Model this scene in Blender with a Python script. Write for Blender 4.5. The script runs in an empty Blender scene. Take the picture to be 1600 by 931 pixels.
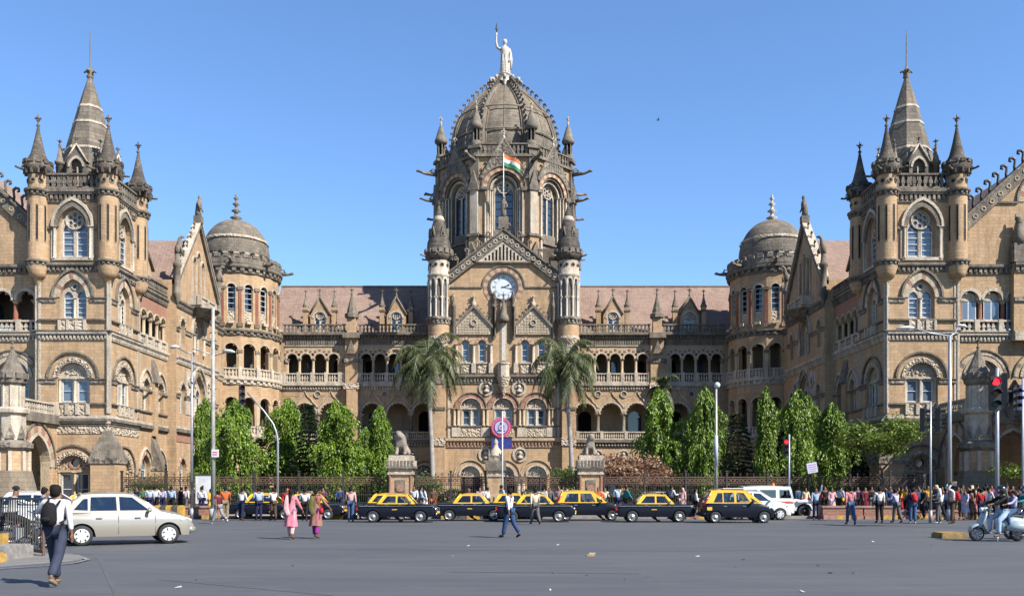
import bpy, math, random
from math import sin, cos, pi, radians, sqrt, atan2
from mathutils import Vector, Matrix
from mathutils.geometry import tessellate_polygon
R = random.Random(7)
SC = bpy.context.scene
COL = SC.collection

# ------------------------------------------------------------------ materials
KS, KP, KL = .60, .66, .72     # overall reflectance of stone, plain surfaces and leaves
MATS = {}
def nodes(name):
    m = bpy.data.materials.new(name); m.use_nodes = True
    nt = m.node_tree; b = nt.nodes['Principled BSDF']
    return m, nt, b
def link(nt, a, b): nt.links.new(a, b)
def noise(nt, vec, scale, detail=4, rough=.6):
    n = nt.nodes.new('ShaderNodeTexNoise'); n.inputs['Scale'].default_value = scale
    n.inputs['Detail'].default_value = detail; n.inputs['Roughness'].default_value = rough
    if vec is not None: link(nt, vec, n.inputs['Vector'])
    return n.outputs['Fac']
def ramp(nt, fac, a, b):
    n = nt.nodes.new('ShaderNodeMapRange'); n.inputs[1].default_value = a; n.inputs[2].default_value = b
    link(nt, fac, n.inputs[0]); return n.outputs[0]
def mixc(nt, fac, a, b, mode='MIX'):
    n = nt.nodes.new('ShaderNodeMix'); n.data_type = 'RGBA'; n.blend_type = mode
    for sock, val in ((n.inputs[0], fac), (n.inputs[6], a), (n.inputs[7], b)):
        if hasattr(val, 'is_output'): link(nt, val, sock)
        elif isinstance(val, (int, float)): sock.default_value = val
        else: sock.default_value = (*val, 1)
    return n.outputs[2]
def mathn(nt, op, a, b=0.0):
    n = nt.nodes.new('ShaderNodeMath'); n.operation = op
    for i, val in enumerate((a, b)):
        if hasattr(val, 'is_output'): link(nt, val, n.inputs[i])
        else: n.inputs[i].default_value = val
    return n.outputs[0]
def coords(nt, kind='Object', scale=(1, 1, 1)):
    t = nt.nodes.new('ShaderNodeTexCoord'); mp = nt.nodes.new('ShaderNodeMapping')
    mp.inputs['Scale'].default_value = scale; link(nt, t.outputs[kind], mp.inputs['Vector'])
    return mp.outputs['Vector']
def bump(nt, b, fac, strength, dist):
    n = nt.nodes.new('ShaderNodeBump'); n.inputs['Strength'].default_value = strength
    n.inputs['Distance'].default_value = dist; link(nt, fac, n.inputs['Height']); link(nt, n.outputs[0], b.inputs['Normal'])

def stone(name, c1, c2, brick=None, mortar=(.3, .25, .2), grime=(.12, .105, .09), amt=(.52, .78), gmax=.8, carve=0, rough=.9):
    q = lambda c: tuple(x * KS for x in c)
    c1, c2, mortar, grime = q(c1), q(c2), q(mortar), q(grime)
    m, nt, b = nodes(name)
    v = coords(nt)
    sep = nt.nodes.new('ShaderNodeSeparateXYZ'); link(nt, v, sep.inputs[0])
    if brick:
        s = mathn(nt, 'ADD', sep.outputs[0], sep.outputs[1])
        cb = nt.nodes.new('ShaderNodeCombineXYZ'); link(nt, s, cb.inputs[0]); link(nt, sep.outputs[2], cb.inputs[1])
        br = nt.nodes.new('ShaderNodeTexBrick'); link(nt, cb.outputs[0], br.inputs['Vector'])
        br.inputs['Color1'].default_value = (*c1, 1); br.inputs['Color2'].default_value = (*c2, 1)
        br.inputs['Mortar'].default_value = (*mortar, 1); br.inputs['Scale'].default_value = 1
        br.inputs['Brick Width'].default_value = brick[0]; br.inputs['Row Height'].default_value = brick[1]
        br.inputs['Mortar Size'].default_value = .018; br.inputs['Bias'].default_value = -.1
        col = br.outputs['Color']
    else:
        col = mixc(nt, ramp(nt, noise(nt, v, 1.7, 5), .35, .65), c1, c2)
    big = noise(nt, v, .35, 3)
    col = mixc(nt, ramp(nt, big, .3, .7), col, mixc(nt, .22, col, q((.62, .5, .36))), 'MIX')
    vs = coords(nt, scale=(1.1, 1.1, .22))
    st = noise(nt, vs, 1.0, 6, .7)
    g = mathn(nt, 'MULTIPLY', ramp(nt, st, *amt), gmax)
    col = mixc(nt, g, col, grime)
    s2 = noise(nt, coords(nt, scale=(3.5, 3.5, .35)), 1.0, 4, .6)
    col = mixc(nt, mathn(nt, 'MULTIPLY', ramp(nt, s2, .56, .74), .38 * gmax), col, grime)
    fine = noise(nt, v, 9, 4)
    col = mixc(nt, .55, col, mixc(nt, ramp(nt, fine, .25, .75), (.45, .45, .45), (1, 1, 1)), 'MULTIPLY')
    if carve:
        vo = nt.nodes.new('ShaderNodeTexVoronoi'); vo.inputs['Scale'].default_value = carve; link(nt, v, vo.inputs['Vector'])
        bump(nt, b, mathn(nt, 'ADD', vo.outputs['Distance'], mathn(nt, 'MULTIPLY', fine, .3)), 1.0, .16)
    else:
        bump(nt, b, fine, .45 if brick and brick[0] > .7 else 1.0, .04 if brick else .07)
    link(nt, col, b.inputs['Base Color']); b.inputs['Roughness'].default_value = rough
    b.inputs['Specular IOR Level'].default_value = .2
    MATS[name] = m
    return m
def plain(name, c, rough=.6, metal=0, spec=.5, var=.0, scale=6, emit=None, coat=0, alpha=None, c2=None):
    c = tuple(x * KP for x in c); c2 = c2 and tuple(x * KP for x in c2)
    m, nt, b = nodes(name)
    if var or c2:
        f = noise(nt, coords(nt), scale, 4)
        c2 = c2 or tuple(x * (1 - var) for x in c)
        link(nt, mixc(nt, ramp(nt, f, .35, .65), c, c2), b.inputs['Base Color'])
    else: b.inputs['Base Color'].default_value = (*c, 1)
    b.inputs['Roughness'].default_value = rough; b.inputs['Metallic'].default_value = metal
    b.inputs['Specular IOR Level'].default_value = spec
    if coat: b.inputs['Coat Weight'].default_value = coat
    if emit: b.inputs['Emission Color'].default_value = (*emit[0], 1); b.inputs['Emission Strength'].default_value = emit[1]
    MATS[name] = m
    return m
def leaf(name, c1, c2, scale=1.2, trans=.3):
    c1, c2 = tuple(x * KL for x in c1), tuple(x * KL for x in c2)
    m, nt, b = nodes(name)
    f = noise(nt, coords(nt), scale, 3)
    oi = nt.nodes.new('ShaderNodeNewGeometry')
    rnd = oi.outputs['Random Per Island']
    col = mixc(nt, ramp(nt, f, .35, .65), c1, c2)
    col = mixc(nt, .7, col, mixc(nt, rnd, (.45, .5, .4), (1.25, 1.2, 1.0)), 'MULTIPLY')
    link(nt, col, b.inputs['Base Color']); b.inputs['Roughness'].default_value = .5
    b.inputs['Specular IOR Level'].default_value = .35
    tr = nt.nodes.new('ShaderNodeBsdfTranslucent'); link(nt, col, tr.inputs['Color'])
    mx = nt.nodes.new('ShaderNodeMixShader'); mx.inputs[0].default_value = trans
    link(nt, b.outputs[0], mx.inputs[1]); link(nt, tr.outputs[0], mx.inputs[2])
    link(nt, mx.outputs[0], nt.nodes['Material Output'].inputs['Surface'])
    MATS[name] = m
    return m

stone('tan', (.67, .448, .255), (.54, .352, .195), (.72, .27), (.44, .32, .21), (.16, .125, .09), (.47, .78), .72)
stone('pale', (.82, .71, .57), (.62, .54, .43), None, grime=(.17, .15, .125), amt=(.45, .75), gmax=.75)
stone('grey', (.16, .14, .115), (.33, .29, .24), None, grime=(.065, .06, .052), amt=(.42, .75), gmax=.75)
stone('carvedgrey', (.22, .195, .165), (.40, .35, .29), None, grime=(.05, .045, .04), amt=(.42, .7), gmax=.75, carve=2.6)
stone('carvedpale', (.72, .60, .46), (.58, .49, .38), None, grime=(.12, .10, .085), amt=(.48, .8), gmax=.6, carve=4.5)
stone('soot', (.095, .085, .075), (.22, .195, .165), (.4, .24), (.05, .045, .04), (.035, .03, .028), (.40, .7), .8)
stone('domestone', (.17, .15, .125), (.31, .275, .225), (.60, .33), (.07, .06, .055), (.07, .06, .05), (.42, .75), .6)
stone('domestone_tan', (.30, .24, .17), (.24, .20, .15), (.6, .34), (.14, .12, .10), (.09, .08, .07), (.42, .72), .75)
stone('pink', (.46, .19, .135), (.42, .24, .17), None, grime=(.2, .13, .1), amt=(.55, .85), gmax=.5)
stone('redcol', (.30, .085, .055), (.34, .12, .08), None, amt=(.55, .85), gmax=.4)
stone('cream', (.66, .53, .36), (.56, .44, .29), None, amt=(.52, .82), gmax=.6)
stone('rooftile', (.41, .28, .23), (.31, .21, .175), (.35, .22), (.17, .11, .09), (.16, .11, .095), (.5, .8), .5)
stone('marble', (.85, .80, .72), (.70, .65, .58), None, grime=(.22, .2, .18), amt=(.5, .8), gmax=.5)
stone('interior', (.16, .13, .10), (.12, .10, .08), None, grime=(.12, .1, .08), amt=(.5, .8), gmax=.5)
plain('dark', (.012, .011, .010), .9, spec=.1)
plain('glass', (.035, .055, .085), .08, spec=.9)
plain('paneglass', (.12, .17, .23), .14, spec=.8)
plain('whitepaint', (.68, .70, .70), .5, var=.25, scale=3)
plain('clockwhite', (.62, .68, .74), .4)
plain('black', (.012, .012, .013), .5)
plain('iron', (.035, .028, .025), .6, var=.3)
plain('rustyiron', (.16, .075, .04), .75, c2=(.07, .04, .03), scale=5)

# ------------------------------------------------------------------ mesh builder
class MB:
    def __init__(s, M=None):
        s.v = []; s.f = []; s.m = []; s.sm = []; s.mats = []; s.M = M or Matrix()
    def mi(s, mat):
        if mat not in s.mats: s.mats.append(mat)
        return s.mats.index(mat)
    def add(s, vs, fs, mat, sm=False):
        b = len(s.v); M = s.M
        s.v += [tuple(M @ Vector(p)) for p in vs]
        i = s.mi(mat)
        for f in fs: s.f.append(tuple(b + k for k in f)); s.m.append(i); s.sm.append(sm)
    def box(s, u0, u1, v0, v1, w0, w1, mat):
        vs = [(u, v, w) for w in (w0, w1) for v in (v0, v1) for u in (u0, u1)]
        s.add(vs, [(0, 2, 3, 1), (4, 5, 7, 6), (0, 1, 5, 4), (2, 6, 7, 3), (0, 4, 6, 2), (1, 3, 7, 5)], mat)
    def prism(s, pts, w0, w1, mat, back=False, sm=False, side=None):
        n = len(pts)
        s.add([(u, v, w1) for u, v in pts], [tuple(range(n))], mat)
        if back: s.add([(u, v, w0) for u, v in pts], [tuple(range(n))[::-1]], mat)
        s.add([(u, v, w0) for u, v in pts] + [(u, v, w1) for u, v in pts], [(i, (i + 1) % n, n + (i + 1) % n, n + i) for i in range(n)], side or mat, sm)
    def wall(s, outer, holes, w, d, mat, rev=None):
        polys = [[Vector((x, y, 0)) for x, y in p] for p in [outer] + holes]
        tr = tessellate_polygon(polys)
        flat = [(x, y, w) for p in [outer] + holes for x, y in p]
        s.add(flat, [tuple(t) for t in tr], mat)
        if d:
            for h in holes:
                n = len(h)
                s.add([(x, y, w) for x, y in h] + [(x, y, w - d) for x, y in h], [(i, (i + 1) % n, n + (i + 1) % n, n + i) for i in range(n)], rev or mat)
    def ring(s, inner, outer, w0, w1, mats, per=1):
        n = len(inner)
        for i in range(n - 1):
            m = mats[(i // per) % len(mats)] if isinstance(mats, (list, tuple)) else mats
            a, b, c, d = inner[i], inner[i + 1], outer[i + 1], outer[i]
            vs = [(p[0], p[1], w) for w in (w0, w1) for p in (a, b, c, d)]
            fs = [(4, 7, 6, 5), (0, 1, 5, 4), (2, 3, 7, 6)]
            if i == 0: fs.append((3, 0, 4, 7))
            if i == n - 2: fs.append((1, 2, 6, 5))
            s.add(vs, fs, m)
    def lathe(s, u, w, prof, mat, n=12, rot=0, sm=True, cap=False):
        # axis along v
        vs = []
        for r, v in prof:
            for k in range(n):
                a = rot + 2 * pi * k / n
                vs.append((u + r * cos(a), v, w + r * sin(a)))
        fs = []
        for j in range(len(prof) - 1):
            for k in range(n):
                fs.append((j * n + k, j * n + (k + 1) % n, (j + 1) * n + (k + 1) % n, (j + 1) * n + k))
        s.add(vs, fs, mat, sm)
        if cap: s.add(vs[-n:], [tuple(range(n))], mat); s.add(vs[:n], [tuple(range(n))], mat)
    def col(s, u, w, v0, v1, r, mat, n=8, cap=None, h=None):
        cap = cap or mat; h = h or r * 1.6
        s.lathe(u, w, [(r * 1.5, v0), (r * 1.5, v0 + h * .4), (r * 1.05, v0 + h * .7), (r, v1 - h), ], mat, n)
        s.lathe(u, w, [(r, v1 - h), (r * 1.55, v1 - h * .3)], cap, n)
        s.box(u - r * 1.6, u + r * 1.6, v1 - h * .3, v1, w - r * 1.6, w + r * 1.6, cap)
    def tube(s, path, rad, mat, n=8, sm=True, cap=True):
        P = [Vector(p) for p in path]
        if isinstance(rad, (int, float)): rad = [rad] * len(P)
        vs = []; prev = None
        for i, p in enumerate(P):
            t = (P[min(i + 1, len(P) - 1)] - P[max(i - 1, 0)])
            if t.length < 1e-9: t = Vector((0, 0, 1))
            t.normalize()
            if prev is None:
                up = Vector((0, 0, 1)) if abs(t.z) < .9 else Vector((1, 0, 0))
                a = t.cross(up).normalized()
            else:
                a = (prev - t * prev.dot(t))
                a = a.normalized() if a.length > 1e-6 else t.orthogonal().normalized()
            prev = a; b = t.cross(a)
            r = rad[i]
            ra, rb = r if isinstance(r, tuple) else (r, r)
            for k in range(n):
                an = 2 * pi * k / n
                vs.append(tuple(p + a * (ra * cos(an)) + b * (rb * sin(an))))
        fs = [(j * n + k, j * n + (k + 1) % n, (j + 1) * n + (k + 1) % n, (j + 1) * n + k) for j in range(len(P) - 1) for k in range(n)]
        if cap: fs += [tuple(range(n))[::-1], tuple(range((len(P) - 1) * n, len(P) * n))]
        s.add(vs, fs, mat, sm)
    def build(s, name, parent=None, **props):
        me = bpy.data.meshes.new(name); me.from_pydata(s.v, [], s.f)
        for m in s.mats: me.materials.append(MATS[m])
        me.polygons.foreach_set('material_index', s.m); me.polygons.foreach_set('use_smooth', s.sm)
        me.update()
        o = bpy.data.objects.new(name, me); COL.objects.link(o)
        if parent: o.parent = parent
        for k, val in props.items(): o[k] = val
        return o
def empty(name, loc=(0, 0, 0), rz=0, parent=None, **props):
    o = bpy.data.objects.new(name, None); COL.objects.link(o); o.location = loc; o.rotation_euler = (0, 0, rz)
    o.empty_display_size = .3
    if parent: o.parent = parent
    for k, val in props.items(): o[k] = val
    return o
def kids(o): return [c for c in bpy.data.objects if c.parent == o]
def copy_tree(o, parent=None, _idx=None):
    if _idx is None:
        _idx = {}
        for c in bpy.data.objects:
            if c.parent: _idx.setdefault(c.parent.name, []).append(c)
    c = o.copy(); COL.objects.link(c)
    if parent: c.parent = parent
    for ch in _idx.get(o.name, []): copy_tree(ch, c, _idx)
    return c

# ------------------------------------------------------------------ arches
def acurve(cu, vs, r, kind='round', n=12, off=0, lobes=7):
    out = []
    if kind == 'flat': return [(cu + r + off, vs), (cu + r + off, vs + .001 + off), (cu - r - off, vs + .001 + off), (cu - r - off, vs)]
    if kind == 'round' or (kind in ('cusp', 'tref') and off > 0):
        for i in range(n + 1):
            a = pi * i / n; out.append((cu + (r + off) * cos(a), vs + (r + off) * sin(a)))
    elif kind == 'point':
        k = .45 * r; Rr = r + k; top = math.acos(k / Rr); h = n // 2
        for i in range(h + 1):
            a = math.acos(k / (Rr + off)) * i / h; out.append((cu - k + (Rr + off) * cos(a), vs + (Rr + off) * sin(a)))
        for i in range(1, h + 1):
            a = math.acos(k / (Rr + off)) * (h - i) / h; out.append((cu + k - (Rr + off) * cos(a), vs + (Rr + off) * sin(a)))
    elif kind == 'cusp':
        N = lobes * 4
        for i in range(N + 1):
            a = pi * i / N; q = r * (.86 + .14 * abs(sin(lobes * a)) ** .6); out.append((cu + q * cos(a), vs + q * sin(a)))
    elif kind == 'tref':
        for i in range(25):
            a = pi * i / 24
            q = r * (.62 + .38 * abs(sin(1.5 * a + 0)) ** .5) if i not in (0, 24) else r * .8
            out.append((cu + q * cos(a), vs + q * 1.15 * sin(a)))
    return out
def aopen(cu, v0, vs, r, kind='round', n=12, lobes=7):
    c = acurve(cu, vs, r, kind, n, 0, lobes)
    base = [(cu - r, v0), (cu + r, v0)]
    if kind == 'tref': base = [(cu - r * .8, v0), (cu + r * .8, v0)]
    return base + c
def hood(mb, cu, vs, r, t, kind='round', mats='grey', w0=0, w1=.12, n=12, per=1):
    k2 = 'round' if kind in ('cusp', 'tref') else kind
    mb.ring(acurve(cu, vs, r, k2, n), acurve(cu, vs, r, k2, n, t), w0, w1, mats, per)
def circ(cu, cv, r, n=14): return [(cu + r * cos(2 * pi * i / n), cv + r * sin(2 * pi * i / n)) for i in range(n)]
def F(ox, oy, ang, side=1, oz=0):
    a = radians(ang); w = (cos(a), sin(a)); u = (-sin(a), cos(a))
    M = Matrix(((u[0], 0, w[0], ox), (u[1], 0, w[1], oy), (0, 1, 0, oz), (0, 0, 0, 1)))
    if side == -1: M = Matrix.Diagonal((-1, 1, 1, 1)) @ M
    return M
def V(x=0, y=0, side=1):   # vertical frame: u=x, v=z, w=-y
    return F(x, y, -90, side)

# ------------------------------------------------------------------ architectural pieces
def balus(mb, u0, u1, v0, v1, w, mat='pale', t=.22, sp=.36, post=None):
    mb.box(u0, u1, v1 - .14, v1, w - t / 2 - .04, w + t / 2 + .04, mat)
    mb.box(u0, u1, v0, v0 + .14, w - t / 2 - .02, w + t / 2 + .02, mat)
    n = max(1, int((u1 - u0) / sp)); d = (u1 - u0) / n
    for i in range(n):
        c = u0 + (i + .5) * d
        mb.box(c - d * .22, c + d * .22, v0 + .14, v1 - .14, w - t * .3, w + t * .3, mat)
        mb.box(c - d * .34, c + d * .34, v0 + .14 + (v1 - v0 - .28) * .3, v0 + .14 + (v1 - v0 - .28) * .6, w - t * .38, w + t * .38, mat)
    if post:
        m = max(1, round((u1 - u0) / post))
        for i in range(m + 1):
            c = u0 + (u1 - u0) * i / m
            mb.box(c - .2, c + .2, v0 - .01, v1 + .05, w - t / 2 - .07, w + t / 2 + .07, mat)
def cornice(mb, u0, u1, v0, v1, proj=.35, mat='grey', dmat=None, sp=.42, w=0, low=True, ends=0):
    h = v1 - v0; dmat = dmat or mat
    a, b = u0 - ends, u1 + ends
    mb.box(a, b, v1 - h * .28, v1, w, w + proj, mat)
    mb.box(a, b, v1 - h * .42, v1 - h * .281, w, w + proj * .78, mat)
    n = max(1, int((u1 - u0) / sp)); d = (u1 - u0) / n
    for i in range(n):
        c = u0 + (i + .5) * d
        mb.box(c - d * .27, c + d * .27, v0 + h * .18, v1 - h * .421, w, w + proj * .6, dmat)
    if low: mb.box(a, b, v0, v0 + h * .179, w, w + proj * .35, mat)
def cornice_round(mb, r, v0, v1, proj, mat, n=24, dn=28, a0=0, a1=2 * pi, dmat=None):
    h = v1 - v0
    mb.lathe(0, 0, [(r, v0), (r + proj * .35, v0), (r + proj * .35, v0 + h * .18), (r + .02, v0 + h * .18), (r + .02, v1 - h * .42), (r + proj * .8, v1 - h * .42), (r + proj, v1 - h * .28), (r + proj, v1), (r, v1)], mat, n, sm=False)
    for i in range(dn):
        a = 2 * pi * (i + .5) / dn; q = pi * r / dn * .5
        s0 = mb.M; mb.M = s0 @ Matrix.Rotation(a, 4, 'Y')
        mb.box(r, r + proj * .62, v0 + h * .18, v1 - h * .42, -q, q, dmat or mat); mb.M = s0
def finial(mb, u, w, v, h, mat='grey', s=1):
    r = .13 * s
    mb.lathe(u, w, [(r * 1.2, v), (r * .7, v + h * .15), (r * 1.5, v + h * .25), (r * .6, v + h * .33), (r * .5, v + h * .5), (r * 1.3, v + h * .56), (r * .5, v + h * .62), (r * .4, v + h * .9), (0, v + h)], mat, 6)
    q = .30 * s
    mb.box(u - q, u + q, v + h * .66, v + h * .74, w - .05 * s, w + .05 * s, mat)
    mb.box(u - .05 * s, u + .05 * s, v + h * .66, v + h * .74, w - q, w + q, mat)
def crenring(mb, r, v0, v1, mat, n=10, t=.18):
    for i in range(n):
        a = 2 * pi * i / n; q = pi * r / n * .62
        s0 = mb.M; mb.M = s0 @ Matrix.Rotation(a, 4, 'Y'); mb.box(r - t, r + .02, v0, v1, -q, q, mat); mb.M = s0
def curl(mb, base, d, size, mat, r=.09):
    # a crocket: a hook growing up and curling toward d
    b = Vector(base); d = Vector(d).normalized(); up = Vector((0, 1, 0))
    P = [(0, 0), (.05, .35), (.0, .75), (-.02, 1.0), (.2, 1.2), (.48, 1.12), (.52, .88), (.34, .82)]
    mb.tube([b + d * (p[0] * size) + up * (p[1] * size) for p in P], [r * 1.5 * size, r * 1.3 * size, r * 1.2 * size, r * 1.5 * size, r * 1.5 * size, r * 1.5 * size, r * 1.3 * size, r * .9 * size], mat, 6)
def gargoyle(mb, base, d, L, mat, r=.16):
    b = Vector(base); d = Vector(d).normalized(); up = Vector((0, 1, 0))
    P = [(0, 0), (.3, .02), (.6, .0), (.8, .06), (.9, .1), (1.0, .04)]
    mb.tube([b + d * (p[0] * L) + up * (p[1] * L) for p in P], [r * 1.1, r * 1.2, r * .75, r * .8, r * .95, r * .45], mat, 6)
    for sg in (-1, 1):
        sd = d.cross(up) * sg * r
        mb.tube([b + d * (L * .35) + sd + up * r, b + d * (L * .25) + sd * 1.8 + up * r * 2.6, b + d * (L * .05) + sd + up * r * 2.2], [r * .35, r * .3, r * .1], mat, 5)

def frames(mb, cu, v0, v1, hw, w, bars=3, mat='whitepaint', t=.07):
    mb.box(cu - hw, cu - hw + t, v0, v1, w - .05, w, mat); mb.box(cu + hw - t, cu + hw, v0, v1, w - .05, w, mat)
    mb.box(cu - hw + t, cu + hw - t, v0, v0 + t, w - .05, w, mat); mb.box(cu - hw + t, cu + hw - t, v1 - t, v1, w - .05, w, mat)
    for i in range(1, bars + 1):
        v = v0 + (v1 - v0) * i / (bars + 1); mb.box(cu - hw + t, cu + hw - t, v - .025, v + .025, w - .05, w - .005, mat)
PANE = ['paneglass', 'glass']
def window(M, par, cu, v0, vs, r, kind='round', style='twin', plate='pale', w=-.32, tym=None, pm='glass', name='window', bars=3, frame='whitepaint'):
    """glazed infill of an arched opening: stone plate pierced by lights, painted frames, panes as sub-part"""
    mb = MB(M); o = aopen(cu, v0, vs, r, kind)
    top = max(p[1] for p in o); holes = []
    if style == 'twin':        # two arched lights and an oculus above
        hw = r * .36; c1, c2 = cu - r * .5, cu + r * .5
        lt = vs - .05 if (top - vs) < r * .8 else vs
        for c in (c1, c2): holes.append(aopen(c, v0 + .12, lt - hw * .0, hw, 'point', 8))
        oc = vs + (top - vs) * .62; holes.append(circ(cu, oc, r * .17, 10))
        for k in range(6):
            a = k * pi / 3 + .5; holes
        fr = [(c, v0 + .14, lt, hw) for c in (c1, c2)]
        mb.col(cu, w + .06, v0 + .05, vs, .09, plate, 6)
        mb.ring(circ(cu, oc, r * .17, 12) + circ(cu, oc, r * .17, 12)[:1], circ(cu, oc, r * .27, 12) + circ(cu, oc, r * .27, 12)[:1], w, w + .08, plate)
    elif style in ('tymp', 'lattice'):      # two square-headed lights under a carved tympanum
        hw = r * .33; c1, c2 = cu - r * .48, cu + r * .48
        for c in (c1, c2): holes.append([(c - hw, v0 + .1), (c + hw, v0 + .1), (c + hw, vs - .15), (c - hw, vs - .15)])
        fr = [(c, v0 + .12, vs - .17, hw - .01) for c in (c1, c2)]
        mb.col(cu, w + .06, v0 + .02, vs - .05, .11, plate, 6)
        for sg in (-1, 1): mb.col(cu + sg * r * .93, w + .06, v0 + .02, vs - .05, .09, plate, 6)
        mb.box(cu - r, cu + r, vs - .06, vs + .1, w - .01, w + .14, plate)
        if style == 'lattice':
            oc = vs + (top - vs) * .5; rr = (top - vs) * .26
            holes.append(circ(cu, oc, rr, 12)); c = circ(cu, oc, rr, 12); c2_ = circ(cu, oc, rr * 1.5, 12)
            mb.ring(c + c[:1], c2_ + c2_[:1], w, w + .08, 'pink')
            for i in range(-5, 6):
                u = cu + i * r / 5.5; hh = sqrt(max(0, r * r - (u - cu) ** 2)) * (top - vs) / r
                for j in range(0, 6):
                    v = vs + .14 + j * .24
                    if v < vs + hh - .2 and (u - cu) ** 2 + (v - oc) ** 2 > (rr * 1.6) ** 2: mb.box(u - .07, u + .07, v, v + .14, w, w + .035, 'redcol' if (i + j) % 2 else 'cream')
        else:
            n = 9
            for i in range(26):
                a = R.uniform(.15, pi - .15); q = R.uniform(.1, .8) * r
                x, y = cu + q * cos(a), vs + .2 + q * sin(a) * (top - vs) / r * .85
                mb.lathe(x, w, [(0.001, y - .12), (.12, y), (.001, y + .12)], 'carvedpale', 5)
    elif style == 'fan':
        holes = []; fr = []
        mb2 = mb
        for i in range(1, 8):
            a = pi * i / 8
            mb.tube([(cu + .25 * cos(a), vs + .25 * sin(a), w + .02), (cu + (r - .02) * cos(a), vs + (r - .02) * sin(a) * (top - vs) / r, w + .02)], .035, frame, 4)
        for q in (.25, r * .68): mb.ring(acurve(cu, vs, q, 'round', 10), acurve(cu, vs, q + .06, 'round', 10), w, w + .05, frame)
        mb.box(cu - r, cu + r, vs - .06, vs + .06, w - .02, w + .06, frame)
        o2 = acurve(cu, vs, r - .02, kind); o3 = acurve(cu, vs, r - .12, 'round' if kind == 'round' else kind)
        mb.ring(o3, o2, w - .02, w + .06, frame)
        pane = MB(M); pane.prism(o, w - .1, w - .06, pm)
        wn = mb.build(name, par); pane.build('pane', wn); return wn
    elif style == 'single':
        hw = r * .8; holes = [aopen(cu, v0 + .1, vs, hw, kind, 10)]
        fr = [(cu, v0 + .12, vs, hw)]
    elif style == 'rose':       # tall two-light gothic tracery under a rose
        hw = r * .38; lv = vs - .3
        for c in (cu - r * .48, cu + r * .48): holes.append(aopen(c, v0 + .1, lv, hw, 'point', 8))
        oc = vs + (top - vs) * .38
        for k in range(6):
            a = k * pi / 3 + pi / 6; holes.append(circ(cu + r * .36 * cos(a), oc + r * .36 * sin(a), r * .145, 7))
        holes.append(circ(cu, oc, r * .16, 8))
        fr = [(c, v0 + .12, lv, hw) for c in (cu - r * .48, cu + r * .48)]
        c = circ(cu, oc, r * .56, 14); c2_ = circ(cu, oc, r * .66, 14); mb.ring(c + c[:1], c2_ + c2_[:1], w, w + .1, plate)
    mb.wall(o, holes, w, .14, tym and plate or plate)
    for c, a, b, hw in fr: frames(mb, c, a, b, hw, w - .06, bars, frame)
    wn = mb.build(name, par)
    pm = R.choice([pm, pm, pm, 'glass', 'paneglass'])
    pane = MB(M); pane.prism(o, w - .2, w - .15, pm); pane.build('pane', wn)
    return wn
# ================================================================== THE STATION
# building frame: x to the right of the axis, y=0 the plane of the court's rear wings, -y towards the road, z up
BX, BY = -1.67, 107.7
ST = empty('station_building', (BX, BY, -.25), label='huge ornate sandstone railway station with clock gable, ribbed central dome and two corner towers', category='building')

def part(mb, name, **k): return mb.build(name, ST, **k)

def small_turret(M, z0, z1, r, zc, zt, par, crown='soot', shaft='tan', corbel=None, slits=True, name='corner_turret', eye=True):
    """round corner turret: corbel, shaft, ring cornice, battlemented crown and conical cap. M: frame with origin on its axis"""
    mb = MB(M)
    if corbel: mb.lathe(0, 0, [(.05, corbel - .35), (r * .35, corbel), (r * .45, corbel + .25), (r * .8, corbel + .35), (r * .85, corbel + .6), (r * 1.08, z0 - .45), (r * 1.08, z0 - .3)], 'tan', 16)
    mb.lathe(0, 0, [(r, z0), (r, z1)], shaft, 16)
    if corbel: cornice_round(mb, r, z0 - .35, z0 + .1, .22, 'grey', 16, 14)
    if slits:
        for k in range(8):
            s0 = mb.M; mb.M = s0 @ Matrix.Rotation(k * pi / 4 + pi / 8, 4, 'Y')
            mb.box(r - .04, r + .02, z0 + (z1 - z0) * .30, z0 + (z1 - z0) * .86, -.09, .09, 'grey')
            mb.box(r - .02, r + .03, z0 + (z1 - z0) * .32, z0 + (z1 - z0) * .84, -.05, .05, 'dark'); mb.M = s0
    cornice_round(mb, r, z1, z1 + .5, .25, 'grey', 16, 14)
    mb.lathe(0, 0, [(r * .95, z1 + .45), (r * .95, zc)], shaft, 16)
    if eye:
        for k in range(8):
            s0 = mb.M; mb.M = s0 @ Matrix.Rotation(k * pi / 4, 4, 'Y')
            c = [(cos(2 * pi * i / 10) * .2, sin(2 * pi * i / 10) * .2) for i in range(10)]
            zm = (z1 + .5 + zc) / 2
            mb.add([(r * .95 + .05, zm + a, b) for a, b in c], [tuple(range(10))], 'grey')
            mb.add([(r * .95 + .06, zm + a * .55, b * .55) for a, b in c], [tuple(range(10))], 'dark'); mb.M = s0
    tr = part(mb, name)
    cb = MB(M); h = zt - zc
    cb.lathe(0, 0, [(r * .95, zc - .15), (r * 1.25, zc + .15), (r * 1.38, zc + .3), (r * 1.38, zc + .75), (r * 1.15, zc + .85), (r * 1.02, zc + 1.1), (r * .72, zc + h * .42), (r * .45, zc + h * .65), (r * .12, zt)], crown, 16, cap=True)
    crenring(cb, r * 1.42, zc + .7, zc + .98, crown, 12)
    n = 12
    for k in range(n):
        s0 = cb.M; cb.M = s0 @ Matrix.Rotation(2 * pi * k / n, 4, 'Y'); cb.box(r * 1.1, r * 1.36, zc - .12, zc + .28, -.07, .07, crown); cb.M = s0
    for a in (pi * .25, pi * .75, -pi * .25, -pi * .75): gargoyle(cb, (r * 1.2 * cos(a), zc + .2, r * 1.2 * sin(a)), (cos(a), 0, sin(a)), .75, crown, .11)
    cb.build('turret_cap', tr)
    fb = MB(M); finial(fb, 0, 0, zt - .1, 1.25, crown, .9); fb.build('finial', tr)
    return tr

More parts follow.
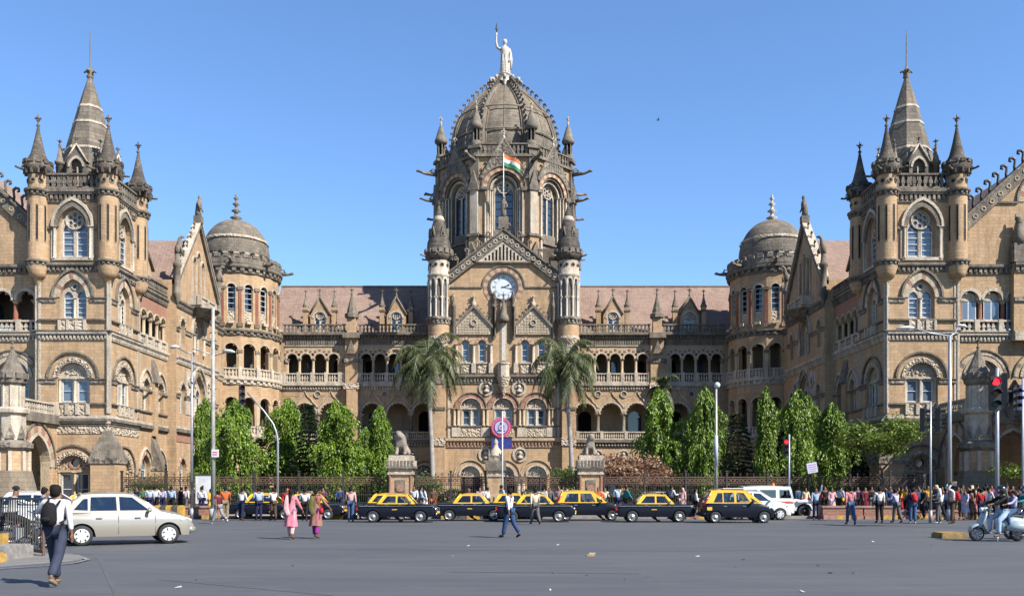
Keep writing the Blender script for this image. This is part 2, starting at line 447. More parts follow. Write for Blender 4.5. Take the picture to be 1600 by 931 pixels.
# ------------------------------------------------------------------ one face of a corner tower
def tower_face(M, full=True, side=0):
    H = 2.8
    # windows (cu, v0, vspring, r)
    top = (0, 20.35, 22.75, 1.15); th = (0, 15.45, 17.15, 1.05); fi = (0, 8.75, 10.75, 1.3); gr = (0, .5, 3.3, 1.35)
    holes = [aopen(*top, 'point'), aopen(*th, 'point'), aopen(*fi, 'round'), aopen(*gr, 'round')]
    mb = MB(M)
    mb.wall([(-H, 0), (H, 0), (H, 25.2), (-H, 25.2)], holes, 0, .5, 'tan')
    for sg in (-1, 1):     # pale quoin shafts at the corners
        mb.box(sg * H - .22, sg * H + .22, 7.9, 18.3, -.04, .05, 'pale')
        mb.lathe(sg * H, 0, [(.09, 7.9), (.09, 18.4)], 'grey', 6)
    part(mb, 'wall')
    # carved trim
    t = MB(M)
    hood(t, top[0], top[2], top[3], .36, 'point', 'grey', 0, .16); t.ring(acurve(0, 22.75, 1.51, 'point'), acurve(0, 22.75, 1.7, 'point'), 0, .24, 'pale')
    for sg in (-1, 1):
        t.box(sg * 1.52 - .2, sg * 1.52 + .2, 20.2, 22.5, 0, .12, 'pale'); t.col(sg * 1.42, .16, 20.2, 22.75, .1, 'pale', 6)
        t.box(sg * 1.9 - .55, sg * 1.9 + .55, 22.5, 22.75, 0, .14, 'carvedgrey')
    t.box(-1.6, 1.6, 20.05, 20.3, 0, .22, 'pale')
    hood(t, th[0], th[2], th[3], .5, 'point', ['cream', 'pale', 'pink', 'pale'], 0, .07, n=14); t.ring(acurve(0, 17.15, 1.55, 'point', 14), acurve(0, 17.15, 1.7, 'point', 14), 0, .2, 'grey')
    t.box(-1.1, 1.1, 14.5, 15.25, 0, .18, 'carvedpale')
    for u in (-1.0, -.35, .35, 1.0): t.box(u - .1, u + .1, 14.5, 15.3, .181, .28, 'pale')
    hood(t, fi[0], fi[2], fi[3], .3, 'round', 'carvedpale', 0, .1, n=18)
    for i in range(19):
        a = pi * (i + .5) / 19; s0 = t.M; t.M = s0 @ Matrix.Translation((1.31 * cos(a), 10.75 + 1.31 * sin(a), 0)) @ Matrix.Rotation(a, 4, 'Z'); t.box(-.1, .04, -.06, .06, -.12, .1, 'pale'); t.M = s0
    t.ring(acurve(0, 10.75, 1.95, 'round', 18), acurve(0, 10.75, 2.1, 'round', 18), 0, .16, 'grey')
    t.box(-1.35, 1.35, 7.8, 8.6, 0, .16, 'carvedpale')
    for u in (-1.25, -.42, .42, 1.25): t.box(u - .13, u + .13, 7.8, 8.65, .161, .28, 'pale')
    hood(t, gr[0], gr[2], gr[3], .3, 'round', 'carvedpale', 0, .1, n=18); t.ring(acurve(0, 3.3, 2.0, 'round', 18), acurve(0, 3.3, 2.14, 'round', 18), 0, .14, 'grey')
    for i in range(17):
        a = pi * (i + .5) / 17; s0 = t.M; t.M = s0 @ Matrix.Translation((1.36 * cos(a), 3.3 + 1.36 * sin(a), 0)) @ Matrix.Rotation(a, 4, 'Z'); t.box(-.1, .04, -.06, .06, -.12, .1, 'pale'); t.M = s0
    for a, b in ((-H, -1.9), (1.9, H)): t.box(a, b, 3.0, 3.3, 0, .12, 'carvedgrey')
    t.box(-H, -1.35, 2.2, 2.3, 0, .08, 'grey'); t.box(1.35, H, 2.2, 2.3, 0, .08, 'grey')
    for v, hh, m in ((17.05, .3, 'carvedgrey'), (10.6, .3, 'carvedgrey')):
        for a, b in ((-H, -1.35), (1.35, H)): t.box(a, b, v - hh, v, 0, .1, m); t.box(a, b, v, v + .08, 0, .17, 'grey')
    t.box(-H, H, 15.3, 15.42, 0, .2, 'grey'); t.box(-H, H, 8.62, 8.74, 0, .2, 'grey')
    t.box(-H, H, 6.3, 6.9, 0, .05, 'carvedpale'); t.box(-H, H, 6.92, 7.02, 0, .1, 'grey')
    t.box(-H, H, 7.28, 7.5, 0, .3, 'grey'); t.box(-H, H, 7.5, 7.75, 0, .2, 'pale'); t.box(-H, H, 7.1, 7.27, 0, .15, 'pale')
    part(t, 'carved_trim')
    c = MB(M)
    cornice(c, -H, H, 19.15, 19.85, .34, 'grey', 'carvedgrey', .36); part(c, 'cornice')
    c = MB(M); cornice(c, -H, H, 13.75, 14.42, .3, 'pale', 'pale', .3); c.box(-H - .3, H + .3, 14.421, 14.5, 0, .36, 'grey'); part(c, 'cornice')
    c = MB(M); cornice(c, -H + .6, H - .6, 24.7, 25.75, .35, 'grey', 'carvedgrey', .36); part(c, 'cornice')
    c = MB(M); balus(c, -H + .6, H - .6, 25.76, 26.95, .1, 'grey', .24, .42); part(c, 'balustrade')
    window(M, ST, *top, kind='point', style='rose', plate='pale', pm='paneglass')
    window(M, ST, *th, kind='point', style='twin', plate='pale', pm='paneglass')
    window(M, ST, *fi, kind='round', style='tymp', plate='pale', pm='paneglass', bars=1)
    window(M, ST, *gr, kind='round', style='lattice', plate='cream', pm='glass', bars=1)

def corner_tower(sd):
    cx, cy = 33.8, -33.5
    tower_face(F(cx, cy - 2.8, -90, sd))
    tower_face(F(cx - 2.8, cy, 180, sd))          # faces the court (towards x=0)
    b = MB(V(0, 0, sd))
    b.M = F(0, 0, -90, sd)
    # closed core: other sides and roof slab
    b.box(31.6, 36.6, .0, 25.15, 30.7, 30.75, 'tan'); b.box(36.55, 36.6, 0, 25.15, 30.76, 35.8, 'tan'); b.box(31.05, 36.55, 25.2, 25.35, 30.8, 36.2, 'grey')
    for v in (4.5, 11.9, 16.9):
        pass
    part(b, 'wall')
    # upper rear faces get the cornice and balustrade too
    for M in (F(cx, cy + 2.8, 90, sd), F(cx + 2.8, cy, 0, sd)):
        c = MB(M); cornice(c, -2.2, 2.2, 24.7, 25.75, .35, 'grey', 'carvedgrey', .36); part(c, 'cornice')
        c = MB(M); balus(c, -2.2, 2.2, 25.76, 26.95, .1, 'grey', .24, .42); part(c, 'balustrade')
    for dx in (-2.8, 2.8):
        for dy in (-2.8, 2.8):
            small_turret(F(cx + dx, cy + dy, -90, sd), 19.9, 25.1, .78, 26.9, 30.6, ST, corbel=18.4)
    # octagonal spire with lucarnes and pinnacles
    M = F(cx, cy, -90, sd); s = MB(M)
    s.lathe(0, 0, [(2.0, 25.3), (2.0, 27.4), (2.1, 27.5), (2.13, 28.6)], 'grey', 8, pi / 8, sm=False)
    zs = [28.6, 29.5, 29.7, 30.7, 31.0, 31.8, 32.0, 33.2, 33.4, 34.5, 35.85]
    rs = [2.0 * max(0, 1 - (z - 28.6) / 7.35) ** .92 + .13 for z in zs]
    for i in range(len(zs) - 1):
        s.lathe(0, 0, [(rs[i] + (.05 if i in (1, 5, 7) else 0), zs[i]), (rs[i + 1] + (.05 if i in (1, 5, 7) else 0), zs[i + 1])], ['domestone', 'pale', 'domestone', 'domestone_tan', 'domestone', 'pale', 'domestone', 'pale', 'domestone_tan', 'domestone'][i], 8, pi / 8, sm=False)
    for k in range(8):
        a = k * pi / 4 + pi / 8; curl_r = 0
    sp = part(s, 'spire')
    f = MB(M); f.lathe(0, 0, [(.14, 35.75), (.3, 35.95), (.12, 36.2), (.34, 36.4), (.1, 36.65), (.05, 37.0), (.045, 38.5), (.02, 39.8), (0, 39.9)], 'grey', 8)
    for k in range(4):
        a = k * pi / 2; f.tube([(0, 36.25, 0), (.35 * cos(a), 36.45, .35 * sin(a)), (.5 * cos(a), 36.3, .5 * sin(a))], [.1, .1, .07], 'grey', 6)
    f.build('lightning_rod', sp)
    for k in range(4):
        Mk = M @ Matrix.Rotation(k * pi / 2, 4, 'Y') @ Matrix.Translation((0, 0, 1.75))
        l = MB(Mk); o = aopen(0, 26.1, 27.7, .5, 'point', 8)
        l.wall([(-.78, 25.35), (.78, 25.35), (.78, 28.2), (0, 29.5), (-.78, 28.2)], [o], .55, .35, 'grey'); l.prism(o, .1, .15, 'dark')
        l.ring(acurve(0, 27.7, .5, 'point', 8), acurve(0, 27.7, .66, 'point', 8), .55, .63, 'pale')
        l.box(-.05, .05, 26.1, 27.8, .3, .38, 'pale'); l.box(-.78, -.77, 25.35, 28.2, -.3, .55, 'grey'); l.box(.77, .78, 25.35, 28.2, -.3, .55, 'grey')
        for sg in (-1, 1):
            l.add([(0, 29.55, .6), (sg * .9, 28.1, .6), (sg * .9, 28.1, -.6), (0, 29.55, -.6)], [(0, 1, 2, 3)], 'grey')
            l.tube([(sg * .9, 28.1, .6), (0, 29.55, .6)], .08, 'pale', 4)
        finial(l, 0, .55, 29.45, .8, 'grey', .7); l.build('lucarne', sp)
        for sg in (1,):
            p = MB(M @ Matrix.Rotation(k * pi / 2 + pi / 4, 4, 'Y')); p.lathe(2.35, 0, [(.3, 25.3), (.3, 28.1), (.4, 28.15), (.4, 28.35), (.28, 28.4), (.05, 29.6)], 'grey', 8); finial(p, 2.35, 0, 29.5, .75, 'grey', .7); 
            p.box(1.6, 2.35, 27.0, 27.4, -.08, .08, 'grey'); p.build('pinnacle', sp)
    # sloped corner buttress at the foot
    bb = MB(F(31.0, -36.3, -90, sd))
    bb.box(-1.0, .9, 0, 3.9, -.9, 1.15, 'tan'); bb.box(-1.1, 1.0, 3.9, 4.35, -1.0, 1.25, 'carvedgrey')
    z = [4.35, 4.95, 5.5, 6.0, 6.5]; 
    for i in range(4):
        k0, k1 = 1 - i * .19, 1 - (i + .75) * .19
        a = [(-1.05 * k0, z[i], 1.2 * k0), (.95 * k0, z[i], 1.2 * k0), (.95 * k0, z[i], -.95 * k0), (-1.05 * k0, z[i], -.95 * k0)]
        t2 = [(-1.05 * k1, z[i + 1], 1.2 * k1), (.95 * k1, z[i + 1], 1.2 * k1), (.95 * k1, z[i + 1], -.95 * k1), (-1.05 * k1, z[i + 1], -.95 * k1)]
        bb.add(a + t2, [(0, 1, 5, 4), (1, 2, 6, 5), (3, 0, 4, 7), (2, 3, 7, 6), (4, 5, 6, 7)], 'grey')
    part(bb, 'buttress')

# ------------------------------------------------------------------ loggias
def arcade(M, us, v0, vs, r, v1, u0, u1, kind='round', colr=.14, colm='cream', room=2.6, wallmat='tan', hoodm='cream', lobes=7, name='arcade', spand=None, hh=.16, depth=.55, back='interior', vtop=None, doors=True):
    """open arcade: pierced front wall, real columns, gallery behind"""
    mb = MB(M)
    ops = [aopen(c, v0, vs, r, kind, 12, lobes) for c in us]
    # front wall above springing is one sheet, columns below
    outer = [(u0, vs), ]
    pts = []
    L = []
    for c in us:
        cv = acurve(c, vs, r, kind, 12, 0, lobes)[::-1]
        L += [(x, y) for x, y in cv]
    poly = [(u0, vs)] + L + [(u1, vs), (u1, v1), (u0, v1)]
    q = []
    for p in poly:
        if not q or (abs(p[0] - q[-1][0]) + abs(p[1] - q[-1][1])) > 1e-5: q.append(p)
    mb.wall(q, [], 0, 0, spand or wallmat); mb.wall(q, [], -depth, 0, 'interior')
    n = len(q); m2 = []
    mb.add([(x, y, 0) for x, y in q] + [(x, y, -depth) for x, y in q], [(i, i + 1, n + i + 1, n + i) for i in range(n - 4)], hoodm)
    if us[0] - r - u0 > .05: mb.box(u0, us[0] - r, v0, vs, -depth, 0, wallmat)
    if u1 - us[-1] - r > .05: mb.box(us[-1] + r, u1, v0, vs, -depth, 0, wallmat)
    if hoodm:
        for c in us: hood(mb, c, vs, r, hh, kind, hoodm, 0, .08)
    # gallery
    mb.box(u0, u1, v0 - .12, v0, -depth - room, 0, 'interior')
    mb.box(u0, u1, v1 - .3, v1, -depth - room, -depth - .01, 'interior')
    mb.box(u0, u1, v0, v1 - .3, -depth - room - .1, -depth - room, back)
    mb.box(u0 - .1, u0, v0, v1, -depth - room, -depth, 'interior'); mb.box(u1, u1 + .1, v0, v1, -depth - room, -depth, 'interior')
    if doors:
        for i, c in enumerate(us):
            if i % 2 == 0: 
                o = aopen(c + .2, v0, vs - .2, r * .62, 'round', 8); mb.prism(o, -depth - room, -depth - room + .04, 'glass' if i % 4 else 'dark')
    a = part(mb, name)
    for i in range(len(us) - 1):
        c = (us[i] + us[i + 1]) / 2; gap = us[i + 1] - us[i] - 2 * r
        cb = MB(M); cb.col(c, -depth / 2, v0, vs, max(colr, .1), colm, 8, 'cream', .28); cb.build('column', a)
    for c in (us[0] - r + colr * .3, us[-1] + r - colr * .3):
        cb = MB(M); cb.col(c, -depth * .3, v0, vs, colr * .8, colm, 8, 'cream', .28); cb.build('column', a)
    return a
def ogee(mb, cu, vs, r, t, mat='pale', w0=0, w1=.14):
    L = acurve(cu, vs, r, 'round', 16)[2:7]; 
    pk = (cu, vs + r * 1.75)
    a = [(cu + r * cos(x), vs + r * sin(x)) for x in [0, .25, .5, .75, .95]] + [(cu + r * .42, vs + r * 1.06), (cu + r * .2, vs + r * 1.25), (cu + r * .06, vs + r * 1.5), pk]
    full = a + [(2 * cu - x, y) for x, y in a[-2::-1]]
    out = []
    for i, (x, y) in enumerate(full):
        d = Vector((x - cu, y - vs)); d.normalize(); out.append((x + d.x * t, y + d.y * t))
    mb.ring(full, out, w0, w1, mat)
    mb.box(cu - .16, cu + .16, vs + r * 1.78, vs + r * 1.98, w0, w1 + .08, mat)
def medallion(mb, u, v, r, w=0, bust=True, m='pale'):
    c, c2 = circ(u, v, r * .72, 18), circ(u, v, r, 18)
    mb.ring(c + c[:1], c2 + c2[:1], w, w + .14, m)
    mb.prism(c, w, w + .03, 'carvedgrey')
    if bust:
        mb.lathe(u, w + .05, [(.02, v - r * .6), (r * .42, v - r * .5), (r * .36, v - r * .25), (r * .14, v - r * .12), (r * .15, v), (r * .24, v + .1 * r), (r * .26, v + r * .28), (r * .15, v + r * .45), (0, v + r * .5)], m, 10)

# ------------------------------------------------------------------ court side of a wing
def court_side(sd):
    M = F(31.0, 0, 180, sd)        # w towards x=0 ; for side +1 u runs towards -y
    def m(y): return -y            # u for building y   (u = -y for ang 180: u=(0,-1))
    S = -1
    ya, yb = -30.7, -24.5
    u0, u1 = -yb, -ya              # 24.5 .. 30.7
    w = MB(M)
    # first floor and ground windows of the loggia bay
    h1 = [(26.0, 8.7, 10.6, .72), (29.1, 8.7, 10.6, .72)]; g1 = [(26.0, 1.0, 3.6, .95), (29.2, 1.0, 3.6, .95)]
    w.wall([(u0, 0), (u1, 0), (u1, 14.3), (u0, 14.3)], [aopen(*a, 'point') for a in h1] + [aopen(*a, 'point') for a in g1], 0, .5, 'tan')
    w.box(u0, u1, 19.4, 19.65, -.4, .02, 'tan')
    part(w, 'wall')
    t = MB(M)
    for a in h1: hood(t, *a[:1], a[2], a[3], .26, 'point', 'carvedpale', 0, .1, 12); t.ring(acurve(a[0], a[2], 1.25, 'point'), acurve(a[0], a[2], 1.38, 'point'), 0, .16, 'pale')
    for a in g1: hood(t, a[0], a[2], a[3], .3, 'point', ['pink', 'cream'], 0, .06, 12); t.ring(acurve(a[0], a[2], 1.3, 'point'), acurve(a[0], a[2], 1.42, 'point'), 0, .16, 'pale')
    for v in (10.45, 8.6): t.box(u0, u1, v, v + .13, 0, .16, 'grey')
    t.box(u0, u1, 7.2, 7.5, 0, .26, 'grey'); t.box(u0, u1, 7.5, 7.72, 0, .15, 'pale')
    part(t, 'carved_trim')
    for a in h1: window(M, ST, *a, kind='point', style='single', plate='pale', bars=2)
    for a in g1: window(M, ST, *a, kind='point', style='single', plate='cream', bars=2, pm='glass')
    c = MB(M); cornice(c, u0, u1, 13.75, 14.45, .28, 'pale', 'pale', .32); part(c, 'cornice')
    c = MB(M); cornice(c, u0, u1, 18.75, 19.45, .3, 'grey', 'grey', .32); part(c, 'cornice')
    us = [25.4 + i * 1.42 for i in range(4)]
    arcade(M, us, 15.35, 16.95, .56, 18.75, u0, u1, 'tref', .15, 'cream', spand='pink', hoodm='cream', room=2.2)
    b = MB(M); b.box(u0, u1, 14.3, 14.5, -.5, .02, 'pale'); balus(b, u0, u1, 14.5, 15.4, -.1, 'pale', .3, .4, 1.42); part(b, 'balustrade')
    b = MB(M); balus(b, u0, u1, 19.66, 20.6, 0, 'grey', .26, .4); part(b, 'balustrade')
    # buttress between the lower windows
    bb = MB(M)
    bb.box(27.1, 28.0, 0, 3.5, 0, 1.0, 'tan'); bb.box(27.05, 28.05, 3.5, 3.9, 0, 1.05, 'carvedgrey')
    bb.add([(27.05, 3.9, 0), (28.05, 3.9, 0), (28.05, 3.9, 1.05), (27.05, 3.9, 1.05), (27.05, 6.6, 0), (28.05, 6.6, 0)], [(2, 3, 4, 5), (0, 3, 4), (1, 2, 5)], 'grey')
    bb.box(27.15, 27.95, 6.6, 11.3, 0, .3, 'tan'); bb.add([(27.1, 11.3, 0), (28.0, 11.3, 0), (28.0, 11.3, .6), (27.1, 11.3, .6), (27.1, 13.4, 0), (28.0, 13.4, 0)], [(2, 3, 4, 5), (0, 3, 4), (1, 2, 5)], 'grey')
    part(bb, 'buttress')
    # gabled pavilion, projecting .9
    P = F(30.1, 0, 180, sd)
    p0, p1 = 13.1, 24.5; pm = (p0 + p1) / 2; HB = 19.3
    w = MB(P)
    lan = [(pm + d, 20.6, 24.0 + (.7 if d == 0 else 0), .42) for d in (-1.15, 0, 1.15)]
    f2 = [(p0 + 1.5, 15.3, 17.1, .62), (p1 - 1.5, 15.3, 17.1, .62), (pm, 15.2, 17.0, 1.15)]
    f1 = [(p0 + 1.6, 9.0, 10.9, .7), (p1 - 1.6, 9.0, 10.9, .7), (pm, 8.9, 11.0, 1.5)]
    f0 = [(p0 + 1.6, 1, 3.7, .8), (p1 - 1.6, 1, 3.7, .8), (pm, .6, 3.3, 1.5)]
    out = [(p0, 0), (p1, 0), (p1, 21.3), (pm + .1, 28.2), (pm - .1, 28.2), (p0, 21.3)]
    w.wall(out, [aopen(*a, 'point') for a in f2 + f1 + f0 + lan], 0, .45, 'tan')
    w.box(p1 - .02, p1, 0, 21.3, -.9, -.001, 'tan'); w.box(p0, p0 + .02, 0, 21.3, -.9, -.001, 'tan')
    w.prism([(pm, 28.0), (p1, 21.2), (p0, 21.2)], -.4, -.3, 'tan'); w.box(p1 - .4, p1, 19.6, 21.3, -5, -.91, 'tan'); w.box(p0, p0 + .4, 19.6, 21.3, -5, -.91, 'tan')
    part(w, 'wall')
    t = MB(P)
    for a in f2[:2] + f1[:2]: hood(t, a[0], a[2], a[3], .24, 'point', 'carvedpale', 0, .1, 10)
    for a in f0[:2]: hood(t, a[0], a[2], a[3], .34, 'point', ['pink', 'cream'], 0, .06, 12)
    for a in (f2[2], f1[2], f0[2]):
        hood(t, a[0], a[2], a[3], .3, 'point', 'carvedgrey', 0, .12, 12); t.ring(acurve(a[0], a[2], a[3] + .6, 'point'), acurve(a[0], a[2], a[3] + .75, 'point'), 0, .2, 'pale')
        for sg in (-1, 1): t.col(a[0] + sg * (a[3] + .18), .12, a[1], a[2], .13, 'pale', 6)
    for a in lan: hood(t, a[0], a[2], a[3], .15, 'point', 'pale', 0, .12, 8)
    for sg in (-1, -.34, .34, 1): t.box(pm + sg * 1.7 - .1, pm + sg * 1.7 + .1, 20.6, 24.1, 0, .1, 'pale')
    for v in (16.9, 10.7): 
        for x0, x1 in ((p0, p0 + .85), (p0 + 2.2, pm - 1.9), (pm + 1.9, p1 - 2.2), (p1 - .85, p1)): t.box(x0, x1, v - .28, v, 0, .12, 'carvedgrey'); t.box(x0, x1, v, v + .08, 0, .18, 'grey')
    t.box(p0, p1, 7.2, 7.5, 0, .28, 'grey'); t.box(p0, p1, 7.5, 7.75, 0, .18, 'pale'); t.box(p0, p1, 6.3, 6.9, 0, .05, 'pink')
    for x in (p0 + 3.2, p1 - 3.2):       # pierced pale panels of the first floor
        t.box(x - .8, x + .8, 9.0, 13.2, 0, .06, 'pale'); medallion(t, x, 12.2, .5, .06, False); medallion(t, x, 10.9, .35, .06, False)
    part(t, 'carved_trim')
    for a in f2[:2] + f1[:2] + f0[:2]: window(P, ST, *a, kind='point', style='single', plate='pale', bars=2)
    for a in (f2[2], f1[2]): window(P, ST, *a, kind='point', style='twin', plate='pale', bars=2, pm='glass')
    window(P, ST, *f0[2], kind='point', style='lattice', plate='cream', bars=1)
    for a in lan: window(P, ST, *a, kind='point', style='single', plate='pale', bars=4, pm='glass')
    c = MB(P); cornice(c, p0, p1, HB - .5, HB + .2, .3, 'grey', 'carvedgrey', .4); part(c, 'cornice')
    c = MB(P); cornice(c, p0, p1, 13.6, 14.35, .3, 'pale', 'pale', .32); part(c, 'cornice')
    b = MB(P); b.lathe(pm, 0, [(.1, 18.3), (1.2, 18.9), (1.9, 19.3), (2.1, 19.5)], 'carvedgrey', 12); b.box(pm - 2.1, pm + 2.1, 19.5, 19.7, 0, 1.0, 'pale'); balus(b, pm - 2.1, pm + 2.1, 19.7, 20.6, .9, 'pale', .2, .35, 2.1)
    for sg in (-1, 1): b.box(pm + sg * 2.1 - .1, pm + sg * 2.1 + .1, 19.7, 20.6, 0, .9, 'pale')
    part(b, 'balcony')
    g = MB(P)     # raking coping with crockets
    for sg in (-1, 1):
        e = p0 if sg < 0 else p1
        a = [(e, 20.9), (e, 21.5), (pm, 28.4), (pm, 27.8)]
        g.prism(a if sg < 0 else a[::-1], -.4, .28, 'grey', back=True)
        g.prism([(e + sg * .05, 21.5), (e + sg * .05, 21.65), (pm, 28.55), (pm, 28.4)], -.42, .36, 'pale', back=True)
        for i in range(1, 6):
            f = i / 6; u = e + (pm - e) * f; v = 21.6 + (28.5 - 21.6) * f - .1
            curl(g, (u, v, 0), (sg, 0, 0), .6, 'grey')
        g.lathe(e, .1, [(.05, 19.0), (.4, 19.9), (.4, 20.1), (.3, 20.2), (.3, 22.4), (.42, 22.55), (.42, 22.8), (.26, 22.9), (.24, 23.8)], 'grey', 8)
    part(g, 'gable_coping')
    s = MB(P)
    for u, v in ((p0, 23.7), (p1, 23.7)):     # seated carved beasts on the piers
        s.tube([(u, v, .1), (u, v + .5, .1), (u, v + 1.0, .25), (u, v + 1.4, .3), (u, v + 1.6, .5), (u, v + 1.55, .75)], [.26, .28, .2, .15, .17, .07], 'grey', 8)
        s.tube([(u, v + .9, .3), (u, v + .4, .5), (u, v, .5)], [.13, .11, .12], 'grey', 6)
    s.box(pm - .35, pm + .35, 28.2, 28.9, -.35, .4, 'grey'); s.tube([(pm, 28.8, 0), (pm, 29.4, 0), (pm + .04, 30.0, .1), (pm, 30.35, .12), (pm, 30.5, .13), (pm, 30.75, .15), (pm, 31.0, .15)], [.36, .30, .32, .24, .12, .19, .08], 'grey', 8); s.tube([(pm - .3, 30.2, .1), (pm - .45, 29.7, .2), (pm - .25, 29.4, .4)], [.1, .09, .07], 'grey', 6)
    s.tube([(pm + .3, 30.2, .1), (pm + .48, 29.8, .25), (pm + .3, 29.5, .4)], [.12, .11, .09], 'grey', 6)
    part(s, 'gable_statue')
    # plain bay up to the round turret
    w = MB(M); w.wall([(6, 0), (13.1, 0), (13.1, 19.4), (6, 19.4)], [], 0, 0, 'tan'); part(w, 'wall')
    t = MB(M); t.box(6, 13.1, 7.2, 7.6, 0, .26, 'grey'); cornice(t, 6, 13.1, 13.75, 14.4, .28, 'pale', 'pale', .32); cornice(t, 6, 13.1, 18.75, 19.45, .3, 'grey', 'grey', .32); part(t, 'cornice')
    # roof of the wing, ridge along y
    r = MB()
    r.M = Matrix.Diagonal((sd, 1, 1, 1))
    def roofq(x0, x1, xr, y0, y1, ze, zr, mat='rooftile'):
        r.add([(x0, y0, ze), (x0, y1, ze), (xr, y1, zr), (xr, y0, zr), (x1, y0, ze), (x1, y1, ze)], [(0, 1, 2, 3), (3, 2, 5, 4), ], mat); r.add([(x0, y0, ze), (xr, y0, zr), (x1, y0, ze)], [(0, 1, 2)], 'tan')
    roofq(31.5, 41.5, 36.5, -30.6, 2, 19.6, 25.4)
    r.add([(30.15, -24.4, 20.6), (30.15, -18.8, 26.5), (36.5, -18.8, 26.5), (36.5, -24.4, 20.6)], [(0, 1, 2, 3)], 'rooftile')
    r.add([(30.15, -13.2, 20.6), (30.15, -18.8, 26.5), (36.5, -18.8, 26.5), (36.5, -13.2, 20.6)], [(0, 1, 2, 3)], 'rooftile')
    r.add([(31.1, -30.6, 19.5), (31.1, 3, 19.5), (42, 3, 19.5), (42, -30.6, 19.5)], [(0, 1, 2, 3)], 'grey')
    r.add([(42, -30.6, 0), (42, 3, 0), (42, 3, 19.5), (42, -30.6, 19.5)], [(0, 1, 2, 3)], 'tan')
    part(r, 'pitched_roof')
    # gabled dormer over the loggia bay
    d = MB(F(31.9, -27.6, 180, sd)); o = aopen(0, 20.2, 21.2, .8, 'round', 10)
    d.wall([(-1.9, 19.6), (1.9, 19.6), (1.9, 22.0), (0, 24.2), (-1.9, 22.0)], [o], 0, .3, 'tan'); d.prism(o, -.35, -.3, 'dark'); hood(d, 0, 21.2, .8, .25, 'round', 'pale', 0, .1)
    for sg in (-1, 1): d.tube([(sg * 2.05, 21.8, .1), (0, 24.3, .1)], .15, 'grey', 4); d.add([(0, 24.3, .2), (sg * 2.05, 21.9, .2), (sg * 2.05, 21.9, -4), (0, 24.3, -4)], [(0, 1, 2, 3)], 'rooftile')
    finial(d, 0, 0, 24.2, 1.0, 'grey'); part(d, 'dormer')

